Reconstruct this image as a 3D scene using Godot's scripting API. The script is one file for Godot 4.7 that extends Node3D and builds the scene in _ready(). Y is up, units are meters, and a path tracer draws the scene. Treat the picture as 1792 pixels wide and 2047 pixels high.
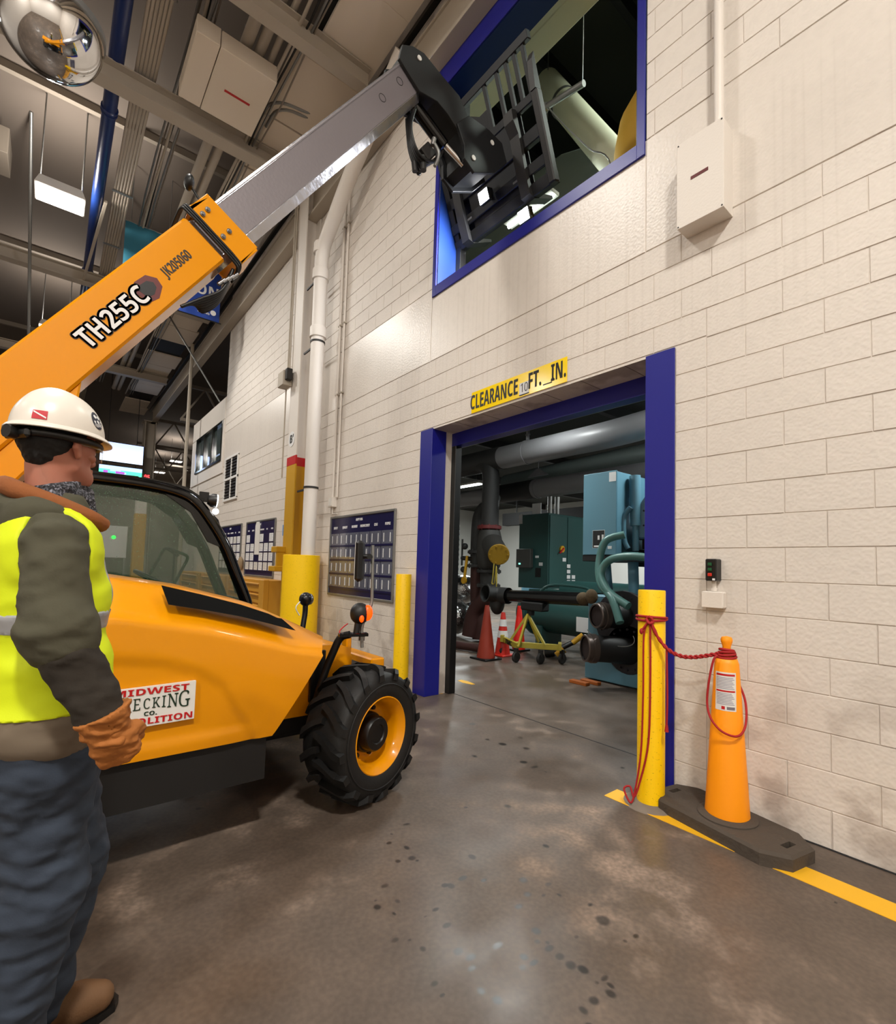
extends Node3D
# ---------------------------------------------------------------- mesh builder
class MB:
	var v := PackedVector3Array()
	var n := PackedVector3Array()
	var uv := PackedVector2Array()
	var ix := PackedInt32Array()
	var T := Transform3D()
	func vert(p: Vector3, nn: Vector3, u := Vector2.ZERO) -> int:
		v.append(T * p)
		n.append((T.basis * nn).normalized())
		uv.append(u)
		return v.size() - 1
	func face(a: int, b: int, c: int) -> void:
		# wound clockwise as seen from the side the normals point to
		var k := (v[b] - v[a]).cross(v[c] - v[a])
		if k.dot(n[a] + n[b] + n[c]) > 0.0:
			ix.append_array([a, c, b])
		else:
			ix.append_array([a, b, c])
	func quad(a: Vector3, b: Vector3, c: Vector3, d: Vector3, nn := Vector3.ZERO) -> void:
		if nn == Vector3.ZERO:
			nn = (b - a).cross(d - a)
			if nn.length_squared() < 1e-16:
				nn = (c - b).cross(d - b)
		var i := vert(a, nn, Vector2(0, 1))
		vert(b, nn, Vector2(1, 1))
		vert(c, nn, Vector2(1, 0))
		vert(d, nn, Vector2(0, 0))
		face(i, i + 1, i + 2)
		face(i, i + 2, i + 3)
	func tri3(a: Vector3, b: Vector3, c: Vector3, nn: Vector3) -> void:
		var i := vert(a, nn)
		vert(b, nn)
		vert(c, nn)
		face(i, i + 1, i + 2)
	func box(c: Vector3, s: Vector3, bev := 0.0) -> MB:
		var h := s * 0.5
		bev = minf(bev, minf(h.x, minf(h.y, h.z)) * 0.95)
		for ax in 3:
			for sg in [-1.0, 1.0]:
				var u := (ax + 1) % 3
				var w := (ax + 2) % 3
				var nn := Vector3.ZERO
				nn[ax] = sg
				var ps := []
				for q in [[-1, -1], [1, -1], [1, 1], [-1, 1]]:
					var p := Vector3.ZERO
					p[ax] = sg * h[ax]
					p[u] = q[0] * (h[u] - bev)
					p[w] = q[1] * (h[w] - bev)
					ps.append(c + p)
				quad(ps[0], ps[1], ps[2], ps[3], nn)
		if bev > 0.0:
			for ax in 3:
				var u := (ax + 1) % 3
				var w := (ax + 2) % 3
				for su in [-1.0, 1.0]:
					for sw in [-1.0, 1.0]:
						var nn := Vector3.ZERO
						nn[u] = su
						nn[w] = sw
						var ps := []
						for q in [[-1, 0], [1, 0], [1, 1], [-1, 1]]:
							var p := Vector3.ZERO
							p[ax] = q[0] * (h[ax] - bev)
							p[u] = su * (h[u] - (bev if q[1] == 1 else 0.0))
							p[w] = sw * (h[w] - (0.0 if q[1] == 1 else bev))
							ps.append(c + p)
						quad(ps[0], ps[1], ps[2], ps[3], nn)
			for sx in [-1.0, 1.0]:
				for sy in [-1.0, 1.0]:
					for sz in [-1.0, 1.0]:
						var e := Vector3(sx, sy, sz)
						var k := h - Vector3.ONE * bev
						tri3(c + Vector3(sx * h.x, sy * k.y, sz * k.z), c + Vector3(sx * k.x, sy * h.y, sz * k.z), c + Vector3(sx * k.x, sy * k.y, sz * h.z), e)
		return self
	func span(a: Vector3, b: Vector3, bev := 0.0) -> MB:
		return box((a + b) * 0.5, (b - a).abs(), bev)
	func beam(a: Vector3, b: Vector3, w: float, h: float, bev := 0.0, up := Vector3.UP) -> MB:
		var keep := T
		var z := (b - a).normalized()
		if absf(z.dot(up)) > 0.98:
			up = Vector3.RIGHT
		var x := up.cross(z).normalized()
		T = keep * Transform3D(Basis(x, z.cross(x), z), (a + b) * 0.5)
		box(Vector3.ZERO, Vector3(w, h, a.distance_to(b)), bev)
		T = keep
		return self
	static func frame(z: Vector3) -> Basis:
		var up := Vector3.UP if absf(z.normalized().y) < 0.95 else Vector3.RIGHT
		var x := up.cross(z).normalized()
		return Basis(x, z.normalized().cross(x), z.normalized())
	func lathe(prof: Array, o: Vector3, axis: Vector3, seg := 20, sharp := 35.0) -> MB:
		# prof: Vector2(radius, height) along the axis
		var B := frame(axis)
		var m := prof.size()
		var fn := []
		for i in m - 1:
			var d: Vector2 = prof[i + 1] - prof[i]
			fn.append(Vector2(d.y, -d.x).normalized() if d.length() > 1e-9 else Vector2(1, 0))
		for i in m - 1:
			var na: Vector2 = fn[i]
			var nb: Vector2 = fn[i]
			if i > 0 and absf(rad_to_deg(fn[i].angle_to(fn[i - 1]))) < sharp:
				na = (fn[i] + fn[i - 1]).normalized()
			if i < m - 2 and absf(rad_to_deg(fn[i].angle_to(fn[i + 1]))) < sharp:
				nb = (fn[i] + fn[i + 1]).normalized()
			var base := v.size()
			for j in seg + 1:
				var a := TAU * j / seg
				var r := B.x * cos(a) + B.y * sin(a)
				for q in [[prof[i], na, i], [prof[i + 1], nb, i + 1]]:
					vert(o + r * q[0].x + B.z * q[0].y, r * q[1].x + B.z * q[1].y, Vector2(float(j) / seg, float(q[2]) / (m - 1)))
			for j in seg:
				var k := base + j * 2
				if prof[i].x > 1e-6:
					face(k, k + 2, k + 1)
				if prof[i + 1].x > 1e-6:
					face(k + 2, k + 3, k + 1)
		return self
	func cyl(a: Vector3, b: Vector3, ra: float, rb := -1.0, seg := 16, bev := 0.0) -> MB:
		if rb < 0.0:
			rb = ra
		var L := a.distance_to(b)
		if bev > 0.0:
			return lathe([Vector2(0, 0), Vector2(ra - bev, 0), Vector2(ra, bev), Vector2(rb, L - bev), Vector2(rb - bev, L), Vector2(0, L)], a, b - a, seg)
		return lathe([Vector2(0, 0), Vector2(ra, 0), Vector2(rb, L), Vector2(0, L)], a, b - a, seg)
	func tube(pts: Array, r: float, seg := 8, caps := true, rend := -1.0) -> MB:
		var m := pts.size()
		var t0: Vector3 = (pts[1] - pts[0]).normalized()
		var B := frame(t0)
		var x := B.x
		var base := v.size()
		for i in m:
			var t: Vector3
			if i == 0:
				t = t0
			elif i == m - 1:
				t = (pts[i] - pts[i - 1]).normalized()
			else:
				t = ((pts[i] - pts[i - 1]).normalized() + (pts[i + 1] - pts[i]).normalized()).normalized()
			x = (x - t * x.dot(t)).normalized()
			var y := t.cross(x)
			var rr := r if rend < 0.0 else lerpf(r, rend, float(i) / (m - 1))
			for j in seg + 1:
				var a := TAU * j / seg
				var d := x * cos(a) + y * sin(a)
				vert(pts[i] + d * rr, d, Vector2(float(j) / seg, float(i)))
		for i in m - 1:
			for j in seg:
				var k := base + i * (seg + 1) + j
				face(k, k + 1, k + seg + 1)
				face(k + 1, k + seg + 2, k + seg + 1)
		if caps:
			for e in [0, m - 1]:
				var nn: Vector3 = (pts[0] - pts[1]).normalized() if e == 0 else (pts[m - 1] - pts[m - 2]).normalized()
				var c := vert(pts[e], nn)
				var st := v.size()
				for j in seg:
					v.append(v[base + e * (seg + 1) + j])
					n.append(n[c])
					uv.append(Vector2.ZERO)
				for j in seg:
					face(c, st + j, st + (j + 1) % seg)
		return self
	func sph(c: Vector3, rad: Vector3, seg := 18, rings := 10, from := -PI / 2, to := PI / 2) -> MB:
		var base := v.size()
		for i in rings + 1:
			var p := lerpf(from, to, float(i) / rings)
			for j in seg + 1:
				var a := TAU * j / seg
				var d := Vector3(cos(p) * cos(a), sin(p), cos(p) * sin(a))
				vert(c + d * rad, d / rad, Vector2(float(j) / seg, float(i) / rings))
		for i in rings:
			for j in seg:
				var k := base + i * (seg + 1) + j
				face(k, k + 1, k + seg + 1)
				face(k + 1, k + seg + 2, k + seg + 1)
		return self
	func ext(poly: PackedVector2Array, X: Transform3D, depth: float, bev := 0.0) -> MB:
		# polygon in X's xy plane, extruded along its z from 0 to depth, front edges chamfered
		var keep := T
		T = keep * X
		if Geometry2D.is_polygon_clockwise(poly):
			poly = poly.duplicate()
			poly.reverse()
		var front := poly
		if bev > 0.0:
			var o := Geometry2D.offset_polygon(poly, -bev, Geometry2D.JOIN_MITER)
			if o.size() == 1 and o[0].size() == poly.size():
				front = o[0]
				if Geometry2D.is_polygon_clockwise(front):
					front.reverse()
				var best := 0
				for i in front.size():
					if front[i].distance_to(poly[0]) < front[best].distance_to(poly[0]):
						best = i
				var f2 := PackedVector2Array()
				for i in front.size():
					f2.append(front[(i + best) % front.size()])
				front = f2
			else:
				bev = 0.0
		for side in 2:
			var pl := front if side == 1 else poly
			var z := depth if side == 1 else 0.0
			var nn := Vector3(0, 0, 1 if side == 1 else -1)
			var base := v.size()
			for p in pl:
				vert(Vector3(p.x, p.y, z), nn * signf(depth), p)
			var t := Geometry2D.triangulate_polygon(pl)
			for i in range(0, t.size(), 3):
				face(base + t[i], base + t[i + 1], base + t[i + 2])
		var m := poly.size()
		for i in m:
			var j := (i + 1) % m
			var e := poly[j] - poly[i]
			var nn := Vector3(e.y, -e.x, 0)
			var zb := depth - bev * signf(depth)
			quad(Vector3(poly[i].x, poly[i].y, 0), Vector3(poly[j].x, poly[j].y, 0), Vector3(poly[j].x, poly[j].y, zb), Vector3(poly[i].x, poly[i].y, zb), nn)
			if bev > 0.0:
				quad(Vector3(poly[i].x, poly[i].y, zb), Vector3(poly[j].x, poly[j].y, zb), Vector3(front[j].x, front[j].y, depth), Vector3(front[i].x, front[i].y, depth), nn.normalized() + Vector3(0, 0, signf(depth)))
		T = keep
		return self
	func grid(pts: Array, w: int, flip := false) -> MB:
		# pts: row-major points, w per row; smooth normals
		var h := pts.size() / w
		var base := v.size()
		for i in h:
			for j in w:
				var du: Vector3 = pts[i * w + mini(j + 1, w - 1)] - pts[i * w + maxi(j - 1, 0)]
				var dv: Vector3 = pts[mini(i + 1, h - 1) * w + j] - pts[maxi(i - 1, 0) * w + j]
				var nn := du.cross(dv)
				vert(pts[i * w + j], -nn if flip else nn, Vector2(float(j) / (w - 1), float(i) / (h - 1)))
		for i in h - 1:
			for j in w - 1:
				var k := base + i * w + j
				face(k, k + 1, k + w)
				face(k + 1, k + w + 1, k + w)
		return self
	func add(m: Mesh, X := Transform3D()) -> MB:
		var keep := T
		T = keep * X
		for s in m.get_surface_count():
			var a := m.surface_get_arrays(s)
			var base := v.size()
			var pv: PackedVector3Array = a[Mesh.ARRAY_VERTEX]
			var pn: PackedVector3Array = a[Mesh.ARRAY_NORMAL]
			for i in pv.size():
				vert(pv[i], pn[i])
			for k in a[Mesh.ARRAY_INDEX]:
				ix.append(base + k)
		T = keep
		return self
	func mesh() -> ArrayMesh:
		var a := []
		a.resize(Mesh.ARRAY_MAX)
		a[Mesh.ARRAY_VERTEX] = v
		a[Mesh.ARRAY_NORMAL] = n
		a[Mesh.ARRAY_TEX_UV] = uv
		a[Mesh.ARRAY_INDEX] = ix
		var m := ArrayMesh.new()
		m.add_surface_from_arrays(Mesh.PRIMITIVE_TRIANGLES, a)
		return m

# ---------------------------------------------------------------- nodes
var M := {}
var used := {}
func mb() -> MB:
	return MB.new()
func numbered(called: String) -> String:
	var k: int = used.get(called, 0)
	used[called] = k + 1
	return called if k == 0 else "%s_%03d" % [called, k]
func tag(o: Node3D, label := "", category := "", group := "", kind := "") -> Node3D:
	if label: o.set_meta("label", label)
	if category: o.set_meta("category", category)
	if group: o.set_meta("group", group)
	if kind: o.set_meta("kind", kind)
	return o
func put(called: String, m, material: Material, parent: Node3D, label := "") -> MeshInstance3D:
	var o := MeshInstance3D.new()
	o.mesh = m.mesh() if m is MB else m
	o.material_override = material
	if parent == self:
		o.name = numbered(called)
	else:
		o.name = called
		var k := 1
		while parent.has_node(NodePath(o.name)):
			o.name = "%s_%03d" % [called, k]
			k += 1
	parent.add_child(o, true)
	if label: o.set_meta("label", label)
	return o
func thing(called: String, label: String, category: String, at := Vector3.ZERO, turn := 0.0, group := "") -> Node3D:
	var o := Node3D.new()
	o.name = numbered(called)
	add_child(o, true)
	o.position = at
	o.rotation.y = turn
	tag(o, label, category, group)
	return o
func whole(called: String, m, material: Material, label: String, category: String, group := "") -> MeshInstance3D:
	var o := put(called, m, material, self)
	tag(o, label, category, group)
	return o
func struct(called: String, m, material: Material) -> MeshInstance3D:
	var o := put(called, m, material, self)
	o.set_meta("kind", "structure")
	return o
func copy(o: Node3D, label: String) -> Node3D:
	var c := o.duplicate() as Node3D
	var base := str(o.name)
	if base.length() > 4 and base[-4] == "_":
		base = base.substr(0, base.length() - 4)
	c.name = numbered(base)
	add_child(c, true)
	c.set_meta("label", label)
	return c
func mat(c: Color, rough := 0.6, metal := 0.0, nrm: Texture2D = null, nscale := 1.0, tri := 4.0) -> StandardMaterial3D:
	var m := StandardMaterial3D.new()
	m.albedo_color = c
	m.roughness = rough
	m.metallic = metal
	if nrm:
		m.normal_enabled = true
		m.normal_texture = nrm
		m.normal_scale = nscale
		m.uv1_triplanar = true
		m.uv1_scale = Vector3.ONE * tri
	return m
func glow(c: Color, e: float) -> StandardMaterial3D:
	var m := mat(Color(0.9, 0.9, 0.9), 0.4)
	m.emission_enabled = true
	m.emission = c
	m.emission_energy_multiplier = e
	return m
func glass(c: Color, alpha: float, rough := 0.02) -> StandardMaterial3D:
	var m := mat(Color(c.r, c.g, c.b, alpha), rough)
	m.transparency = BaseMaterial3D.TRANSPARENCY_ALPHA
	return m
func noise_img(sz: int, freq: float, oct := 4, sd := 1, kind := FastNoiseLite.TYPE_SIMPLEX_SMOOTH) -> Image:
	var f := FastNoiseLite.new()
	f.noise_type = kind
	f.seed = sd
	f.frequency = freq
	f.fractal_octaves = oct
	var im := f.get_seamless_image(sz, sz)
	im.convert(Image.FORMAT_L8)
	return im
func nmap(im: Image, k := 4.0) -> ImageTexture:
	var c := im.duplicate() as Image
	c.convert(Image.FORMAT_RGBA8)
	c.bump_map_to_normal_map(k)
	return ImageTexture.create_from_image(c)
func ctex(im: Image, ramp: Array) -> ImageTexture:
	# grey image through a colour ramp [[at, Color], ...]
	var g := Gradient.new()
	g.offsets = PackedFloat32Array(ramp.map(func(r): return r[0]))
	g.colors = PackedColorArray(ramp.map(func(r): return r[1]))
	var lut := []
	for i in 256:
		lut.append(g.sample(i / 255.0))
	var d := im.get_data()
	var o := PackedByteArray()
	o.resize(d.size() * 3)
	for i in d.size():
		var c: Color = lut[d[i]]
		o[i * 3] = c.r8
		o[i * 3 + 1] = c.g8
		o[i * 3 + 2] = c.b8
	return ImageTexture.create_from_image(Image.create_from_data(im.get_width(), im.get_height(), false, Image.FORMAT_RGB8, o))
var fonts := {}
func text(s: String, h: float, X: Transform3D, out: MB, wide := 1.0, weight := 700, face_name := "Droid Sans", deep := 0.004, outline := 0.0) -> MB:
	# lettering about h high (capitals), centred on X's origin, facing X's +z
	var key := face_name + str(weight)
	if not fonts.has(key):
		var f := SystemFont.new()
		f.font_names = PackedStringArray([face_name])
		f.font_weight = weight
		fonts[key] = f
	var t := TextMesh.new()
	t.font = fonts[key]
	t.text = s
	t.font_size = 64
	t.pixel_size = 0.01
	t.depth = 0.02
	t.curve_step = 1.5
	var k := h / 0.46
	var Y := X * Transform3D(Basis.from_scale(Vector3(k * wide, k, deep / 0.02)), Vector3.ZERO)
	if outline <= 0.0:
		out.add(t, Y)
	else:
		for i in 12:
			var a := TAU * i / 12
			out.add(t, X * Transform3D(Basis(), Vector3(cos(a), sin(a), 0) * outline) * Transform3D(Basis.from_scale(Vector3(k * wide, k, deep / 0.02)), Vector3.ZERO))
	return out
func arc(a: Vector3, b: Vector3, c: Vector3, seg := 8) -> Array:
	var o := []
	for i in seg + 1:
		var t := float(i) / seg
		o.append(a.lerp(b, t).lerp(b.lerp(c, t), t))
	return o
func bend(pts: Array, r: float, seg := 6) -> Array:
	# a path with its corners rounded
	var o := [pts[0]]
	for i in range(1, pts.size() - 1):
		var p: Vector3 = pts[i]
		var a: Vector3 = pts[i - 1]
		var b: Vector3 = pts[i + 1]
		var ra := minf(r, p.distance_to(a) * 0.49)
		var rb := minf(r, p.distance_to(b) * 0.49)
		o.append_array(arc(p + (a - p).normalized() * ra, p, p + (b - p).normalized() * rb, seg))
	o.append(pts[pts.size() - 1])
	return o
func smooth(pts: Array, seg := 6) -> Array:
	var c := Curve3D.new()
	for i in pts.size():
		var a: Vector3 = pts[maxi(i - 1, 0)]
		var b: Vector3 = pts[mini(i + 1, pts.size() - 1)]
		var t := (b - a) / 6.0
		c.add_point(pts[i], -t, t)
	var o := []
	for i in pts.size() - 1:
		for j in seg:
			o.append(c.sample(i, float(j) / seg))
	o.append(pts[pts.size() - 1])
	return o
func area(called: String, at: Vector3, dir: Vector3, size: Vector2, e: float, c := Color.WHITE) -> AreaLight3D:
	var l := AreaLight3D.new()
	l.name = called
	l.area_size = size
	l.light_energy = e
	l.light_color = c
	l.shadow_enabled = true
	l.area_range = 60.0
	add_child(l, true)
	var up := Vector3.UP if absf(dir.y) < 0.9 else Vector3.RIGHT
	l.transform = Transform3D(Basis.looking_at(dir, up), at)
	return l
func omni(called: String, at: Vector3, e: float, c := Color.WHITE, size := 0.03) -> OmniLight3D:
	var l := OmniLight3D.new()
	l.name = called
	l.light_energy = e
	l.light_color = c
	l.light_size = size
	l.omni_range = 40.0
	l.omni_attenuation = 2.0
	l.shadow_enabled = true
	add_child(l, true)
	l.position = at
	return l
func _ready() -> void:
	# ---- camera
	var cam := Camera3D.new()
	cam.name = "camera"
	cam.projection = Camera3D.PROJECTION_FRUSTUM
	cam.near = 0.05
	cam.far = 200.0
	cam.size = 0.05 * 2047.0 / 976.5
	cam.frustum_offset = Vector2(0.0, 0.05 * 54.05 / 976.5)
	cam.rotation_order = EULER_ORDER_YXZ
	cam.rotation_degrees = Vector3(3.338, 50.848, 1.7005)
	cam.position = Vector3(0, 1.45, 3.34)
	add_child(cam)
	cam.current = true
	# ---- no daylight in here: a closed hall
	var env := Environment.new()
	env.background_mode = Environment.BG_COLOR
	env.background_color = Color.BLACK
	env.tonemap_mode = Environment.TONE_MAPPER_LINEAR
	env.tonemap_exposure = 2.0
	env.sdfgi_enabled = true
	env.ssao_enabled = true
	env.ssil_enabled = true
	var we := WorldEnvironment.new()
	we.name = "world"
	we.environment = env
	add_child(we)
	# ---- the lamps of the hall (their fittings are built further down)
	for i in hall_lamps.size():
		var p: Vector3 = hall_lamps[i]
		var e: float = hall_power[i]
		area("high_bay_light", p + Vector3(0, -0.09, 0), Vector3.DOWN, Vector2(0.62, 0.5), 17.0 * e, Color(1.0, 0.985, 0.955))
		area("high_bay_uplight", p + Vector3(0, 0.13, 0), Vector3.UP, Vector2(0.5, 0.4), 4.5 * e, Color(1.0, 0.97, 0.93))
	for p in plant_lamps:
		area("strip_light", p + Vector3(0, -0.08, 0), Vector3.DOWN, Vector2(1.2, 0.12), 10.0, Color(0.98, 1.0, 0.99))
	for p in upper_lamps:
		area("strip_light", p + Vector3(0, -0.08, 0), Vector3.DOWN, Vector2(0.9, 0.12), 5.5, Color(0.95, 1.0, 0.95))
	make_materials()
	build_shell()
	build_blocks()
	build_openings()
	build_far_end()
	build_ceiling()
	build_telehandler()
	build_person()
	build_wall_things()
	build_delineator()
	build_plant_room()
	build_upper_room()
	group_up()

var hall_lamps := [Vector3(-11.22, 8.0, 3.57), Vector3(-4.4, 8.0, 3.6), Vector3(2.4, 8.0, 4.0), Vector3(-18.0, 8.0, 3.6), Vector3(-11.2, 8.0, 10.0), Vector3(-4.4, 8.0, 10.0), Vector3(2.4, 8.0, 10.0), Vector3(-38.1, 8.3, -3.1), Vector3(-44.0, 8.3, -3.0)]
var hall_power := [0.9, 0.42, 1.65, 0.7, 0.35, 0.12, 1.6, 0.7, 0.7]
var plant_lamps := [Vector3(-10.9, 3.92, -6.2), Vector3(-13.3, 3.92, -9.0), Vector3(-8.5, 3.92, -10.5), Vector3(-3.0, 3.92, -6.6), Vector3(-5.0, 4.12, -2.0), Vector3(-2.6, 4.12, -3.4)]
var upper_lamps := [Vector3(-4.82, 6.9, -2.0), Vector3(-6.0, 8.2, -6.0), Vector3(-2.2, 8.8, -2.6)]
var plain: Texture2D
var fine: Texture2D
var lumpy: Texture2D
const WALL_L := -17.8
const CORNER := -13.4

func make_materials() -> void:
	M.work = glow(Color(1, 1, 1), 7.0)
	M.louvre = mat(Color(0.03, 0.03, 0.031), 0.85)
	M.louvre.metallic_specular = 0.2
	M.tube = glow(Color(0.95, 1.0, 0.98), 4.0)
	M.reflect = mat(Color(0.60, 0.60, 0.61), 0.35)
	M.line = mat(Color(0.88, 0.66, 0.10), 0.55)
	M.yellow_tan = mat(Color(0.80, 0.58, 0.20), 0.4)
	var n1 := noise_img(512, 0.03, 5, 3)
	var n2 := noise_img(512, 0.012, 4, 9)
	fine = nmap(n1, 5.0)
	lumpy = nmap(n2, 8.0)
	var wall_im := wall_image()
	M.wall = mat(Color(1, 1, 1), 0.55, 0.0, fine, 0.55, 1.0)
	M.wall.albedo_texture = wall_im
	M.wall.uv1_world_triplanar = true
	M.wall.uv1_scale = Vector3.ONE * 0.125
	M.wall.normal_texture = nmap(noise_img(1024, 0.30, 3, 17), 2.0)
	M.wall.normal_scale = 0.16
	M.wall.heightmap_enabled = false
	M.wall_in = mat(Color(0.80, 0.80, 0.78), 0.8)
	M.mortar = M.wall
	M.band = M.wall.duplicate()
	M.band.roughness = 0.36
	M.band.normal_scale = 0.10
	M.paint = mat(Color(0.86, 0.83, 0.795), 0.5, 0.0, fine, 0.15, 3.0)
	M.beige = mat(Color(0.70, 0.66, 0.60), 0.6)
	M.beige_dark = mat(Color(0.55, 0.51, 0.46), 0.7)
	M.panel = mat(Color(0.90, 0.85, 0.78), 0.85)
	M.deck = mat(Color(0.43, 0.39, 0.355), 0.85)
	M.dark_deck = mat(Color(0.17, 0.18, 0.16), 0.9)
	M.dark = mat(Color(0.05, 0.05, 0.052), 0.75)
	M.black = mat(Color(0.022, 0.022, 0.024), 0.42)
	M.black_gloss = mat(Color(0.02, 0.02, 0.022), 0.12)
	M.carriage = mat(Color(0.030, 0.034, 0.046), 0.6, 0.0, fine, 0.2, 5.0)
	M.iron = mat(Color(0.20, 0.195, 0.19), 0.55, 0.5, fine, 0.25, 4.0)
	M.rubber = mat(Color(0.055, 0.052, 0.05), 0.62, 0.0, fine, 0.35, 8.0)
	M.blue = mat(Color(0.085, 0.10, 0.50), 0.38, 0.0, fine, 0.06, 4.0)
	M.blue_pipe = mat(Color(0.09, 0.18, 0.40), 0.3)
	M.yellow = mat(Color(1.0, 0.82, 0.0), 0.42, 0.0, fine, 0.1, 4.0)
	M.yellow.albedo_texture = ctex(noise_img(512, 0.02, 5, 21), [[0.0, Color(0.35, 0.28, 0.12)], [0.13, Color(0.72, 0.6, 0.25)], [0.18, Color(1, 1, 1)], [1.0, Color(1, 0.97, 0.9)]])
	M.yellow_old = mat(Color(0.76, 0.57, 0.05), 0.55)
	M.machine = mat(Color(0.87, 0.56, 0.0), 0.33)
	M.machine.clearcoat_enabled = true
	M.machine.clearcoat = 0.45
	M.machine.clearcoat_roughness = 0.09
	M.machine.metallic_specular = 0.3
	M.steel = mat(Color(0.62, 0.62, 0.63), 0.25, 1.0)
	M.chrome = mat(Color(0.9, 0.9, 0.9), 0.06, 1.0)
	M.boom_steel = mat(Color(0.50, 0.475, 0.49), 0.45, 0.35, fine, 0.12, 2.0)
	M.boom_shine = mat(Color(0.74, 0.74, 0.76), 0.27, 0.85, lumpy, 0.35, 1.5)
	M.galv = mat(Color(0.55, 0.55, 0.54), 0.42, 0.7)
	M.white = mat(Color(0.87, 0.86, 0.84), 0.45)
	M.paper = mat(Color(0.88, 0.88, 0.88), 0.7)
	M.red = mat(Color(0.72, 0.04, 0.06), 0.5)
	M.maroon = mat(Color(0.36, 0.08, 0.08), 0.5)
	M.rope = mat(Color(0.62, 0.06, 0.075), 0.7)
	M.green_ink = mat(Color(0.06, 0.17, 0.10), 0.5)
	M.ink = mat(Color(0.03, 0.03, 0.035), 0.5)
	M.cone = mat(Color(1.0, 0.60, 0.0), 0.5, 0.0, fine, 0.1, 3.0)
	M.old_rubber = mat(Color(0.27, 0.235, 0.20), 0.85, 0.0, lumpy, 0.7, 3.0)
	M.navy = mat(Color(0.06, 0.055, 0.25), 0.25)
	M.pocket = glass(Color(0.75, 0.78, 0.85), 0.1, 0.08)
	M.teal = mat(Color(0.33, 0.50, 0.57), 0.5, 0.0, fine, 0.06, 3.0)
	M.green = mat(Color(0.15, 0.30, 0.29), 0.45, 0.0, fine, 0.06, 3.0)
	M.grey_pipe = mat(Color(0.45, 0.45, 0.46), 0.42)
	M.dark_pipe = mat(Color(0.15, 0.15, 0.15), 0.6)
	M.rust = mat(Color(0.22, 0.10, 0.08), 0.75)
	M.foil = mat(Color(0.72, 0.72, 0.72), 0.22, 1.0, lumpy, 1.6, 1.2)
	M.mortar_grey = mat(Color(0.45, 0.41, 0.37), 0.8)
	M.tint = mat(Color(0.10, 0.115, 0.11), 0.1)
	build_floor_material()

func wall_image() -> ImageTexture:
	# 8 m x 8 m of painted masonry: faint mottling, drip streaks under the upper opening, scuffs near the floor
	var S := 1024
	var a := noise_img(S, 0.004, 4, 5).get_data()
	var b := noise_img(S, 0.05, 3, 6).get_data()
	var d := noise_img(S, 0.016, 5, 7).get_data()
	var o := PackedByteArray()
	o.resize(S * S * 3)
	var f := FastNoiseLite.new()
	f.seed = 4
	f.frequency = 0.16
	f.fractal_octaves = 3
	var streak := PackedFloat32Array()
	for i in S:
		streak.append(maxf(0.0, f.get_noise_1d(i) - 0.08))
	for j in S:
		var y := 8.0 * (1.0 - float(j) / S)
		var low := clampf((1.15 - y) / 1.0, 0.0, 1.0)
		var sk := clampf((y - 2.9) / 0.4, 0, 1) * clampf((4.7 - y) / 0.3, 0, 1)
		for i in S:
			var k := j * S + i
			var m := 1.0 - 0.035 * (a[k] / 255.0) - 0.05 * absf(b[k] / 255.0 - 0.5)
			var dirt := clampf((d[k] / 255.0 - 0.60 + 0.13 * low) * 5.0, 0.0, 1.0) * low * 0.2
			dirt += streak[i] * sk * 0.06
			o[k * 3] = int(255 * (0.862 * m * (1.0 - dirt * 0.85)))
			o[k * 3 + 1] = int(255 * (0.828 * m * (1.0 - dirt * 0.95)))
			o[k * 3 + 2] = int(255 * (0.79 * m * (1.0 - dirt)))
	return ImageTexture.create_from_image(Image.create_from_data(S, S, false, Image.FORMAT_RGB8, o))

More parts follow.
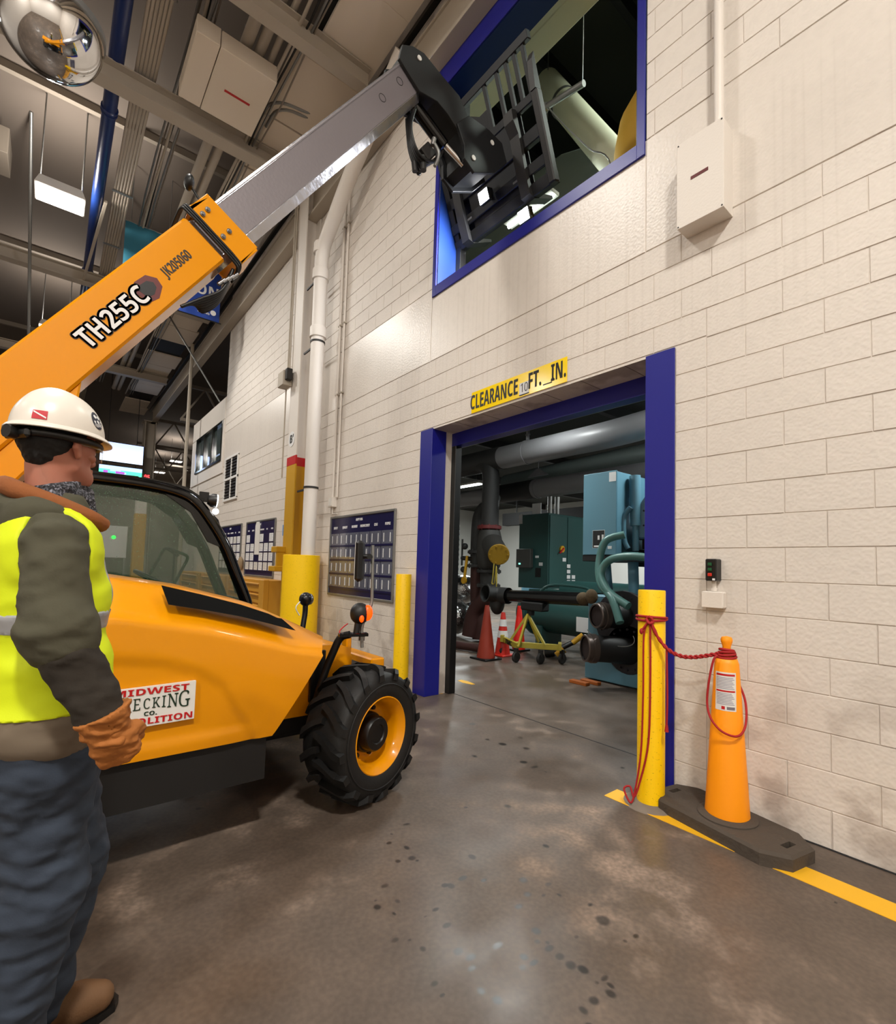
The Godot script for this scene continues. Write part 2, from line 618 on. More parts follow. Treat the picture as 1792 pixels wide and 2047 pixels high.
func build_floor_material() -> void:
	# 10 m x 10 m of worn sealed concrete: brown-grey, paler scoured patches, wet sheen, oil drips
	var S := 2048
	var a := noise_img(S, 0.00225, 5, 11).get_data()
	var b := noise_img(S, 0.015, 5, 12).get_data()
	var d := noise_img(S, 0.16, 3, 13).get_data()
	var e := noise_img(S, 0.0055, 5, 14).get_data()
	var col := PackedByteArray()
	col.resize(S * S * 3)
	var rg := PackedByteArray()
	rg.resize(S * S)
	for k in S * S:
		var t := a[k] / 255.0
		var patch := clampf((t * 0.6 + b[k] / 255.0 * 0.5 - 0.66) * 4.0, 0.0, 1.0) * (0.45 + 0.9 * d[k] / 255.0)
		var g := 0.90 + 0.16 * (b[k] / 255.0 - 0.5) + 0.20 * (d[k] / 255.0 - 0.5) + 0.34 * patch + 0.16 * (t - 0.5)
		col[k * 3] = int(clampf(255 * 0.395 * g, 0, 255))
		col[k * 3 + 1] = int(clampf(255 * 0.342 * g, 0, 255))
		col[k * 3 + 2] = int(clampf(255 * 0.300 * g, 0, 255))
		rg[k] = int(255 * clampf(0.42 + 0.42 * patch + 0.55 * (e[k] / 255.0 - 0.45), 0.30, 0.85))
	var im := Image.create_from_data(S, S, false, Image.FORMAT_RGB8, col)
	var ri := Image.create_from_data(S, S, false, Image.FORMAT_L8, rg)
	var rn := RandomNumberGenerator.new()
	rn.seed = 77
	# oil drips, in metres on the floor: x z
	for row in [
		"-2.22 1.87;-2.13 1.82;-2.04 1.85;-2.06 1.92;-1.87 1.60;-1.77 1.75;-1.70 1.68;-1.78 1.85;-1.76 1.83;-1.59 1.53;-1.51 1.59",
		"-1.48 1.68;-1.50 1.46;-1.34 1.73;-1.30 1.77;-1.25 1.76;-1.20 1.76;-1.15 1.76;-1.11 1.74;-1.04 1.71;-1.01 1.72;-0.99 1.75",
		"-1.01 1.82;-1.01 1.88;-1.28 1.87;-1.24 1.86;-1.25 1.91;-1.54 2.15;-1.45 2.05;-1.40 2.03;-1.36 2.06;-1.39 2.21;-1.38 1.91",
		"-1.64 2.21;-1.27 2.10;-1.21 2.08;-1.30 1.42;-1.08 1.43;-2.90 0.33;-2.92 0.09;-2.72 0.24;-3.05 0.36;-2.84 0.70;-2.54 0.47",
		"-2.43 0.47;-3.43 0.19;-2.32 1.69;-2.27 1.29;-1.84 2.17;-1.82 2.08;-1.68 1.98;-1.94 2.07;-1.58 2.00;-2.13 1.07;-1.71 1.22",
	]:
		for q in row.split(";"):
			var c: PackedFloat64Array = q.split_floats(" ")
			drip(im, ri, c[0], c[1], rn.randf_range(0.010, 0.019) * (1.0 if c[1] > 1.0 else 1.6), rn)
			if rn.randf() < 0.4:
				drip(im, ri, c[0] + rn.randfn() * 0.06, c[1] + rn.randfn() * 0.06, rn.randf_range(0.004, 0.009), rn)
	drip(im, ri, -1.21, 1.46, 0.028, rn)
	for i in 24:
		drip(im, ri, rn.randf_range(-7.0, 1.0), rn.randf_range(-3.0, 4.5), rn.randf_range(0.006, 0.016), rn)
	M.floor = mat(Color(1, 1, 1), 1.0)
	M.floor.albedo_texture = ImageTexture.create_from_image(im)
	M.floor.roughness_texture = ImageTexture.create_from_image(ri)
	M.floor.roughness_texture_channel = BaseMaterial3D.TEXTURE_CHANNEL_GRAYSCALE
	M.floor.uv1_triplanar = true
	M.floor.uv1_world_triplanar = true
	M.floor.uv1_scale = Vector3.ONE * 0.1

func drip(im: Image, ri: Image, x: float, z: float, r: float, rn: RandomNumberGenerator) -> void:
	var S := im.get_width()
	var cx := x * 0.1 * S
	var cz := z * 0.1 * S
	var rp := r * 0.1 * S
	var el := rn.randf_range(0.7, 1.3)
	var deep := rn.randf_range(0.3, 0.62)
	var R := int(ceil(rp * 2.0)) + 1
	for dj in range(-R, R + 1):
		for di in range(-R, R + 1):
			var px := int(floor(cx)) + di
			var pz := int(floor(cz)) + dj
			var q := Vector2((px + 0.5 - cx) / (rp * el), (pz + 0.5 - cz) * el / rp).length()
			var w := clampf((1.25 - q) * 2.0, 0.0, 1.0)
			if w > 0.0:
				px = posmod(px, S)
				pz = posmod(pz, S)
				im.set_pixel(px, pz, im.get_pixel(px, pz).darkened(w * deep))
				var g := ri.get_pixel(px, pz).r
				ri.set_pixel(px, pz, Color.WHITE * lerpf(g, 0.3, w * 0.8))

# ---------------------------------------------------------------- the shell
const DOOR := [-4.45, -1.82, 0.0, 3.04]
const UPPER := [-4.46, -1.92, 4.75, 7.2]

func build_shell() -> void:
	struct("floor", mb().span(Vector3(-48, -0.25, -16), Vector3(6.3, 0, 13.3)), M.floor)
	# the masonry wall with its two openings: a core 6 mm behind the faces of the blocks
	var w := mb()
	for r in [[CORNER, DOOR[0], 0.0, 9.8], [DOOR[1], 6.0, 0.0, 9.8], [DOOR[0], DOOR[1], DOOR[3], UPPER[2]], [DOOR[0], DOOR[1], UPPER[3], 9.8], [WALL_L, CORNER, 0.0, 3.72]]:
		w.span(Vector3(r[0], r[2], -0.3), Vector3(r[1], r[3], -0.006))
	wall_back = struct("wall_back", w, M.wall)
	struct("wall_right", mb().span(Vector3(6, 0, -13.3), Vector3(6.3, 9.8, 13.3)), M.paint)
	struct("wall_front", mb().span(Vector3(-48, 0, 13), Vector3(6, 9.8, 13.3)), M.paint)
	struct("wall_left", mb().span(Vector3(-48.3, 0, -16), Vector3(-48, 9.8, 13.3)), M.beige_dark)
	struct("wall_far", mb().span(Vector3(-48, 0, -16.3), Vector3(6.3, 9.8, -16)), M.beige_dark)
	struct("ceiling", mb().span(Vector3(-48.3, 9.8, -16.3), Vector3(6.3, 10.1, 13.3)), M.deck)
	# partitions of the plant room and the room over it
	struct("wall_plant_back", mb().span(Vector3(WALL_L, 0, -13.3), Vector3(6, 9.8, -13)), M.wall_in)
	struct("wall_plant_left", mb().span(Vector3(WALL_L - 0.2, 0, -13.3), Vector3(WALL_L, 4.3, -0.3)), M.wall_in)
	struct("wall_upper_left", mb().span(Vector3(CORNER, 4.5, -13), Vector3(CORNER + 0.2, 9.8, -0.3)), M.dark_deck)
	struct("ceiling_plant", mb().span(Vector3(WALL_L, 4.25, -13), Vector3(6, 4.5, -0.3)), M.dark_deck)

var wall_back: Node3D

func build_blocks() -> void:
	# running bond, 16 by 8 inch modules; the bond beam at 3.86-4.75 is smooth
	var C := Vector3(0, 1.45, 3.34)
	var holes := [[-4.66, -1.62, 0.0, 3.06], [-4.53, -1.85, 4.62, 7.55]]
	var list := []
	var rows := []
	for k in 19:
		rows.append([k * 0.2032, k])
	for k in 20:
		rows.append([4.75 + k * 0.2032, k + 1])
	for r in rows:
		var y0: float = r[0]
		var y1: float = y0 + 0.2032
		var spans := [[CORNER if y0 > 3.5 else WALL_L, 6.0]]
		for h in holes:
			if y0 < h[3] - 0.02 and y1 > h[2] + 0.02:
				var nx := []
				for s in spans:
					if s[0] < h[0] - 0.01:
						nx.append([s[0], minf(s[1], h[0])])
					if s[1] > h[1] + 0.01:
						nx.append([maxf(s[0], h[1]), s[1]])
				spans = nx
		if y0 < 3.06 and y0 > -1:
			var nx := []
			for s in spans:
				if s[0] < -1.41 and s[1] > -1.41:
					nx.append([s[0], -1.41])
					nx.append([-1.41, s[1]])
				else:
					nx.append(s)
			spans = nx
		var ph := -0.97 if int(r[1]) % 2 == 1 else -1.1732
		for s in spans:
			var x: float = s[0]
			while x < s[1] - 0.02:
				var nxt: float = ph + ceil((x + 0.05 - ph) / 0.4064) * 0.4064
				nxt = minf(nxt, s[1])
				if s[1] - nxt < 0.05:
					nxt = s[1]
				var yb := y0
				var yt := y1
				for h in holes:
					if x < h[1] - 0.02 and nxt > h[0] + 0.02:
						if y0 < h[3] and y1 > h[3] and y1 - h[3] < 0.2:
							yb = h[3]
						elif y0 < h[2] and y1 > h[2]:
							yt = h[2]
				if yt - yb > 0.03:
					list.append([x, nxt, yb, yt, Vector3((x + nxt) / 2, (yb + yt) / 2, 0).distance_to(C)])
				x = nxt
	# those in the frame and nearest are parts of their own
	list.sort_custom(func(a, b): return a[4] < b[4])
	var meshes := {}
	var rest := mb()
	var rn := RandomNumberGenerator.new()
	rn.seed = 5
	var made := 0
	for b in list:
		var vis: bool = b[1] > -18.0 and b[0] < 0.35 and not (b[0] > -0.45 and b[3] > 2.9)
		if vis and made < 298:
			made += 1
			var key := "%d_%d_%d" % [roundi((b[1] - b[0]) * 500), roundi((b[3] - b[2]) * 500), rn.randi() % 2]
			if not meshes.has(key):
				meshes[key] = block_mesh(mb(), Vector3.ZERO, b[1] - b[0], b[3] - b[2]).mesh()
			var o := put("block", meshes[key], M.wall, wall_back)
			o.position = Vector3((b[0] + b[1]) / 2, (b[2] + b[3]) / 2, rn.randf_range(-0.0012, 0.0008))
		else:
			block_mesh(rest, Vector3((b[0] + b[1]) / 2, (b[2] + b[3]) / 2, rn.randf_range(-0.0012, 0.0008)), b[1] - b[0], b[3] - b[2])
	put("block_courses", rest, M.wall, wall_back).set_meta("kind", "stuff")
	# the smooth beam of poured concrete between the two storeys of blocks
	var bnd := mb()
	for s in [[CORNER, -8.2], [-8.195, -4.53], [-1.85, 6.0]]:
		bnd.span(Vector3(s[0] + 0.003, 3.864, -0.01), Vector3(s[1] - 0.003, 4.745, 0.001), 0.004)
	bnd.span(Vector3(-4.527, 3.864, -0.01), Vector3(-1.853, 4.615, 0.001), 0.004)
	put("bond_beam", bnd, M.band, wall_back)
	put("top_course", mb().span(Vector3(CORNER, 8.82, -0.01), Vector3(6, 9.8, 0.0)), M.wall, wall_back)

func block_mesh(m: MB, c: Vector3, w: float, h: float) -> MB:
	# a face 1 cm deep with eased edges, 5 mm short of its module
	var a := w / 2 - 0.0014
	var b := h / 2 - 0.0016
	var e := 0.003
	var p := [Vector3(-a, -b, -0.006), Vector3(a, -b, -0.006), Vector3(a, b, -0.006), Vector3(-a, b, -0.006)]
	var q := [Vector3(-a + e, -b + e, 0), Vector3(a - e, -b + e, 0), Vector3(a - e, b - e, 0), Vector3(-a + e, b - e, 0)]
	m.quad(c + q[0], c + q[1], c + q[2], c + q[3], Vector3(0, 0, 1))
	for i in 4:
		var j := (i + 1) % 4
		m.quad(c + p[i], c + p[j], c + q[j], c + q[i])
	return m

func build_openings() -> void:
	# ---- lower opening: steel corner guards, white reveals, blue head plate, door rail
	var d := Node3D.new()
	d.name = "door_1"
	add_child(d)
	tag(d, "tall wall opening framed in blue steel under the clearance sign", "doorway", "", "structure")
	put("corner_guard", mb().span(Vector3(-4.66, 0, 0), Vector3(-4.43, 3.05, 0.012), 0.003).span(Vector3(-4.45, 0, -0.2), Vector3(-4.432, 3.05, 0.011), 0.003), M.blue, d, "blue corner guard on the left jamb")
	put("corner_guard", mb().span(Vector3(-1.835, 0, 0), Vector3(-1.62, 3.05, 0.012), 0.003).span(Vector3(-1.838, 0, -0.2), Vector3(-1.82, 3.05, 0.011), 0.003), M.blue, d, "blue corner guard on the right jamb")
	put("head_plate", mb().span(Vector3(-4.45, 2.9, -0.36), Vector3(-1.82, 3.06, -0.3), 0.004).span(Vector3(-4.45, 2.89, -0.42), Vector3(-1.82, 2.905, -0.3)), M.blue, d)
	put("guide_rail", mb().span(Vector3(-4.46, 0, -0.4), Vector3(-4.38, 3.0, -0.305), 0.005).span(Vector3(-1.89, 0, -0.4), Vector3(-1.81, 3.0, -0.305), 0.005), M.black, d)
	put("lintel_joints", lintel_marks(), M.mortar_grey, d)
	# ---- upper opening: blue trim all round, deep blue reveals
	var u := Node3D.new()
	u.name = "window_1"
	add_child(u)
	tag(u, "unglazed upper wall opening with blue steel trim, lifting forks inside it", "opening", "", "structure")
	var tr := mb()
	tr.span(Vector3(-4.525, 4.635, -0.005), Vector3(-4.46, 7.5, 0.014), 0.003)
	tr.span(Vector3(-1.92, 4.635, -0.005), Vector3(-1.855, 7.5, 0.014), 0.003)
	tr.span(Vector3(-4.46, 4.635, -0.005), Vector3(-1.92, 4.755, 0.013), 0.003)
	tr.span(Vector3(-4.46, 7.19, -0.005), Vector3(-1.92, 7.5, 0.013), 0.003)
	put("trim", tr, M.blue, u)
	var rv := mb()
	rv.span(Vector3(-4.462, 4.75, -0.3), Vector3(-4.445, 7.2, -0.006))
	rv.span(Vector3(-1.935, 4.75, -0.3), Vector3(-1.918, 7.2, -0.006))
	rv.span(Vector3(-4.445, 4.74, -0.3), Vector3(-1.935, 4.756, -0.006))
	rv.span(Vector3(-4.445, 7.185, -0.3), Vector3(-1.935, 7.202, -0.006))
	put("reveal", rv, M.blue_pipe, u, "blue painted reveal")
	put("guide_rail", mb().span(Vector3(-4.445, 4.76, -0.36), Vector3(-4.36, 7.2, -0.27), 0.004), M.black, u)

func lintel_marks() -> MB:
	var m := mb()
	for i in 6:
		m.span(Vector3(-4.05 + i * 0.4064, 3.0385, -0.295), Vector3(-4.045 + i * 0.4064, 3.0402, -0.005))
	return m

func group_up() -> void:
	# repeats of one kind share a group
	var g := {"high_bay_lamp": "high bay lamps under the hall ceiling", "cross_beam": "beige cross beams of the hall", "roof_purlin": "roof purlins of the hall", "white_pipe": "white pipes under the hall ceiling", "thin_conduit": "thin conduits under the hall ceiling", "bent_conduit": "bent conduits by the ceiling box", "roof_truss": "roof trusses beyond the office", "wall_screen": "screens at the far end", "notice_board": "boards full of papers", "notice_sheet": "notices by the yellow column", "bollard": "slim yellow bollards at the doorway", "traffic_cone": "traffic cones in the plant room", "foil_bundle": "foil bundles in the plant room", "service_pipe": "service pipes under the plant room ceiling", "ceiling_joist": "joists of the plant room", "drum": "drums at the far left of the plant room", "strip_lamp": "strip lamps", "timber_block": "timber blocks under the teal machine", "flexible_hose": "teal hoses", "deck_rib": "roof ribs of the upper room", "thin_wall_conduit": "thin conduits on the wall", "yellow_cabinet": "yellow cabinets along the wall"}
	for c in get_children():
		var n := str(c.name)
		if n.length() > 4 and n[-4] == "_" and n.substr(n.length() - 3).is_valid_int():
			n = n.substr(0, n.length() - 4)
		if g.has(n):
			c.set_meta("group", g[n])
func build_far_end() -> void:
	# the office that sits on the low end of the wall
	var o := thing("mezzanine_office", "pale raised office box with a dark-framed window strip at the far end of the wall", "office", Vector3(-15.3, 3.72, 0))
	var m := mb()
	m.span(Vector3(-1.75, 0, -3.0), Vector3(1.9, 0.35, 0.02))
	m.span(Vector3(-1.75, 1.4, -3.0), Vector3(1.9, 2.02, 0.02), 0.03)
	m.span(Vector3(-1.75, 0.35, -3.0), Vector3(-1.15, 1.4, 0.02))
	m.span(Vector3(1.72, 0.35, -3.0), Vector3(1.9, 1.4, 0.02))
	m.span(Vector3(-1.75, 0.0, -3.1), Vector3(1.9, 2.02, -3.0))
	put("walls", m, M.paint, o)
	var fr := mb()
	for x in [-1.15, -0.22, 0.72, 1.68]:
		fr.span(Vector3(x, 0.35, -0.08), Vector3(x + 0.07, 1.4, 0.04), 0.006)
	fr.span(Vector3(-1.15, 0.33, -0.08), Vector3(1.75, 0.39, 0.05), 0.006)
	fr.span(Vector3(-1.15, 1.35, -0.08), Vector3(1.75, 1.41, 0.04), 0.006)
	put("window_frame", fr, M.tint, o)
	for x in [-1.08, -0.15, 0.79]:
		put("pane", mb().span(Vector3(x, 0.39, -0.03), Vector3(x + 0.86, 1.35, -0.022)), glass(Color(0.35, 0.42, 0.4), 0.25), o)
	for x in [-1.0, -0.1]:
		var b := put("wall_board", mb().span(Vector3(x, 0.36, -0.5), Vector3(x + 0.62, 0.98, -0.47), 0.01), glow(Color(0.72, 0.82, 1.0), 0.75), o, "bluish lit screen behind the glass")
		b.name = numbered("lit_screen")
	# the frame post, beam and column at the end of the hall
	struct("trim_1", mb().span(Vector3(-25.3, 7.46, 0.004), Vector3(6, 7.5, 0.20), 0.005).span(Vector3(-25.3, 7.5, 0.03), Vector3(6, 8.06, 0.10)).span(Vector3(-25.3, 8.05, 0.004), Vector3(6, 8.08, 0.13), 0.005), M.beige)
	var c := thing("far_column", "pale steel column under the end of the long beam at the far end, beside the screens", "column", Vector3(-25.1, 0, 0.21))
	put("shaft", mb().span(Vector3(-0.3, 0, -0.22), Vector3(0.3, 7.5, -0.18)).span(Vector3(-0.3, 0, 0.18), Vector3(0.3, 7.5, 0.22)).span(Vector3(-0.02, 0, -0.18), Vector3(0.02, 7.5, 0.18)), M.beige, c)
	put("cap_plate", mb().span(Vector3(-0.35, 7.46, -0.28), Vector3(0.35, 7.5, 0.28)), M.beige, c)
	var clock := thing("count_display", "small display with glowing red digits fixed to the far column", "display", Vector3(-24.72, 4.98, 0.33), PI / 2)
	put("case", mb().box(Vector3.ZERO, Vector3(0.42, 0.34, 0.1), 0.03), M.beige_dark, clock)
	put("digits", text("2.05", 0.2, Transform3D(Basis(), Vector3(0, 0, 0.055)), mb(), 0.7), glow(Color(1, 0.06, 0.12), 2.2), clock)
	# two screens, one over the other
	for k in 2:
		var h := 0.84 if k == 0 else 0.52
		var s := thing("wall_screen", ["large pale blue lit screen hanging high at the far end, upper of the two", "lit screen with green and purple blocks hanging under the big pale screen"][k], "screen", Vector3(-24.0, 5.34 if k == 0 else 4.7, 1.26), PI / 2)
		put("case", mb().span(Vector3(-0.77, 0, -0.12), Vector3(0.77, h, 0.0), 0.02), M.black, s)
		var im := Image.create(256, 128, false, Image.FORMAT_RGB8)
		for j in 128:
			for i in 256:
				var col := Color(0.62, 0.68, 0.95).lerp(Color(0.86, 0.95, 1.0), pow(j / 127.0, 1.5))
				if k == 1:
					col = Color(0.62, 0.74, 0.98) if j < 44 else Color(0.30, 0.86, 0.62)
					if j > 44 and (int(i / 32.0) * 7 + int(j / 21.0) * 5) % 6 < 2: col = Color(0.60, 0.87, 0.95)
					if j > 56 and j < 84 and (i > 96 and i < 150 or i > 24 and i < 52): col = Color(0.55, 0.25, 0.62)
					if j > 84 and j < 104 and (i > 170 and i < 195 or i > 128 and i < 150): col = Color(0.55, 0.25, 0.62)
				im.set_pixel(i, j, col)
		var g := glow(Color.WHITE, 1.25)
		g.albedo_color = Color(0.05, 0.05, 0.05)
		g.emission_texture = ImageTexture.create_from_image(im)
		g.emission_operator = BaseMaterial3D.EMISSION_OP_MULTIPLY
		put("lit_face", quad_face(1.48, h - 0.06, Vector3(0, h / 2, 0.004)), g, s)
		put("hanger", mb().cyl(Vector3(-0.5, h, -0.06), Vector3(-0.5, h + 0.1, -0.06), 0.012).cyl(Vector3(0.5, h, -0.06), Vector3(0.5, h + 0.1, -0.06), 0.012) if k == 1 else mb().cyl(Vector3(-0.5, h, -0.06), Vector3(-0.5, 4.4, -0.06), 0.012).cyl(Vector3(0.5, h, -0.06), Vector3(0.5, 4.4, -0.06), 0.012), M.iron, s)
		area("screen_light", Vector3(-23.9, 5.34 + h / 2 if k == 0 else 4.96, 1.26), Vector3.RIGHT, Vector2(1.4, h - 0.1), 0.25, Color(0.75, 0.85, 1.0))
	# seen through the cab: a yellow-footed column, a white panel on legs
	var fc := thing("mid_column", "yellow-footed steel column beyond the cab window", "column", Vector3(-13.6, 0, 1.72))
	put("foot", mb().span(Vector3(-0.12, 0, -0.12), Vector3(0.12, 2.5, 0.12), 0.01), M.yellow_old, fc, "yellow painted foot")
	put("shaft", mb().span(Vector3(-0.11, 2.5, -0.11), Vector3(0.11, 3.1, 0.11), 0.01), M.paint, fc)
	var fp := thing("info_panel", "white standing panel beyond the cab window", "panel", Vector3(-13.9, 0, 2.2))
	put("sheet", mb().span(Vector3(-0.02, 1.45, -0.28), Vector3(0.02, 2.2, 0.28), 0.006), M.paper, fp)
	for z in [-0.25, 0.25]:
		put("leg", mb().span(Vector3(-0.02, 0, z - 0.02), Vector3(0.02, 1.45, z + 0.02)), M.galv, fp)
	# pole in front of the office, stay rods
	whole("standpipe", mb().cyl(Vector3(-16.28, 0, 0.34), Vector3(-16.28, 8.0, 0.34), 0.05, -1, 12), M.beige, "slim cream pole rising in front of the raised office", "pole")
	whole("stay_rod", mb().cyl(Vector3(-16.2, 9.77, 1.8), Vector3(-14.07, 5.74, 0.0), 0.025, -1, 8), M.galv, "thin slanting steel rod from the ceiling to the roof of the raised office", "rod")
	# dim trusses over and behind the office
	for k in 4:
		var t := thing("roof_truss", ["steel lattice roof truss in the gloom behind the office, nearest of the row", "steel lattice roof truss in the gloom behind the office, second of the row", "steel lattice roof truss in the gloom behind the office, third of the row", "steel lattice roof truss in the gloom behind the office, farthest of the row"][k], "truss", Vector3(-20.0 - k * 6.0, 6.6, -7.0), 0.0, "")
		var tm := mb()
		tm.beam(Vector3(0, 0, -8.8), Vector3(0, 0, 6.9), 0.12, 0.12)
		tm.beam(Vector3(0, 1.3, -8.8), Vector3(0, 1.3, 6.9), 0.12, 0.12)
		put("chords", tm, M.beige_dark, t)
		var wb := mb()
		for i in 10:
			var z := -8.6 + i * 1.55
			wb.beam(Vector3(0, 0, z), Vector3(0, 1.3, z + 0.77), 0.06, 0.06)
			wb.beam(Vector3(0, 1.3, z + 0.77), Vector3(0, 0, z + 1.55), 0.06, 0.06)
		put("web", wb, M.beige_dark, t)

func quad_face(w: float, h: float, c: Vector3) -> MB:
	var m := mb()
	m.quad(c + Vector3(-w / 2, -h / 2, 0), c + Vector3(w / 2, -h / 2, 0), c + Vector3(w / 2, h / 2, 0), c + Vector3(-w / 2, h / 2, 0))
	return m

func high_bay(at: Vector3, label: String) -> void:
	var o := thing("high_bay_lamp", label, "lamp", at)
	var body := mb()
	body.ext(PackedVector2Array([Vector2(-0.36, -0.05), Vector2(0.36, -0.05), Vector2(0.30, 0.1), Vector2(-0.30, 0.1)]), Transform3D(Basis(Vector3(0, 0, 1), Vector3.UP, Vector3(-1, 0, 0)), Vector3(0.29, 0, 0)), 0.58)
	put("housing", body, M.white, o)
	for k in 2:
		put("lens", mb().span(Vector3(-0.26 + k * 0.27, -0.068, -0.34), Vector3(-0.01 + k * 0.27, -0.05, 0.34), 0.006), M.lamp, o)
	put("upper_lens", mb().span(Vector3(-0.22, 0.1, -0.26), Vector3(0.22, 0.112, 0.26), 0.004), M.uplens, o)
	put("hanger", mb().cyl(Vector3(0, 0.1, 0.3), Vector3(0, 9.8 - at.y, 0.3), 0.012, -1, 6).cyl(Vector3(0, 0.1, -0.3), Vector3(0, 9.8 - at.y, -0.3), 0.012, -1, 6), M.galv, o)

func build_ceiling() -> void:
	M.uplens = glow(Color(1.0, 0.96, 0.9), 2.0)
	M.lamp = glow(Color(1.0, 0.95, 0.9), 7.0)
	var names := ["bright high bay lamp hanging left of the blue pipe", "high bay lamp above the lifting machine", "high bay lamp over the floor beside the orange post", "bright high bay lamp glowing just over the yellow boom", "high bay lamp in the second row, far left behind the viewer", "high bay lamp in the second row, middle behind the viewer", "high bay lamp in the second row, right behind the viewer", "far high bay lamp right of the screens, nearer of the pair", "far high bay lamp right of the screens, farther of the pair"]
	for i in hall_lamps.size():
		high_bay(hall_lamps[i], names[i])
	# cross beams over the hall
	var bl := ["beige cross beam nearest the wall opening, running under the white pipes", "long beige cross beam passing under the blue pipe and the white boxes", "beige cross beam beyond the bright lamp at left, with a brace", "far beige cross beam, last before the screens"]
	var bx := [-5.8, -8.05, -14.45, -20.8]
	for i in 4:
		var o := thing("cross_beam", bl[i], "beam", Vector3(bx[i], 8.0, 0))
		var w := 0.085 if i == 0 else 0.12
		put("bottom_flange", mb().span(Vector3(-w, 0, 0.3), Vector3(w, 0.02, 12.9)), M.beige, o)
		put("web", mb().span(Vector3(-0.012, 0.02, 0.3), Vector3(0.012, 0.26, 12.9)), M.beige, o)
		put("top_flange", mb().span(Vector3(-w, 0.26, 0.3), Vector3(w, 0.28, 12.9)), M.beige, o)
	var pl := ["slender roof purlin crossing far over the lamps, nearest of three", "slender roof purlin crossing far over the lamps, middle of three", "slender roof purlin crossing far over the lamps, farthest of three"]
	for i in 3:
		whole("roof_purlin", mb().span(Vector3(-11.0 - i * 6.2, 9.66, 0.3), Vector3(-10.9 - i * 6.2, 9.8, 12.9)), M.beige_dark, pl[i], "purlin")
	whole("brace_bar", mb().beam(Vector3(-14.4, 8.05, 3.1), Vector3(-11.3, 8.3, 2.9), 0.05, 0.05), M.beige, "slanting brace bar running to the beam beyond the bright lamp", "brace")
	whole("hanger_rod", mb().cyl(Vector3(-11.9, 9.8, 4.1), Vector3(-16.5, 5.4, 4.0), 0.03, -1, 8), M.galv, "pale cable slanting down at the left edge under the mirror dome", "cable")
	# the blue pipe with its couplings
	var bp := thing("blue_pipe", "glossy dark blue pipe running along under the ceiling", "pipe", Vector3(0, 8.36, 3.03))
	put("run", mb().cyl(Vector3(-30, 0, 0), Vector3(6, 0, 0), 0.095, -1, 20), M.blue_pipe, bp)
	for x in [-3.5, -9.05, -14.6, -20.0]:
		put("coupling", mb().lathe([Vector2(0.095, 0), Vector2(0.115, 0.015), Vector2(0.115, 0.045), Vector2(0.103, 0.05), Vector2(0.103, 0.07), Vector2(0.115, 0.075), Vector2(0.115, 0.105), Vector2(0.095, 0.12)], Vector3(x, 0, 0), Vector3.RIGHT, 20), M.blue_pipe, bp)
	# the ribbed tray of side-by-side conduits
	var rt := thing("conduit_rack", "flat rack of six beige conduits side by side, next to the blue pipe", "conduits", Vector3(0, 8.36, 2.68))
	for i in 6:
		put("conduit", mb().cyl(Vector3(-30, 0, -0.11 + i * 0.045), Vector3(6, 0, -0.11 + i * 0.045), 0.021, -1, 8), M.beige, rt)
	for x in [-2.0, -6.6, -10.9, -12.9, -17.0]:
		put("clamp", mb().span(Vector3(x - 0.03, -0.03, -0.16), Vector3(x + 0.03, -0.022, 0.16)).span(Vector3(x - 0.03, -0.03, -0.17), Vector3(x + 0.03, 1.4, -0.155)), M.galv, rt)
	# white pipes next to the wall side
	var wl := ["widest white pipe under the ceiling, first from the blue pipe", "white pipe under the ceiling, second of the three side by side", "slim white pipe with a yellow band, third of the three side by side"]
	for i in 3:
		var r: float = [0.075, 0.065, 0.04][i]
		var p := thing("white_pipe", wl[i], "pipe", Vector3(0, 8.32 + r, [1.70, 1.53, 1.38][i]), 0.0, "")
		put("run", mb().cyl(Vector3(-7.9 if i == 2 else -24, 0, 0), Vector3(6, 0, 0), r, -1, 16), M.beige, p)
		if i == 2:
			put("band", mb().cyl(Vector3(-7.5, 0, 0), Vector3(-7.1, 0, 0), r + 0.002, -1, 16), M.yellow_old, p, "yellow band")
	var rn := RandomNumberGenerator.new()
	rn.seed = 31
	var th := ["first", "second", "third", "fourth", "fifth", "sixth", "seventh", "eighth", "ninth", "tenth"]
	for i in 10:
		var z := 2.3 - i * 0.045 if i < 6 else 1.29 - (i - 6) * 0.07
		var pts := []
		for k in 24:
			pts.append(Vector3(6 - k * 1.3, (8.5 if i < 6 else 8.24) + rn.randf_range(-0.02, 0.02) + (0.1 if i % 2 and i < 6 else 0.0), z + rn.randf_range(-0.025, 0.025)))
		whole("thin_conduit", mb().tube(pts, [0.016, 0.012, 0.022, 0.014][i % 4], 6), [M.galv, M.beige_dark, M.beige, M.iron][i % 4], th[i] + " thin conduit counted from the flat conduit rack towards the wall", "conduit")
	# the two-part white box with the red tab
	var wb := thing("ceiling_box", "large white sheet-metal box with a red label, hung flat under the ceiling pipes", "box", Vector3(-7.1, 8.02, 1.78))
	put("case", mb().box(Vector3(0.02, 0.12, -0.12), Vector3(1.12, 0.24, 0.72), 0.008), M.panel, wb)
	put("side_case", mb().box(Vector3(0.02, 0.13, 0.39), Vector3(1.12, 0.24, 0.28), 0.008), M.panel, wb)
	put("label_tab", mb().box(Vector3(0.0, -0.002, -0.12), Vector3(0.035, 0.006, 0.34)), M.red, wb, "red label strip")
	put("hanger", mb().cyl(Vector3(-0.5, 0.24, -0.3), Vector3(-0.5, 1.7, -0.3), 0.012, -1, 6).cyl(Vector3(0.5, 0.24, -0.3), Vector3(0.5, 1.7, -0.3), 0.012, -1, 6), M.galv, wb)
	# soffit panels along the wall, dark slot, black rail
	var sp := thing("soffit_panels", "row of flat beige ceiling panels along the wall, dark joints between them", "ceiling panels", Vector3(0, 8.3, 0))
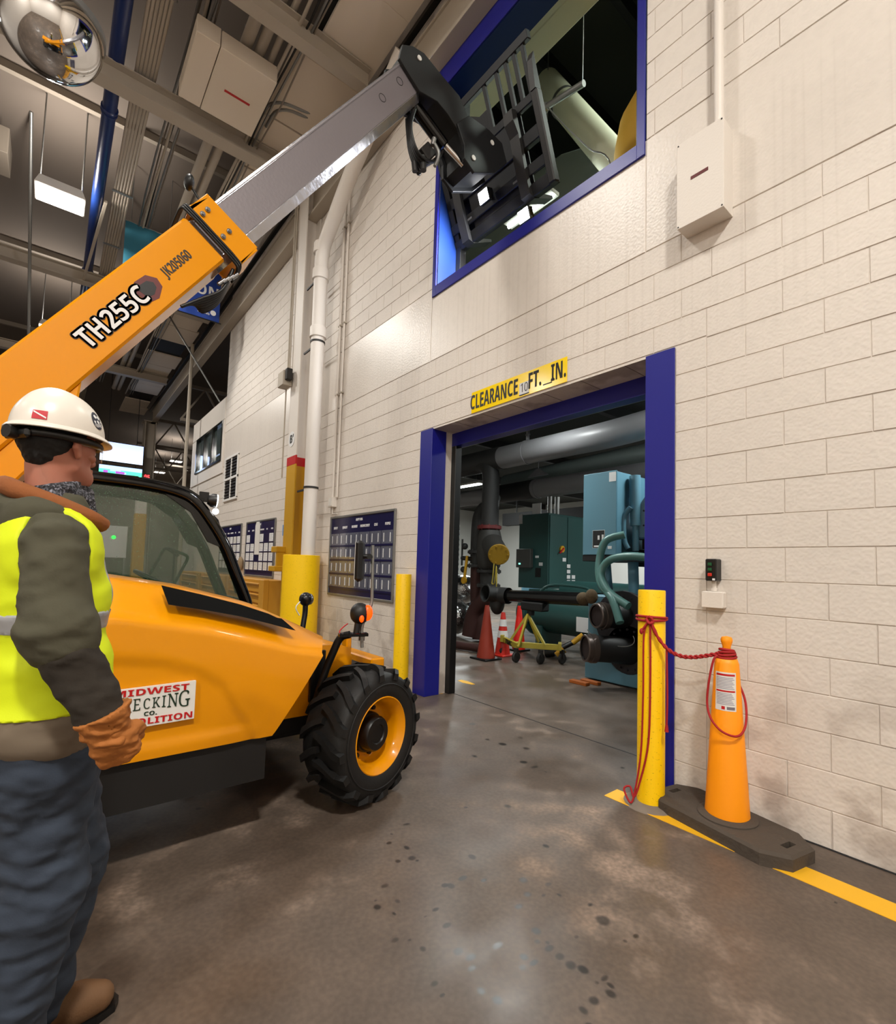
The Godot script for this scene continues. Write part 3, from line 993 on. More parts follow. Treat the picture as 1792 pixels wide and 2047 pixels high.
	for i in 26:
		var x := 5.0 - i * 1.24
		if i > 8 and i % 5 == 3:
			continue
		put("panel", mb().span(Vector3(x - (1.238 if i < 9 else 1.21), 0, 0.22 if i < 9 or i % 4 else 0.3), Vector3(x, 0.05, 1.0 if i < 9 else 1.22), 0.004), M.panel, sp)
	put("backing", mb().span(Vector3(-27, 0.06, 0.3), Vector3(6, 0.08, 1.1)), M.dark, sp)
	whole("slot_rail", mb().span(Vector3(-26, 8.2, 0.11), Vector3(6, 8.26, 0.18)), M.black, "black rail in the slot between wall beam and soffit panels", "rail")
	# duct over the beam, dark against the deck
	whole("roof_duct", mb().span(Vector3(-13.0, 9.0, 4.4), Vector3(-12.2, 9.5, 12.0), 0.01), M.beige_dark, "dull rectangular duct high at the left behind the bright lamp", "duct")
	# curved conduits beside the box
	for i in 2:
		whole("bent_conduit", mb().tube(bend([Vector3(-7.6, 8.3, 1.22 - i * 0.12), Vector3(-7.05 - i * 0.05, 8.3, 1.2 - i * 0.12), Vector3(-6.9 - i * 0.1, 8.3, 0.5), Vector3(-6.9 - i * 0.1, 8.9, 0.5)], 0.3), 0.024, 10), M.galv, ["grey conduit bending away beside the white ceiling box, outer of two", "grey conduit bending away beside the white ceiling box, inner of two"][i], "conduit")
	# banners
	var tb := thing("teal_banner", "teal cloth banner hanging behind the yellow boom near the blue pipe", "banner", Vector3(-12.0, 8.5, 2.52), PI / 2)
	var pts := []
	for j in 13:
		for i in 13:
			pts.append(Vector3(i * 0.075, -j * 0.13, 0.018 * sin(i * 1.2 + j * 0.2)))
	var cl := put("cloth", mb().grid(pts, 13, true), mat(Color(0.16, 0.42, 0.50), 0.75), tb)
	cl.material_override.cull_mode = BaseMaterial3D.CULL_DISABLED
	put("hanger", mb().cyl(Vector3(0.1, 0, 0), Vector3(0.1, 1.3, 0), 0.008, -1, 6).cyl(Vector3(0.8, 0, 0), Vector3(0.8, 1.3, 0), 0.008, -1, 6), M.galv, tb)
	put("top_rod", mb().cyl(Vector3(-0.02, 0.01, 0), Vector3(0.95, 0.01, 0), 0.014, -1, 8), M.galv, tb)
	var bb := thing("blue_banner", "blue banner with white letters hanging below the boom hoses", "banner", Vector3(-12.0, 8.15, 1.45), PI / 2)
	pts = []
	for j in 13:
		for i in 13:
			pts.append(Vector3(i * 0.07, -j * 0.1, 0.01 * sin(i * 0.9)))
	cl = put("cloth", mb().grid(pts, 13, true), mat(Color(0.10, 0.24, 0.58), 0.7), bb)
	cl.material_override.cull_mode = BaseMaterial3D.CULL_DISABLED
	put("lettering", text("ON", 0.24, Transform3D(Basis(), Vector3(0.56, -0.55, 0.016)), mb(), 1.0), M.paper, bb)
	put("small_print", text("Controls", 0.045, Transform3D(Basis(), Vector3(0.5, -1.07, 0.016)), text("Systems", 0.045, Transform3D(Basis(), Vector3(0.46, -1.0, 0.016)), mb())), M.paper, bb)
	put("emblem", mb().cyl(Vector3(0.7, -1.02, 0.012), Vector3(0.7, -1.02, 0.018), 0.06, -1, 20), M.paper, bb)
	put("hanger", mb().cyl(Vector3(0.1, -0.02, 0), Vector3(0.1, 1.65, 0), 0.008, -1, 6).cyl(Vector3(0.75, -0.02, 0), Vector3(0.75, 1.65, 0), 0.008, -1, 6), M.galv, bb)
	put("bottom_rod", mb().cyl(Vector3(-0.02, -1.21, 0), Vector3(0.88, -1.21, 0), 0.014, -1, 8), M.black, bb)
	# chromed mirror dome, top left
	var md := thing("mirror_dome", "chromed convex safety mirror dome hanging in the top left corner", "mirror", Vector3(-4.77, 5.53, 3.57))
	put("dome", mb().sph(Vector3.ZERO, Vector3(0.335, 0.335, 0.335), 48, 24, -PI / 2, 0.15), M.chrome, md)
	put("rim", mb().lathe([Vector2(0.325, 0.0), Vector2(0.345, 0.0), Vector2(0.345, 0.05), Vector2(0.325, 0.05)], Vector3(0, 0.04, 0), Vector3.UP, 40), M.galv, md)
	put("back_plate", mb().cyl(Vector3(0, 0.085, 0), Vector3(0, 0.09, 0), 0.34, -1, 40), M.white, md)
	put("hanger", mb().cyl(Vector3(0, 0.09, 0), Vector3(0, 4.33, 0), 0.01, -1, 6), M.galv, md)
	# column with yellow foot, pipe, sleeve
	var c := thing("wall_column", "white steel column against the wall, yellow foot with a red band", "column", Vector3(-8.05, 0, 0.0))
	var sec := func(y0, y1, e): return mb().span(Vector3(-0.19 - e, y0, 0.005), Vector3(0.19 + e, y1, 0.02 + e)).span(Vector3(-0.02 - e, y0, 0.02), Vector3(0.02 + e, y1, 0.24)).span(Vector3(-0.19 - e, y0, 0.24 - e), Vector3(0.19 + e, y1, 0.26 + e), 0.003)
	put("shaft", sec.call(0.0, 8.0, 0.0), M.paint, c)
	put("painted_foot", sec.call(0.0, 3.1, 0.003), M.yellow_old, c, "yellow painted foot")
	put("red_band", sec.call(3.1, 3.25, 0.004), M.red, c, "red band")
	put("disc_sign", mb().cyl(Vector3(-0.02, 3.55, 0.262), Vector3(-0.02, 3.55, 0.266), 0.13, -1, 24), M.paper, c, "round white sign with a letter")
	put("letter", text("B'", 0.14, Transform3D(Basis(), Vector3(-0.01, 3.55, 0.268)), mb()), M.ink, c)
	put("bracket", mb().span(Vector3(-0.3, 1.62, 0.2), Vector3(-0.05, 1.72, 0.42), 0.01).span(Vector3(-0.34, 1.3, 0.2), Vector3(-0.05, 1.39, 0.44), 0.01).span(Vector3(-0.12, 1.39, 0.25), Vector3(-0.06, 1.62, 0.4)), M.yellow_old, c)
	var jb := thing("junction_box", "small grey junction box with knockouts on the white column", "electrical box", Vector3(-8.3, 4.62, 0.345))
	put("case", mb().box(Vector3.ZERO, Vector3(0.26, 0.26, 0.16), 0.01), M.beige, jb)
	put("latch", mb().box(Vector3(0.17, 0.05, 0), Vector3(0.1, 0.2, 0.1), 0.01), M.iron, jb)
	put("conduit", mb().cyl(Vector3(-0.02, 0.13, -0.05), Vector3(-0.02, 3.2, -0.05), 0.016, -1, 8).cyl(Vector3(0.06, 0.13, -0.05), Vector3(0.06, 3.2, -0.05), 0.013, -1, 8).cyl(Vector3(-0.06, -0.13, -0.05), Vector3(-0.06, -1.7, -0.05), 0.013, -1, 8), M.beige, jb)
	var dp := thing("downpipe", "thick white drain pipe with couplings rising from the yellow sleeve", "pipe", Vector3(-7.16, 0, 0.27))
	put("run", mb().tube(bend([Vector3(0, 1.2, 0), Vector3(0, 6.42, 0), Vector3(0.95, 7.1, 0.02), Vector3(2.2, 7.9, 0.0)], 0.22, 8), 0.105, 20), M.paint, dp)
	for y in [4.98, 5.92, 6.35]:
		put("coupling", mb().lathe([Vector2(0.105, 0), Vector2(0.128, 0.01), Vector2(0.128, 0.16), Vector2(0.118, 0.18), Vector2(0.105, 0.18)], Vector3(0, y, 0), Vector3.UP, 24), M.paint, dp)
	for y in [2.6, 4.9, 6.0]:
		put("clamp", mb().lathe([Vector2(0.107, 0), Vector2(0.114, 0), Vector2(0.114, 0.03), Vector2(0.107, 0.03)], Vector3(0, y, 0), Vector3.UP, 20).span(Vector3(-0.55, y, -0.02), Vector3(-0.1, y + 0.03, 0.0)), M.iron, dp)
	var sl := thing("pipe_guard", "big yellow steel sleeve guarding the foot of the white drain pipe", "bollard", Vector3(-7.27, 0, 0.32))
	put("sleeve", mb().lathe([Vector2(0.275, 0), Vector2(0.275, 1.57), Vector2(0.262, 1.575), Vector2(0.25, 1.57), Vector2(0.25, 1.3)], Vector3.ZERO, Vector3.UP, 32), M.yellow, sl)
	put("base_plate", mb().span(Vector3(-0.34, 0, -0.3), Vector3(0.34, 0.015, 0.34)), M.yellow_old, sl)
# ---------------------------------------------------------------- the telescopic handler
const BASE := Vector3(-3.52, 0, 2.9)
var tele: Node3D
func tp(called: String, m, material: Material, label := "") -> MeshInstance3D:
	var o := put(called, m, material, tele, label)
	o.position = -BASE
	return o
func sp(called: String, m, material: Material, parent: Node3D, label := "") -> MeshInstance3D:
	return put(called, m, material, parent, label)
func lut(t: Array, x: float) -> float:
	# piecewise linear through [[x, y], ...], x falling
	if x >= t[0][0]: return t[0][1]
	for i in t.size() - 1:
		if x >= t[i + 1][0]:
			return lerpf(t[i + 1][1], t[i][1], (x - t[i + 1][0]) / (t[i][0] - t[i + 1][0]))
	return t[t.size() - 1][1]
func seg_side(p: Vector2, line: Array) -> float:
	# signed distance to a polyline, positive on its left
	var best := 9.0
	var sg := 1.0
	for i in line.size() - 1:
		var a: Vector2 = line[i]
		var b: Vector2 = line[i + 1]
		var c := Geometry2D.get_closest_point_to_segment(p, a, b)
		var d := p.distance_to(c)
		if d < best - 1e-6:
			best = d
			sg = signf((b - a).cross(p - a))
	return best * sg

func build_telehandler() -> void:
	tele = thing("telehandler", "yellow telescopic handler with raised boom reaching into the upper wall opening", "telehandler", BASE)
	var yc := [[4.7, 1.22], [3.09, 1.205], [2.72, 1.13], [2.5, 1.065], [2.24, 0.985], [2.08, 0.955]]
	var yt := [[4.7, 1.37], [3.09, 1.355], [2.76, 1.30], [2.42, 1.21], [2.15, 1.085], [2.02, 1.02], [1.93, 0.975]]
	# hood: side sheet with its pressed arch, shoulder, top
	var rows := []
	var W := 72
	var arch := [Vector2(3.6, 1.02), Vector2(3.09, 0.995), Vector2(2.9, 0.965), Vector2(2.73, 0.90), Vector2(2.63, 0.83), Vector2(2.56, 0.70), Vector2(2.47, 0.56), Vector2(2.44, 0.5)]
	for j in 34:
		for i in W:
			var u := float(i) / (W - 1)
			u = 1.0 - pow(1.0 - u, 1.35)
			if j < 27:
				var v := j / 26.0
				var zf := lerpf(2.37, 2.10, pow(v, 0.9))
				var z := lerpf(4.7, zf, u)
				var y := lerpf(0.535, lut(yc, z) - 0.03, v)
				var d := seg_side(Vector2(z, y), arch)
				var dx := 0.016 * smoothstep(-0.02, 0.02, -d)
				dx += 0.014 * smoothstep(0.09, 0.05, y - 0.53) * smoothstep(2.4, 2.6, z)
				rows.append(Vector3(-2.632 + dx + 0.012 * sin(v * PI), y, z))
			else:
				var k := j - 27
				var x: float = [-2.632, -2.650, -2.69, -2.80, -2.90, -2.97, -3.32][k]
				var zf := lerpf(2.10, 1.93, clampf((-2.632 - x) / 0.36, 0, 1))
				var z := lerpf(4.7, zf, u)
				var c := lut(yc, z)
				var t := lut(yt, z)
				rows.append(Vector3(x, [c - 0.015, c + 0.004, c + 0.028, lerpf(c, t, 0.62), lerpf(c, t, 0.9), t, t + 0.006][k], z))
	var hood := mb().grid(rows, W, true)
	var front := []
	for j in 34:
		var p: Vector3 = rows[j * W + W - 1]
		front.append(p)
	for j in 33:
		var a: Vector3 = front[j]
		var b: Vector3 = front[j + 1]
		if j < 30:
			hood.quad(a, b, Vector3(-3.3, b.y, b.z + 0.02), Vector3(-3.3, a.y, a.z + 0.02), Vector3(0, 0.3, -1))
	var h := tp("hood", hood, M.machine)
	# black louvre panel let into the shoulder
	var lv := []
	var top := [[2.90, 1.308], [2.72, 1.262], [2.52, 1.205], [2.36, 1.148], [2.30, 1.118]]
	var bot := [[2.885, 1.222], [2.72, 1.19], [2.56, 1.155], [2.40, 1.108], [2.255, 1.062]]
	for r in 4:
		for i in 25:
			var f := i / 24.0
			var za := lerpf(2.90, 2.285, f)
			var zb := lerpf(2.885, 2.25, f)
			var a := Vector3(-2.80, lut(top, za), za)
			var b := Vector3(-2.672, lut(bot, zb), zb)
			var p := a.lerp(b, r / 3.0)
			lv.append(p + Vector3(0.014, 0.012, 0))
	var gr := mb().grid(lv, 25, true)
	tp("louvre_panel", gr, M.louvre, "matt black louvre panel")
	# company board
	var at_sign := func(z: float, y: float, x := -2.600) -> Transform3D: return Transform3D(Basis(Vector3(0, 0, -1), Vector3.UP, Vector3(1, 0, 0)), Vector3(x, y, z))
	var sg := tp("company_board", mb().ext(PackedVector2Array([Vector2(-0.178, -0.094), Vector2(0.178, -0.088), Vector2(0.178, 0.09), Vector2(-0.178, 0.084)]), at_sign.call(2.935, 0.782, -2.617), 0.016), M.white, "white company board with red and green lettering")
	var t1 := text("MIDWEST", 0.028, at_sign.call(2.94, 0.848), mb(), 1.75)
	text("DEMOLITION", 0.028, at_sign.call(2.94, 0.715), t1, 1.45)
	sp("red_lettering", t1, M.red, sg)
	var t2 := mb()
	var word := "WRECKING"
	var off := [-0.145, -0.095, -0.055, -0.018, 0.02, 0.052, 0.088, 0.135]
	var hh := [0.074, 0.062, 0.052, 0.046, 0.046, 0.052, 0.062, 0.074]
	for i in 8:
		text(word[i], hh[i], at_sign.call(2.94 - off[i], 0.793), t2, 0.72, 400, "Droid Serif")
	text("CO.", 0.018, at_sign.call(2.94, 0.748), t2, 1.3)
	sp("green_lettering", t2, M.green_ink, sg)
	# skirt, belly, frame
	tp("skirt", mb().ext(PackedVector2Array([Vector2(2.39, 0.31), Vector2(2.39, 0.545), Vector2(4.7, 0.545), Vector2(4.7, 0.31)]), Transform3D(Basis(Vector3(0, 0, 1), Vector3.UP, Vector3(-1, 0, 0)), Vector3(-2.645, 0, 0)), 0.5), mat(Color(0.04, 0.031, 0.027), 0.7))
	tp("belly", mb().span(Vector3(-4.3, 0.33, 1.5), Vector3(-3.1, 0.75, 4.6), 0.03).cyl(Vector3(-4.2, 0.405, 1.73), Vector3(-2.8, 0.405, 1.73), 0.09).cyl(Vector3(-4.2, 0.405, 4.05), Vector3(-2.8, 0.405, 4.05), 0.09), M.dark)
	var side := PackedVector2Array([Vector2(2.6, 0.5), Vector2(2.6, 0.93), Vector2(1.83, 0.925), Vector2(1.76, 0.90), Vector2(1.73, 0.84), Vector2(1.73, 0.62), Vector2(1.95, 0.5)])
	var zy := func(x): return Transform3D(Basis(Vector3(0, 0, 1), Vector3.UP, Vector3(-1, 0, 0)), Vector3(x, 0, 0))
	tp("frame_plate", mb().ext(side, zy.call(-2.96), 0.035), M.machine)
	tp("frame_plate", mb().ext(side, zy.call(-4.05), 0.035), M.machine)
	tp("front_cross_member", mb().span(Vector3(-4.05, 0.45, 1.45), Vector3(-2.99, 0.8, 1.56), 0.01).span(Vector3(-3.1, 0.78, 1.7), Vector3(-3.02, 0.98, 1.74), 0.01), M.machine)
	tp("vent_slot", mb().span(Vector3(-2.955, 0.735, 2.02), Vector3(-2.95, 0.81, 2.12)).span(Vector3(-2.952, 0.75, 2.03), Vector3(-2.94, 0.758, 2.11)).span(Vector3(-2.952, 0.78, 2.03), Vector3(-2.94, 0.788, 2.11)), M.black)
	tp("notice_sticker", mb().span(Vector3(-2.955, 0.86, 2.0), Vector3(-2.951, 0.92, 2.05)), M.paper, "white notice sticker")
	wheels()
	boom()
	cab()
	stalks()

func wheels() -> void:
	var prof := []
	for q in [[0.225, -0.14], [0.235, -0.152], [0.29, -0.162], [0.345, -0.158], [0.368, -0.14], [0.376, -0.08], [0.378, 0.0], [0.376, 0.08], [0.368, 0.14], [0.345, 0.158], [0.29, 0.162], [0.235, 0.152], [0.225, 0.14]]:
		prof.append(Vector2(q[0], q[1]))
	var tyre := mb().lathe(prof, Vector3.ZERO, Vector3.RIGHT, 48, 60.0).lathe([Vector2(0.305, 0.1625), Vector2(0.31, 0.166), Vector2(0.315, 0.1625)], Vector3.ZERO, Vector3.RIGHT, 48).mesh()
	# one tread bar: swept from the middle of the tread back over the shoulder
	var bars := []
	for sd in [-1.0, 1.0]:
		var b := mb()
		var prev := []
		for k in 6:
			var f := k / 5.0
			var hx: float = sd * lerpf(-0.02, 0.166, f)
			var an := lerpf(0.0, 0.30, f * f * 0.6 + f * 0.4)
			var rb := 0.37 if f < 0.9 else 0.335
			var rt := lerpf(0.412, 0.404, f) if f < 0.9 else 0.375
			var wa := lerpf(0.055, 0.075, f)
			var ring := []
			for q in [[-wa, rb], [-wa * 0.72, rt], [wa * 0.72, rt], [wa, rb]]:
				ring.append(Vector3(hx, q[1] * cos(an + q[0]), q[1] * sin(an + q[0])))
			if k > 0:
				for e in 3:
					var mid: Vector3 = (ring[e] + ring[e + 1]) * 0.5 - Vector3(hx, 0.39 * cos(an), 0.39 * sin(an))
					if e == 1: mid = Vector3(0, cos(an), sin(an))
					b.quad(prev[e], prev[e + 1], ring[e + 1], ring[e], mid)
			if k == 0 or k == 5:
				b.quad(ring[0], ring[1], ring[2], ring[3], Vector3(-sd if k == 0 else sd, 0, 0))
			prev = ring
		bars.append(b.mesh())
	var rim := mb().lathe([Vector2(0.226, -0.14), Vector2(0.21, -0.13), Vector2(0.195, -0.02), Vector2(0.19, 0.0), Vector2(0.205, 0.07), Vector2(0.21, 0.11), Vector2(0.228, 0.13), Vector2(0.236, 0.15), Vector2(0.228, 0.154), Vector2(0.21, 0.128), Vector2(0.196, 0.105), Vector2(0.186, 0.055), Vector2(0.178, 0.02), Vector2(0.15, 0.0), Vector2(0.0, 0.0)], Vector3.ZERO, Vector3.RIGHT, 44, 50.0).mesh()
	var hub := mb().lathe([Vector2(0.122, 0.0), Vector2(0.122, 0.045), Vector2(0.115, 0.055), Vector2(0.108, 0.055), Vector2(0.105, 0.105), Vector2(0.095, 0.118), Vector2(0.06, 0.12), Vector2(0.055, 0.112), Vector2(0.0, 0.112)], Vector3.ZERO, Vector3.RIGHT, 32).mesh()
	var nut := mb().cyl(Vector3.ZERO, Vector3(0.022, 0, 0), 0.016, 0.014, 6).mesh()
	for k in 4:
		var right := k % 2 == 0
		var o := tp("wheel", tyre, M.rubber, ["front wheel near the doorway, black lugged tyre on a yellow rim", "", "", ""][k])
		o.position = Vector3(-2.765 if right else -4.275, 0.405, 1.73 if k < 2 else 4.05) - BASE
		o.rotation.y = deg_to_rad(18.0 if k < 2 else -10.0)
		if not right: o.rotation.y += PI
		for sd in 2:
			for i in 16:
				var l := sp("tread_bar", bars[sd], M.rubber, o)
				l.rotation.x = TAU * (i + 0.5 * sd) / 16.0
		sp("rim", rim, M.machine, o, "yellow rim")
		sp("hub_cap", hub, M.black, o)
		for i in 8:
			sp("wheel_nut", nut, M.black, o).position = Vector3(0.0, 0.148 * cos(TAU * i / 8.0 + 0.3), 0.148 * sin(TAU * i / 8.0 + 0.3))

# the boom's own axes: x along it, y square to it upwards, z to the machine's right
const BX := Transform3D(Basis(Vector3(0, 0.8197, -0.5728), Vector3(0, 0.5728, 0.8197), Vector3(1, 0, 0)), Vector3.ZERO)
func B() -> MB:
	var m := MB.new()
	m.T = BX
	return m
func bpt(s: float, t: float, z: float) -> Vector3:
	return BX * Vector3(s, t, z)
func poly(a: Array) -> PackedVector2Array:
	var o := PackedVector2Array()
	for q in a:
		o.append(Vector2(q[0], q[1]))
	return o

func boom() -> void:
	var outer := tp("outer_boom", B().span(Vector3(-1.3, 4.065, -3.69), Vector3(1.37, 4.372, -3.4), 0.014), M.machine, "yellow outer boom section with dark lettering")
	tp("boom_foot", B().ext(poly([[-1.3, 3.9], [-0.1, 3.93], [0.14, 4.07], [-1.3, 4.07]]), Transform3D(Basis(), Vector3(0, 0, -3.67)), 0.25, 0.01), M.machine)
	# model lettering: pale letters, black outline, six-sided dark badge
	var tx := Transform3D(BX.basis, bpt(0.545, 4.2, -3.399))
	var bd := B().ext(poly([[0.755, 4.145], [0.83, 4.13], [0.90, 4.165], [0.915, 4.215], [0.875, 4.262], [0.79, 4.268], [0.745, 4.235]]), Transform3D(Basis(), Vector3(0, 0, -3.4)), 0.0016)
	var b1 := tp("badge", bd, M.maroon, "dark red six-sided badge")
	bd = B().ext(poly([[0.78, 4.168], [0.826, 4.16], [0.868, 4.18], [0.878, 4.21], [0.852, 4.236], [0.80, 4.24], [0.772, 4.222]]), Transform3D(Basis(), Vector3(0, 0, -3.4)), 0.0026)
	sp("badge_centre", bd, M.ink, b1)
	sp("letter_outline", text("TH255C", 0.1, tx, mb(), 1.0, 800, "Droid Sans", 0.007, 0.012), M.ink, b1)
	var tl := tx
	tl.origin += Vector3(0.0025, 0, 0)
	sp("letters", text("TH255C", 0.1, tl, mb(), 1.0, 800, "Droid Sans", 0.008), M.paper, b1)
	sp("stencilled_number", text("JK205060", 0.056, Transform3D(BX.basis, bpt(1.085, 4.212, -3.399)), mb(), 0.70, 700, "Droid Sans", 0.004), M.ink, outer, "stencilled dark number")
	# collar at the mouth: four plates, open below the inner section
	var c := B()
	c.ext(poly([[1.43, 4.40], [1.60, 4.375], [1.615, 4.0], [1.43, 3.985]]), Transform3D(Basis(), Vector3(0, 0, -3.405)), 0.022, 0.004)
	c.ext(poly([[1.43, 4.40], [1.60, 4.375], [1.615, 4.0], [1.43, 3.985]]), Transform3D(Basis(), Vector3(0, 0, -3.707)), 0.022, 0.004)
	c.span(Vector3(1.43, 4.37, -3.707), Vector3(1.6, 4.395, -3.383), 0.004)
	c.span(Vector3(1.43, 3.985, -3.707), Vector3(1.6, 4.005, -3.383), 0.004)
	var col := tp("mouth_collar", c, M.machine)
	for q in [[1.514, 4.325], [1.448 + 0.015, 4.323], [1.525, 4.167], [1.462, 4.165]]:
		sp("bolt", B().cyl(Vector3(q[0], q[1], -3.385), Vector3(q[0], q[1], -3.374), 0.017, -1, 8).cyl(Vector3(q[0], q[1], -3.374), Vector3(q[0], q[1], -3.366), 0.010, -1, 10), M.steel, col)
	# hoses looped over the collar
	for k in 3:
		var s := 1.388 + k * 0.016
		var hp := [bpt(s - 0.02, 4.42, -3.66), bpt(s, 4.425, -3.5), bpt(s, 4.415, -3.395), bpt(s, 4.37, -3.375), bpt(s, 4.2, -3.372), bpt(s, 4.03, -3.375), bpt(s - 0.01, 3.98, -3.40), bpt(s - 0.05, 3.96, -3.5)]
		tp("hose", mb().tube(smooth(hp, 5), 0.0085, 8), M.black)
	var rn := RandomNumberGenerator.new()
	rn.seed = 8
	for k in 7:
		var z := -3.42 - k * 0.025
		tp("hose", mb().tube(smooth([bpt(0.9 + k * 0.03, 4.03, z), bpt(1.05, 3.99 - k * 0.006, z), bpt(1.18, 3.955 - k * 0.004, z), bpt(1.28 + k * 0.01, 3.97, z), bpt(1.37, 4.0, z)], 5), 0.011, 8), M.black)
	for k in 4:
		tp("hose_fitting", B().cyl(Vector3(1.2 + k * 0.035, 3.99 - k * 0.008, -3.41), Vector3(1.26 + k * 0.035, 3.985 - k * 0.008, -3.41), 0.014, -1, 6), M.steel)
	tp("collar_lamp", mb().sph(bpt(1.575, 4.50, -3.42), Vector3(0.05, 0.05, 0.03), 16, 8).tube([bpt(1.54, 4.39, -3.42), bpt(1.56, 4.46, -3.42)], 0.008), M.black)
	# inner section: grey side, bright chamfers
	tp("inner_boom", B().span(Vector3(1.3, 4.10, -3.66), Vector3(4.08, 4.34, -3.428), 0.006), M.boom_steel, "grey steel inner boom section")
	tp("wear_strip", B().ext(poly([[4.098, -3.43], [4.112, -3.432], [4.112, -3.64], [4.06, -3.6], [4.045, -3.48]]), Transform3D(Basis(Vector3(0, 1, 0), Vector3(0, 0, 1), Vector3(1, 0, 0)), Vector3(1.3, 0, 0)), 2.75), M.boom_shine, "bright scuffed lower edge")
	tp("wear_strip", B().ext(poly([[4.325, -3.424], [4.352, -3.45], [4.352, -3.64], [4.325, -3.66]]), Transform3D(Basis(Vector3(0, 1, 0), Vector3(0, 0, 1), Vector3(1, 0, 0)), Vector3(1.3, 0, 0)), 2.75), M.boom_shine, "bright scuffed upper edge")
	for q in [[3.906, 4.241], [3.6, 4.226]]:
		tp("weld_ring", B().lathe([Vector2(0.034, 0), Vector2(0.034, 0.003), Vector2(0.03, 0.003), Vector2(0.03, 0)], Vector3(q[0], q[1], -3.429), Vector3(0, 0, 1), 20), M.iron)
	# gooseneck head
	var neck := poly([[4.017, 4.36], [4.15, 4.42], [4.261, 4.372], [4.351, 4.284], [4.419, 4.064], [4.49, 3.87], [4.44, 3.68], [4.307, 3.626], [4.215, 3.62], [4.20, 3.82], [4.16, 3.95], [4.02, 4.09]])
	var hd := tp("boom_head", B().ext(neck, Transform3D(Basis(), Vector3(0, 0, -3.42)), 0.03, 0.004).ext(neck, Transform3D(Basis(), Vector3(0, 0, -3.69)), 0.03, 0.004).ext(Geometry2D.offset_polygon(neck, -0.03)[0], Transform3D(Basis(), Vector3(0, 0, -3.67)), 0.26), mat(Color(0.06, 0.061, 0.064), 0.7))
	for q in [[4.25, 4.275, -3.388]]:
		sp("pin", B().cyl(Vector3(q[0], q[1], q[2] - 0.01), Vector3(q[0], q[1], q[2] + 0.006), 0.022, -1, 18), M.white, hd, "pale pin end")
	var cp := poly([[4.22, 3.72], [4.44, 3.70], [4.6, 3.5], [4.687, 3.328], [4.593, 3.168], [4.328, 3.193], [4.06, 3.33], [4.045, 3.476], [4.15, 3.56]])
	var cq := tp("coupler", B().ext(cp, Transform3D(Basis(), Vector3(0, 0, -3.40)), 0.03, 0.004).ext(cp, Transform3D(Basis(), Vector3(0, 0, -3.72)), 0.03, 0.004).ext(Geometry2D.offset_polygon(cp, -0.04)[0], Transform3D(Basis(), Vector3(0, 0, -3.70)), 0.3), M.carriage)
	for q in [[4.54, 3.395], [4.163, 3.421]]:
		sp("pin", B().cyl(Vector3(q[0], q[1], -3.38), Vector3(q[0], q[1], -3.364), 0.024, -1, 18), M.white, cq, "pale pin end")
	var ty := tp("tilt_cylinder", B().cyl(Vector3(4.06, 4.06, -3.55), Vector3(4.08, 3.66, -3.52), 0.06, -1, 20, 0.01), M.black_gloss)
	sp("rod", B().cyl(Vector3(4.08, 3.66, -3.50), Vector3(4.11, 3.44, -3.47), 0.028, -1, 16), M.chrome, ty, "chromed rod")
	for k in 6:
		var z := -3.46 - k * 0.03
		tp("hose", mb().tube(smooth([bpt(3.95, 4.03, z), bpt(3.76 + k * 0.02, 3.95, z), bpt(3.66 + k * 0.015, 3.82, z), bpt(3.67, 3.70 - k * 0.01, z), bpt(3.80, 3.62 + k * 0.01, z), bpt(3.95, 3.64, z)], 5), 0.012, 8), M.black)
	tp("valve_block", B().span(Vector3(3.72, 3.66, -3.6), Vector3(3.86, 3.78, -3.46), 0.01).cyl(Vector3(3.62, 3.64, -3.5), Vector3(3.72, 3.72, -3.5), 0.03, -1, 10).cyl(Vector3(3.58, 3.68, -3.55), Vector3(3.64, 3.74, -3.55), 0.025, -1, 8), M.iron)
	tp("hose_fitting", mb().tube(smooth([bpt(3.86, 3.73, -3.43), bpt(3.84, 3.66, -3.425), bpt(3.78, 3.62, -3.43), bpt(3.71, 3.60, -3.44)], 6), 0.016, 8), M.galv)
	tp("hose_fitting", B().cyl(Vector3(3.84, 3.73, -3.44), Vector3(3.90, 3.76, -3.43), 0.022, -1, 6), M.galv)
	carriage()

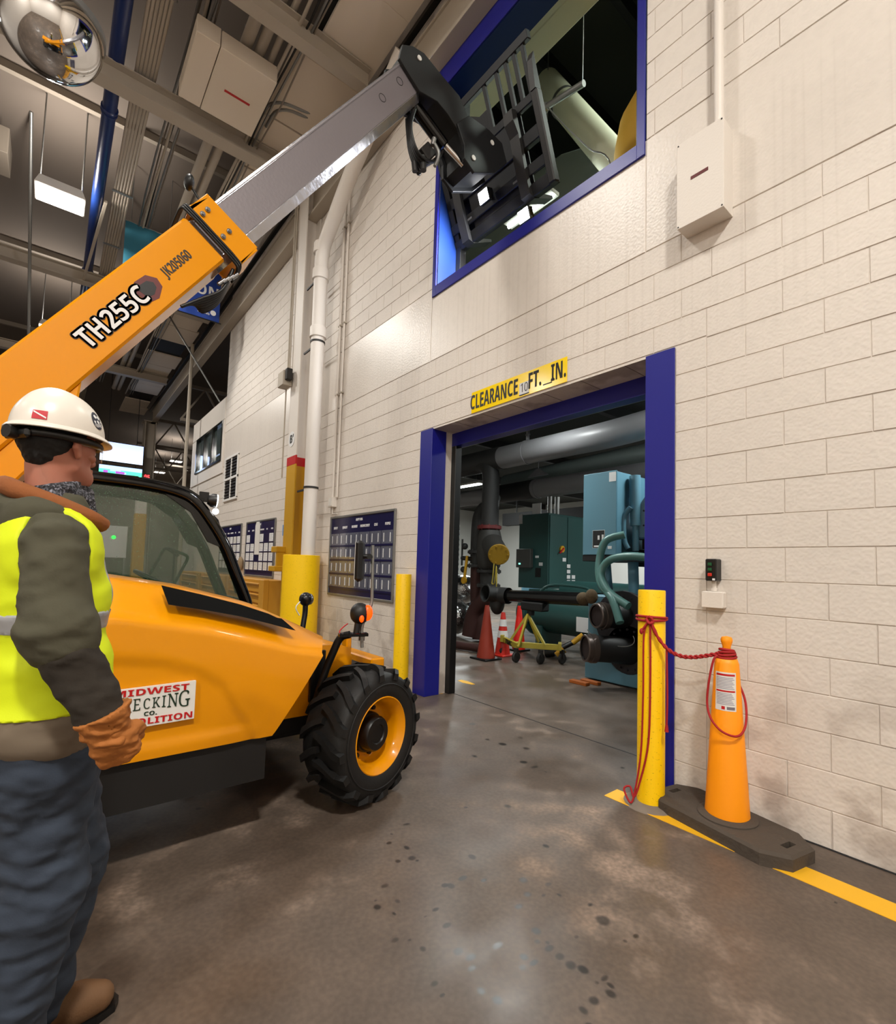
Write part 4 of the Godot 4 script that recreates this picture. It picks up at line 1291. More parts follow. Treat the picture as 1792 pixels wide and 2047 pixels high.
func carriage() -> void:
	# pallet-fork carriage: own axes x across, y up its face, z towards the hall
	var X := Transform3D(Basis(Vector3(1, 0, 0), Vector3(0, 0.9305, 0.3662), Vector3(0, -0.3662, 0.9305)), Vector3(-3.7, 5.37, -0.3))
	var K := func() -> MB:
		var m := MB.new()
		m.T = X
		return m
	var f: MB = K.call()
	f.span(Vector3(-0.76, -0.09, -0.05), Vector3(0.74, 0.03, 0.05), 0.008)
	f.span(Vector3(-0.74, 0.36, -0.04), Vector3(0.72, 0.48, 0.04), 0.008)
	f.span(Vector3(-0.40, 0.0, -0.04), Vector3(0.36, 0.75, 0.02), 0.006)
	f.span(Vector3(-0.74, 0.0, -0.04), Vector3(-0.66, 0.7, 0.04), 0.008)
	f.span(Vector3(-0.74, 0.68, -0.03), Vector3(0.74, 0.76, 0.03), 0.008)
	var fr := tp("carriage_frame", f, M.carriage)
	sp("back_plate", (K.call() as MB).span(Vector3(-0.7, 0.02, -0.06), Vector3(0.45, 0.7, -0.045)), M.carriage, fr)
	sp("upper_plate", (K.call() as MB).span(Vector3(-0.7, 0.7, -0.06), Vector3(0.1, 1.0, -0.045)).ext(poly([[-0.6, 1.0], [-0.05, 1.0], [-0.2, 1.1], [-0.5, 1.1]]), Transform3D(Basis(), Vector3(0, 0, -0.06)), 0.015), M.carriage, fr)
	for x in [-0.74, -0.5, 0.12, 0.30, 0.43, 0.54, 0.65]:
		sp("guard_bar", (K.call() as MB).span(Vector3(x - 0.02, 0.75, -0.03), Vector3(x + 0.02, 1.2, 0.01), 0.004), M.carriage, fr)
	sp("guard_top", (K.call() as MB).span(Vector3(-0.76, 1.17, -0.04), Vector3(0.74, 1.25, 0.02), 0.006), M.carriage, fr)
	# fork shanks with hooks and their heels
	for x in [-0.52, 0.41]:
		var sh: MB = K.call()
		sh.ext(poly([[-0.01, 0.72], [0.06, 0.72], [0.07, 0.62], [0.03, 0.5], [0.05, 0.2], [0.05, -0.06], [-0.02, -0.1], [-0.34, -0.07], [-0.34, -0.04], [-0.05, -0.04], [0.0, 0.05]]), Transform3D(Basis(Vector3(0, 0, 1), Vector3(0, 1, 0), Vector3(-1, 0, 0)), Vector3(x + 0.06, 0, 0.05)), 0.12, 0.004)
		tp("fork", sh, M.iron, "grey worn fork shank with a hooked top")
	tp("side_rail", (K.call() as MB).span(Vector3(0.69, -0.1, 0.0), Vector3(0.77, 0.72, 0.09), 0.012).ext(poly([[0.0, 0.72], [0.09, 0.72], [0.05, 0.98], [0.0, 1.05]]), Transform3D(Basis(Vector3(0, 0, 1), Vector3(0, 1, 0), Vector3(-1, 0, 0)), Vector3(0.76, 0, 0)), 0.06), M.iron)
	tp("slotted_bar", (K.call() as MB).span(Vector3(-0.74, 0.1, 0.03), Vector3(0.72, 0.2, 0.055), 0.006), M.carriage)
	for x in [-0.42, 0.30, 0.40]:
		tp("slot", (K.call() as MB).span(Vector3(x - 0.035, 0.135, 0.055), Vector3(x + 0.035, 0.155, 0.058)), M.galv, "pale slot in the bar")
	# two work lamps
	for q in [[-0.04, 0.17, 0.17, "work lamp above the bottom bar"], [0.33, -0.2, 0.06, "work lamp under the bottom bar"]]:
		var L: MB = K.call()
		L.box(Vector3(q[0], q[1], q[2]), Vector3(0.15, 0.13, 0.05), 0.01)
		L.span(Vector3(q[0] - 0.01, q[1] - 0.02, q[2] - 0.14), Vector3(q[0] + 0.01, q[1] + 0.1, q[2] - 0.02))
		var w := tp("work_lamp", L, M.black, q[3])
		for k in 2:
			sp("lens", (K.call() as MB).box(Vector3(q[0] - 0.036 + k * 0.072, q[1], q[2] + 0.026), Vector3(0.064, 0.115, 0.006), 0.002), M.work, w)
		var l := SpotLight3D.new()
		l.name = "work_lamp_light"
		l.spot_angle = 62.0
		l.spot_range = 40.0
		l.light_energy = 5.0
		l.light_size = 0.06
		l.shadow_enabled = true
		l.light_color = Color(0.95, 0.97, 1.0)
		add_child(l, true)
		var at := X * Vector3(q[0], q[1], q[2] + 0.05)
		l.look_at_from_position(at, at + X.basis.z * 0.6 + Vector3(-1.0, -0.3, 0.0), Vector3.UP)

func cab() -> void:
	var pil := [[1.13, 2.19], [1.17, 2.2], [1.36, 2.28], [1.56, 2.365], [1.73, 2.47], [1.84, 2.56], [1.90, 2.66], [1.935, 2.85], [1.945, 3.15], [1.945, 3.75]]
	var frame := mb()
	for x in [-3.745, -4.40]:
		var pts := []
		for q in pil:
			pts.append(Vector3(x, q[0], q[1]))
		var sm := smooth(pts, 5)
		frame.tube(sm, 0.042, 10)
		frame.tube([Vector3(x, 1.945, 3.72), Vector3(x, 1.2, 3.95), Vector3(x, 0.6, 3.95)], 0.04, 8)
		frame.span(Vector3(x - 0.03, 0.6, 2.2), Vector3(x + 0.03, 1.17, 3.95), 0.01)
		# broad inner gusset at the top of the pillar
		frame.ext(poly([[2.42, 1.74], [2.52, 1.84], [2.72, 1.91], [2.78, 1.90], [2.60, 1.78], [2.48, 1.58], [2.40, 1.55], [2.37, 1.58]]), Transform3D(Basis(Vector3(0, 0, 1), Vector3.UP, Vector3(-1, 0, 0)), Vector3(x + 0.02, 0, 0)), 0.03)
	frame.span(Vector3(-4.4, 1.12, 2.17), Vector3(-3.745, 1.17, 2.22), 0.01)
	var cf := tp("cab_frame", frame, M.black_gloss)
	tp("cab_roof", mb().span(Vector3(-4.43, 1.93, 2.9), Vector3(-3.72, 1.985, 3.8), 0.02).ext(poly([[2.9, 1.985], [2.9, 1.93], [2.66, 1.90], [2.54, 1.84], [2.52, 1.88], [2.64, 1.95]]), Transform3D(Basis(Vector3(0, 0, 1), Vector3.UP, Vector3(-1, 0, 0)), Vector3(-3.72, 0, 0)), 0.71), M.black_gloss)
	var g := glass(Color(0.16, 0.30, 0.20), 0.26, 0.015)
	var sidep := poly([[2.22, 1.17], [2.30, 1.36], [2.385, 1.56], [2.49, 1.73], [2.58, 1.84], [2.68, 1.90], [2.86, 1.93], [3.72, 1.94], [3.93, 1.2], [3.93, 1.17]])
	for x in [-3.742, -4.405]:
		tp("side_window", mb().ext(sidep, Transform3D(Basis(Vector3(0, 0, 1), Vector3.UP, Vector3(-1, 0, 0)), Vector3(x, 0, 0)), 0.005), g)
	var ws := []
	for q in [[1.17, 2.2], [1.36, 2.28], [1.56, 2.365], [1.73, 2.47], [1.84, 2.56]]:
		for i in 5:
			ws.append(Vector3(lerpf(-4.39, -3.755, i / 4.0), q[0], q[1] - 0.02 * sin(i / 4.0 * PI)))
	tp("windscreen", mb().grid(ws, 5, true), glass(Color(0.15, 0.22, 0.19), 0.22, 0.015))
	tp("wiper", mb().tube([Vector3(-4.1, 1.2, 2.17), Vector3(-3.85, 1.6, 2.35)], 0.007, 6), M.black)
	# rain beads on the near window
	var mm := MultiMesh.new()
	mm.transform_format = MultiMesh.TRANSFORM_3D
	mm.mesh = mb().sph(Vector3.ZERO, Vector3.ONE, 6, 4).mesh()
	mm.instance_count = 1500
	var rn := RandomNumberGenerator.new()
	rn.seed = 12
	for i in 1500:
		var p := Vector2(rn.randf_range(2.3, 3.6), 0.0)
		p.y = lerpf(1.93, 1.2, pow(rn.randf(), 1.5))
		if p.x < 2.3 + (p.y - 1.17) * 0.55:
			p.x += 0.5
		var r := rn.randf_range(0.0007, 0.0022)
		mm.set_instance_transform(i, Transform3D(Basis.from_scale(Vector3(0.001, r * rn.randf_range(0.9, 1.8), r)), Vector3(-3.7405, p.y, p.x)))
	var beads := MultiMeshInstance3D.new()
	beads.name = "rain_beads"
	beads.multimesh = mm
	beads.material_override = mat(Color(0.40, 0.48, 0.42), 0.15)
	beads.position = -BASE
	beads.set_meta("kind", "stuff")
	tele.add_child(beads, true)
	# inside: seat, wheel, green lamp, mirror on the far side
	var seat := tp("seat", mb().span(Vector3(-4.3, 1.0, 2.95), Vector3(-3.9, 1.12, 3.4), 0.04).span(Vector3(-4.28, 1.1, 3.36), Vector3(-3.92, 1.68, 3.48), 0.05), M.black)
	tp("steering_wheel", mb().tube(range(25).map(func(i): return Vector3(-4.1 + 0.17 * cos(TAU * i / 24.0), 1.28 + 0.08 * sin(TAU * i / 24.0), 2.72 + 0.14 * sin(TAU * i / 24.0))), 0.014, 8, false).tube([Vector3(-4.1, 1.28, 2.72), Vector3(-4.1, 1.0, 2.5)], 0.025, 8), M.black)
	tp("dashboard", mb().span(Vector3(-4.38, 0.9, 2.25), Vector3(-3.78, 1.17, 2.5), 0.04), M.black)
	tp("indicator_lamp", mb().sph(Vector3(-4.34, 1.6, 2.98), Vector3(0.014, 0.014, 0.014), 10, 6), glow(Color(0.0, 1.0, 0.25), 2.0), "small green indicator lamp")
	var ml := bend([Vector3(-4.5, 1.48, 2.52), Vector3(-4.5, 1.55, 2.62), Vector3(-4.5, 1.26, 2.74), Vector3(-4.5, 1.2, 2.56), Vector3(-4.5, 1.48, 2.44), Vector3(-4.5, 1.54, 2.6)], 0.04, 4)
	tp("far_mirror_frame", mb().tube(ml, 0.012, 8).tube([Vector3(-4.5, 1.5, 2.55), Vector3(-4.5, 1.0, 2.55)], 0.008, 6), M.iron)
	# lamp on the roof edge
	var rl := tp("roof_lamp", mb().lathe([Vector2(0.0, -0.06), Vector2(0.03, -0.055), Vector2(0.048, -0.03), Vector2(0.05, 0.0)], Vector3(-3.74, 1.875, 2.44), Vector3(0.1, -0.05, -1), 18).span(Vector3(-3.75, 1.86, 2.49), Vector3(-3.73, 1.93, 2.55)), M.black)
	sp("lens", mb().cyl(Vector3(-3.74, 1.875, 2.44), Vector3(-3.7395, 1.8745, 2.433), 0.046, -1, 18), glow(Color.WHITE, 2.0), rl)
	sp("lower_lamp", mb().sph(Vector3(-3.74, 1.80, 2.44), Vector3(0.022, 0.022, 0.022), 10, 6), glow(Color.WHITE, 2.5), rl)

func stalks() -> void:
	# post, bracket plate, indicator pod, rod and mirror beside the front wheel
	tp("mirror_post", mb().tube(bend([Vector3(-2.90, 0.6, 2.0), Vector3(-2.87, 0.80, 1.955), Vector3(-2.81, 1.0, 1.90), Vector3(-2.76, 1.015, 1.86)], 0.05), 0.024, 10).span(Vector3(-2.955, 0.58, 1.93), Vector3(-2.93, 0.9, 2.03), 0.005), M.black)
	tp("mirror_bracket", mb().ext(poly([[-0.09, -0.03], [0.09, -0.025], [0.09, 0.025], [-0.09, 0.03]]), Transform3D(Basis(Vector3(0.3, 0, -0.95).normalized(), Vector3(-0.95, 0, -0.3).normalized(), Vector3.UP).orthonormalized(), Vector3(-2.75, 1.005, 1.84)), 0.02, 0.003), M.black_gloss)
	var pod := tp("indicator_pod", mb().sph(Vector3(-2.75, 1.145, 1.80), Vector3(0.062, 0.068, 0.062), 20, 12).cyl(Vector3(-2.75, 1.02, 1.82), Vector3(-2.75, 1.10, 1.81), 0.02, -1, 10), mat(Color(0.03, 0.03, 0.03), 0.5))
	var am := glow(Color(1.0, 0.22, 0.0), 1.6)
	am.albedo_color = Color(0.8, 0.22, 0.02)
	sp("amber_lens", mb().sph(Vector3(-2.715, 1.15, 1.765), Vector3(0.030, 0.05, 0.034), 14, 8), am, pod, "glowing amber lens")
	sp("amber_lens", mb().sph(Vector3(-2.698, 1.118, 1.815), Vector3(0.013, 0.024, 0.015), 12, 8), am, pod, "glowing amber lens")
	tp("wire", mb().tube(smooth([Vector3(-2.79, 1.08, 1.86), Vector3(-2.80, 1.055, 1.89), Vector3(-2.80, 1.03, 1.91), Vector3(-2.78, 1.0, 1.9)], 4), 0.004, 6), M.red)
	tp("mirror_rod", mb().tube(bend([Vector3(-2.75, 0.93, 1.775), Vector3(-2.75, 1.07, 1.785), Vector3(-2.75, 1.2, 1.715), Vector3(-2.75, 1.58, 1.725)], 0.045), 0.0105, 10).cyl(Vector3(-2.75, 0.975, 1.78), Vector3(-2.75, 1.0, 1.78), 0.022, -1, 6), M.galv)
	var mi := tp("mirror", mb().box(Vector3.ZERO, Vector3(0.15, 0.26, 0.045), 0.02), mat(Color(0.035, 0.035, 0.036), 0.55))
	mi.position = Vector3(-2.75, 1.475, 1.815) - BASE
	mi.rotation.y = deg_to_rad(-37.0)
	sp("glass", mb().box(Vector3(0, 0, 0.0225), Vector3(0.125, 0.235, 0.003)), M.chrome, mi)
	sp("clamp", mb().cyl(Vector3(0.0, 0.03, -0.02), Vector3(0.0, 0.03, -0.055), 0.016, -1, 10).cyl(Vector3(-0.02, 0.03, -0.062), Vector3(0.02, 0.03, -0.062), 0.017, -1, 12), M.black, mi)
	# lamp pod on the far front corner
	var hl := tp("headlamp", mb().sph(Vector3(-4.2, 1.13, 1.54), Vector3(0.058, 0.062, 0.058), 20, 12).tube(bend([Vector3(-4.2, 1.08, 1.54), Vector3(-4.2, 1.0, 1.54), Vector3(-4.17, 0.8, 1.58), Vector3(-4.1, 0.65, 1.6)], 0.05), 0.024, 10), mat(Color(0.035, 0.04, 0.06), 0.3))
	sp("lens", mb().sph(Vector3(-4.2, 1.13, 1.50), Vector3(0.045, 0.05, 0.03), 14, 8), M.steel, hl)
	tp("wire", mb().tube(smooth([Vector3(-4.18, 1.11, 1.6), Vector3(-4.17, 1.06, 1.64), Vector3(-4.18, 0.99, 1.6)], 4), 0.005, 6), M.paper)
# ---------------------------------------------------------------- the person by the machine (faces the wall, -z; right hand at +x)
class Field:
	var a := PackedVector3Array()
	var b := PackedVector3Array()
	var ra := PackedFloat32Array()
	var rb := PackedFloat32Array()
	var k := 0.03
	var cut := []          # [normal, offset]: keeps normal.p < offset
	var sa := PackedVector3Array()
	var sb := PackedVector3Array()
	var sr := PackedFloat32Array()
	var amp := 0.0
	var wob: FastNoiseLite
	var squash := Vector3.ONE
	func cap(p: Vector3, q: Vector3, r0: float, r1 := -1.0) -> Field:
		a.append(p)
		b.append(q)
		ra.append(r0)
		rb.append(r0 if r1 < 0.0 else r1)
		return self
	func sub(p: Vector3, q: Vector3, r: float) -> Field:
		sa.append(p)
		sb.append(q)
		sr.append(r)
		return self
	func grown(e: float) -> Field:
		var f := Field.new()
		f.a = a.duplicate()
		f.b = b.duplicate()
		f.k = k
		f.amp = amp
		f.wob = wob
		for i in ra.size():
			f.ra.append(ra[i] + e)
			f.rb.append(rb[i] + e)
		return f
	func fold(amount: float, freq: float, sd: int) -> Field:
		amp = amount
		wob = FastNoiseLite.new()
		wob.seed = sd
		wob.frequency = freq
		wob.fractal_octaves = 2
		return self
	func at(p: Vector3) -> float:
		var d := 9.0
		for i in a.size():
			var ab := b[i] - a[i]
			var t := clampf((p - a[i]).dot(ab) / maxf(ab.length_squared(), 1e-9), 0.0, 1.0)
			var e := p.distance_to(a[i] + ab * t) - lerpf(ra[i], rb[i], t)
			if e > d + k:
				continue
			if d > e + k:
				d = e
			else:
				var h := maxf(k - absf(d - e), 0.0) / k
				d = minf(d, e) - h * h * k * 0.25
		if amp > 0.0 and d < 0.1:
			d += amp * wob.get_noise_3d(p.x, p.y * 1.8, p.z)
		for i in sa.size():
			var ab := sb[i] - sa[i]
			var t := clampf((p - sa[i]).dot(ab) / maxf(ab.length_squared(), 1e-9), 0.0, 1.0)
			d = maxf(d, sr[i] - p.distance_to(sa[i] + ab * t))
		for c in cut:
			d = maxf(d, p.dot(c[0]) - c[1])
		return d
	func mesh(out: MB, cell: float) -> MB:
		var lo := Vector3.ONE * 99.0
		var hi := Vector3.ONE * -99.0
		for i in a.size():
			var r := maxf(ra[i], rb[i]) + 0.03
			lo = lo.min(a[i] - Vector3.ONE * r).min(b[i] - Vector3.ONE * r)
			hi = hi.max(a[i] + Vector3.ONE * r).max(b[i] + Vector3.ONE * r)
		var N := 6
		var bs := cell * N
		var nb := Vector3i(((hi - lo) / bs).ceil())
		var ids := {}
		var masks := {}
		var w := N + 1
		var val := PackedFloat32Array()
		val.resize(w * w * w)
		var reach := bs * 0.87 + 0.012
		for bz in nb.z:
			for by in nb.y:
				for bx in nb.x:
					var o := lo + Vector3(bx, by, bz) * bs
					if absf(at(o + Vector3.ONE * bs * 0.5)) > reach + (0.06 if sa.size() else 0.0):
						continue
					var q := 0
					for z in w:
						for y in w:
							for x in w:
								val[q] = at(o + Vector3(x, y, z) * cell)
								q += 1
					for z in N:
						for y in N:
							for x in N:
								var i0 := x + w * (y + w * z)
								var m := 0
								var sum := Vector3.ZERO
								var cnt := 0
								var c := [val[i0], val[i0 + 1], val[i0 + w], val[i0 + w + 1], val[i0 + w * w], val[i0 + w * w + 1], val[i0 + w * w + w], val[i0 + w * w + w + 1]]
								for e in 8:
									if c[e] < 0.0:
										m |= 1 << e
								if m == 0 or m == 255:
									continue
								for e in 8:
									for ax in 3:
										var g := e | (1 << ax)
										if g != e and ((m >> e) & 1) != ((m >> g) & 1):
											var t: float = c[e] / (c[e] - c[g])
											var p := Vector3(e & 1, (e >> 1) & 1, (e >> 2) & 1)
											p[ax] += t
											sum += p
											cnt += 1
								var pos := o + (Vector3(x, y, z) + sum / cnt) * cell
								var key := Vector3i(bx * N + x, by * N + y, bz * N + z)
								var h := cell * 0.6
								var n := Vector3(at(pos + Vector3(h, 0, 0)) - at(pos - Vector3(h, 0, 0)), at(pos + Vector3(0, h, 0)) - at(pos - Vector3(0, h, 0)), at(pos + Vector3(0, 0, h)) - at(pos - Vector3(0, 0, h)))
								ids[key] = out.vert(pos, n, Vector2(pos.z + pos.x, pos.y))
								masks[key] = m
		for key in ids:
			var m: int = masks[key]
			for ax in 3:
				if (m & 1) == ((m >> (1 << ax)) & 1):
					continue
				var u := Vector3i.ZERO
				var v := Vector3i.ZERO
				u[(ax + 1) % 3] = 1
				v[(ax + 2) % 3] = 1
				if ids.has(key - u) and ids.has(key - v) and ids.has(key - u - v):
					out.face(ids[key], ids[key - u], ids[key - u - v])
					out.face(ids[key], ids[key - u - v], ids[key - v])
		return out

var HT := Transform3D()
func hm() -> MB:
	var m := MB.new()
	m.T = HT
	return m
const PB := Vector3(-1.83, 0, 3.31)
func build_person() -> void:
	var man := thing("person", "person in white hard hat, lime safety vest and jeans watching the lift", "person", PB)
	var pp := func(called: String, m, material: Material, label := "") -> MeshInstance3D:
		var o := put(called, m, material, man, label)
		o.position = -PB
		return o
	var hc := Vector3(-1.80, 1.757, 3.335)   # middle of the head, which is turned towards the boom
	HT = Transform3D(Basis(), hc) * Transform3D(Basis(Vector3.UP, deg_to_rad(36.0)).scaled(Vector3.ONE * 0.9), Vector3.ZERO) * Transform3D(Basis(), -hc)
	var shR := Vector3(-1.588, 1.488, 3.330)
	var elR := Vector3(-1.548, 1.262, 3.312)
	var wrR := Vector3(-1.512, 1.055, 3.215)
	var haR := Vector3(-1.512, 0.985, 3.185)
	var shL := Vector3(-2.0, 1.492, 3.345)
	var elL := Vector3(-2.04, 1.24, 3.37)
	var wrL := Vector3(-2.04, 1.02, 3.33)
	var hipR := Vector3(-1.755, 0.90, 3.315)
	var knR := Vector3(-1.765, 0.535, 3.30)
	var anR := Vector3(-1.80, 0.11, 3.355)
	var hipL := Vector3(-1.92, 0.90, 3.315)
	var knL := Vector3(-1.945, 0.51, 3.235)
	var anL := Vector3(-1.955, 0.11, 3.29)
	var skin := mat(Color(0.66, 0.42, 0.34), 0.55)
	skin.subsurf_scatter_enabled = true
	skin.subsurf_scatter_strength = 0.12
	# the body itself, one surface: trunk and limbs, then head and hands on finer grids
	var bd := Field.new()
	bd.k = 0.035
	bd.cap(Vector3(-1.90, 1.33, 3.33), Vector3(-1.71, 1.33, 3.33), 0.095).cap(Vector3(-1.89, 1.45, 3.335), Vector3(-1.73, 1.45, 3.335), 0.055).cap(Vector3(-1.87, 1.1, 3.32), Vector3(-1.74, 1.1, 3.32), 0.09).cap(hipL, hipR, 0.085)
	bd.cap(Vector3(-1.80, 1.3, 3.33), Vector3(-1.81, 1.0, 3.32), 0.09)
	bd.cap(Vector3(-1.795, 1.48, 3.34), hc + Vector3(0, -0.04, 0.02), 0.055, 0.056)
	for q in [[shR, elR, wrR, haR], [shL, elL, wrL, wrL + Vector3(0, -0.06, -0.04)]]:
		bd.cap(q[0], q[1], 0.036, 0.040).cap(q[1], q[2], 0.042, 0.029).cap(q[2], q[3], 0.03, 0.036)
	for q in [[hipR, knR, anR], [hipL, knL, anL]]:
		bd.cap(q[0], q[1], 0.08, 0.055).cap(q[1], q[2], 0.055, 0.038)
		bd.cap(q[2] + Vector3(0, -0.05, 0.03), q[2] + Vector3(0, -0.075, -0.16), 0.036, 0.028)
	var body := bd.mesh(mb(), 0.018)
	# head: skull, jaw, nose, ears, brow, lips
	var H := Field.new()
	H.k = 0.03
	H.cap(hc + Vector3(0, 0.035, -0.02), hc + Vector3(0, 0.03, 0.03), 0.076, 0.078)
	H.cap(hc + Vector3(0, -0.01, -0.035), hc + Vector3(0, -0.06, -0.045), 0.062, 0.045)
	H.cap(hc + Vector3(-0.02, -0.085, -0.068), hc + Vector3(0.02, -0.085, -0.068), 0.022)
	H.cap(hc + Vector3(0.045, -0.055, -0.01), hc + Vector3(0.02, -0.083, -0.06), 0.026, 0.022).cap(hc + Vector3(-0.045, -0.055, -0.01), hc + Vector3(-0.02, -0.083, -0.06), 0.026, 0.022)
	H.cap(hc + Vector3(0, -0.13, 0.012), hc + Vector3(0, -0.04, 0.02), 0.056, 0.055)
	body.T = HT
	var h2 := H.mesh(body, 0.0065)
	var F := Field.new()
	F.k = 0.012
	F.cap(hc + Vector3(0, 0.012, -0.093), hc + Vector3(0, -0.024, -0.112), 0.008, 0.0105).cap(hc + Vector3(-0.011, -0.03, -0.098), hc + Vector3(0.011, -0.03, -0.098), 0.009)
	F.cap(hc + Vector3(-0.03, 0.024, -0.083), hc + Vector3(0.03, 0.024, -0.083), 0.013)
	F.cap(hc + Vector3(-0.016, -0.052, -0.094), hc + Vector3(0.016, -0.052, -0.094), 0.0065).cap(hc + Vector3(-0.014, -0.062, -0.092), hc + Vector3(0.014, -0.062, -0.092), 0.007)
	F.cap(hc + Vector3(0.036, -0.015, -0.075), hc + Vector3(0.05, -0.01, -0.05), 0.016).cap(hc + Vector3(-0.036, -0.015, -0.075), hc + Vector3(-0.05, -0.01, -0.05), 0.016)
	for sx in [-1.0, 1.0]:
		F.cap(hc + Vector3(sx * 0.078, 0.018, 0.004), hc + Vector3(sx * 0.080, -0.02, -0.002), 0.011, 0.007)
		F.cap(hc + Vector3(sx * 0.084, 0.026, 0.010), hc + Vector3(sx * 0.088, 0.0, 0.016), 0.006, 0.006).cap(hc + Vector3(sx * 0.088, 0.0, 0.016), hc + Vector3(sx * 0.079, -0.028, 0.0), 0.006, 0.006)
	F.mesh(h2, 0.0032)
	pp.call("body", body, skin)
	for sx in [-1.0, 1.0]:
		pp.call("eye", hm().sph(hc + Vector3(sx * 0.031, 0.004, -0.083), Vector3(0.012, 0.010, 0.011), 14, 10), M.white)
		pp.call("iris", hm().sph(hc + Vector3(sx * 0.031, 0.005, -0.0925), Vector3(0.005, 0.005, 0.003), 10, 6), M.ink)
		pp.call("eyebrow", hm().tube([hc + Vector3(sx * 0.018, 0.026, -0.097), hc + Vector3(sx * 0.034, 0.030, -0.094), hc + Vector3(sx * 0.048, 0.024, -0.083)], 0.004, 6), M.ink)
	# hair under the hat, ear to ear round the back
	var hf := Field.new()
	hf.k = 0.03
	hf.cap(hc + Vector3(0, 0.045, -0.005), hc + Vector3(0, 0.035, 0.035), 0.079, 0.08).cap(hc + Vector3(0, 0.0, 0.042), hc + Vector3(0, -0.025, 0.045), 0.062, 0.05)
	hf.cut.append([Vector3(0, -0.5, -0.86).normalized(), Vector3(0, -0.5, -0.86).normalized().dot(hc + Vector3(0, -0.005, -0.028))])
	hf.fold(0.004, 40.0, 3)
	pp.call("hair", hf.mesh(hm(), 0.007), mat(Color(0.05, 0.045, 0.045), 0.8))
	hard_hat(man, hc)
	# clear safety glasses
	var gl := pp.call("safety_glasses", hm().tube([hc + Vector3(0.084, 0.018, 0.01), hc + Vector3(0.078, 0.016, -0.07), hc + Vector3(0.058, 0.012, -0.098)], 0.0035, 6).tube([hc + Vector3(-0.084, 0.018, 0.01), hc + Vector3(-0.078, 0.016, -0.07), hc + Vector3(-0.058, 0.012, -0.098)], 0.0035, 6), glass(Color(0.8, 0.84, 0.86), 0.45, 0.05)) as MeshInstance3D
	var ln := []
	for j in 5:
		for i in 13:
			var an := lerpf(-1.05, 1.05, i / 12.0)
			ln.append(hc + Vector3(0.078 * sin(an), lerpf(-0.024, 0.026, j / 4.0), -0.062 - 0.056 * cos(an)))
	put("lens", hm().grid(ln, 13), glass(Color(0.9, 0.93, 0.95), 0.12, 0.02), gl)
	# bandana, hood, sweatshirt
	var bn := Field.new()
	bn.k = 0.02
	bn.cap(Vector3(-1.79, 1.58, 3.345), Vector3(-1.79, 1.66, 3.345), 0.082, 0.066).cap(Vector3(-1.83, 1.60, 3.28), Vector3(-1.83, 1.64, 3.275), 0.045, 0.03)
	bn.cut.append([Vector3(0.0, 0.95, 0.3).normalized(), Vector3(0, 0.95, 0.3).normalized().dot(Vector3(-1.79, 1.652, 3.34))])
	bn.fold(0.012, 14.0, 4)
	var bt := noise_img(256, 0.045, 3, 40)
	var bm := mat(Color(1, 1, 1), 0.85)
	bm.albedo_texture = ctex(bt, [[0.0, Color(0.62, 0.62, 0.66)], [0.40, Color(0.05, 0.05, 0.07)], [0.55, Color(0.03, 0.03, 0.05)], [0.68, Color(0.5, 0.5, 0.55)], [1.0, Color(0.7, 0.7, 0.72)]])
	bm.uv1_triplanar = true
	bm.uv1_scale = Vector3.ONE * 7.0
	pp.call("bandana", bn.mesh(mb(), 0.009), bm, "black patterned neckerchief")
	var olive := mat(Color(0.275, 0.265, 0.205), 0.92, 0.0, fine, 0.25, 8.0)
	var hd := Field.new()
	hd.k = 0.05
	hd.cap(Vector3(-1.93, 1.545, 3.37), Vector3(-1.80, 1.56, 3.445), 0.055, 0.06).cap(Vector3(-1.80, 1.56, 3.445), Vector3(-1.68, 1.545, 3.38), 0.06, 0.045).cap(Vector3(-1.80, 1.50, 3.47), Vector3(-1.80, 1.42, 3.475), 0.08, 0.05)
	hd.cap(Vector3(-1.90, 1.545, 3.28), Vector3(-1.93, 1.545, 3.37), 0.035, 0.05).cap(Vector3(-1.67, 1.535, 3.28), Vector3(-1.68, 1.545, 3.38), 0.03, 0.045)
	hd.fold(0.010, 7.0, 5)
	pp.call("hood", hd.mesh(mb(), 0.011), olive)
	var li := []
	for q in [[-1.88, 1.585, 3.25], [-1.91, 1.615, 3.34], [-1.87, 1.645, 3.425], [-1.79, 1.65, 3.445], [-1.715, 1.63, 3.41], [-1.69, 1.60, 3.33], [-1.70, 1.572, 3.26], [-1.735, 1.555, 3.225]]:
		li.append(Vector3(q[0], q[1] - 0.012, q[2]))
	pp.call("hood_lining", mb().tube(smooth(li, 6), 0.03, 12, true, 0.022), mat(Color(0.52, 0.30, 0.14), 0.9, 0.0, lumpy, 0.8, 8.0), "rust brown hood lining")
	var tor := Field.new()
	tor.k = 0.06
	tor.cap(Vector3(-1.90, 1.33, 3.335), Vector3(-1.745, 1.33, 3.335), 0.128).cap(Vector3(-1.92, 1.455, 3.34), Vector3(-1.70, 1.455, 3.34), 0.088).cap(Vector3(-1.89, 1.15, 3.325), Vector3(-1.755, 1.15, 3.325), 0.132).cap(Vector3(-1.89, 1.0, 3.32), Vector3(-1.745, 1.0, 3.32), 0.135)
	var sw := tor.grown(0.0)
	sw.cap(shR + Vector3(-0.02, 0, 0), elR, 0.070, 0.069).cap(elR, elR.lerp(wrR, 0.1), 0.070, 0.064)
	sw.cap(shL, elL, 0.09, 0.08).cap(elL, wrL, 0.08, 0.055)
	sw.cap(Vector3(-1.79, 1.5, 3.34), Vector3(-1.79, 1.575, 3.335), 0.10, 0.085)
	sw.cut.append([Vector3.DOWN, -0.985])
	sw.fold(0.012, 8.0, 6)
	pp.call("sweatshirt", sw.mesh(mb(), 0.012), olive, "olive hooded sweatshirt")
	var fo := Field.new()
	fo.k = 0.03
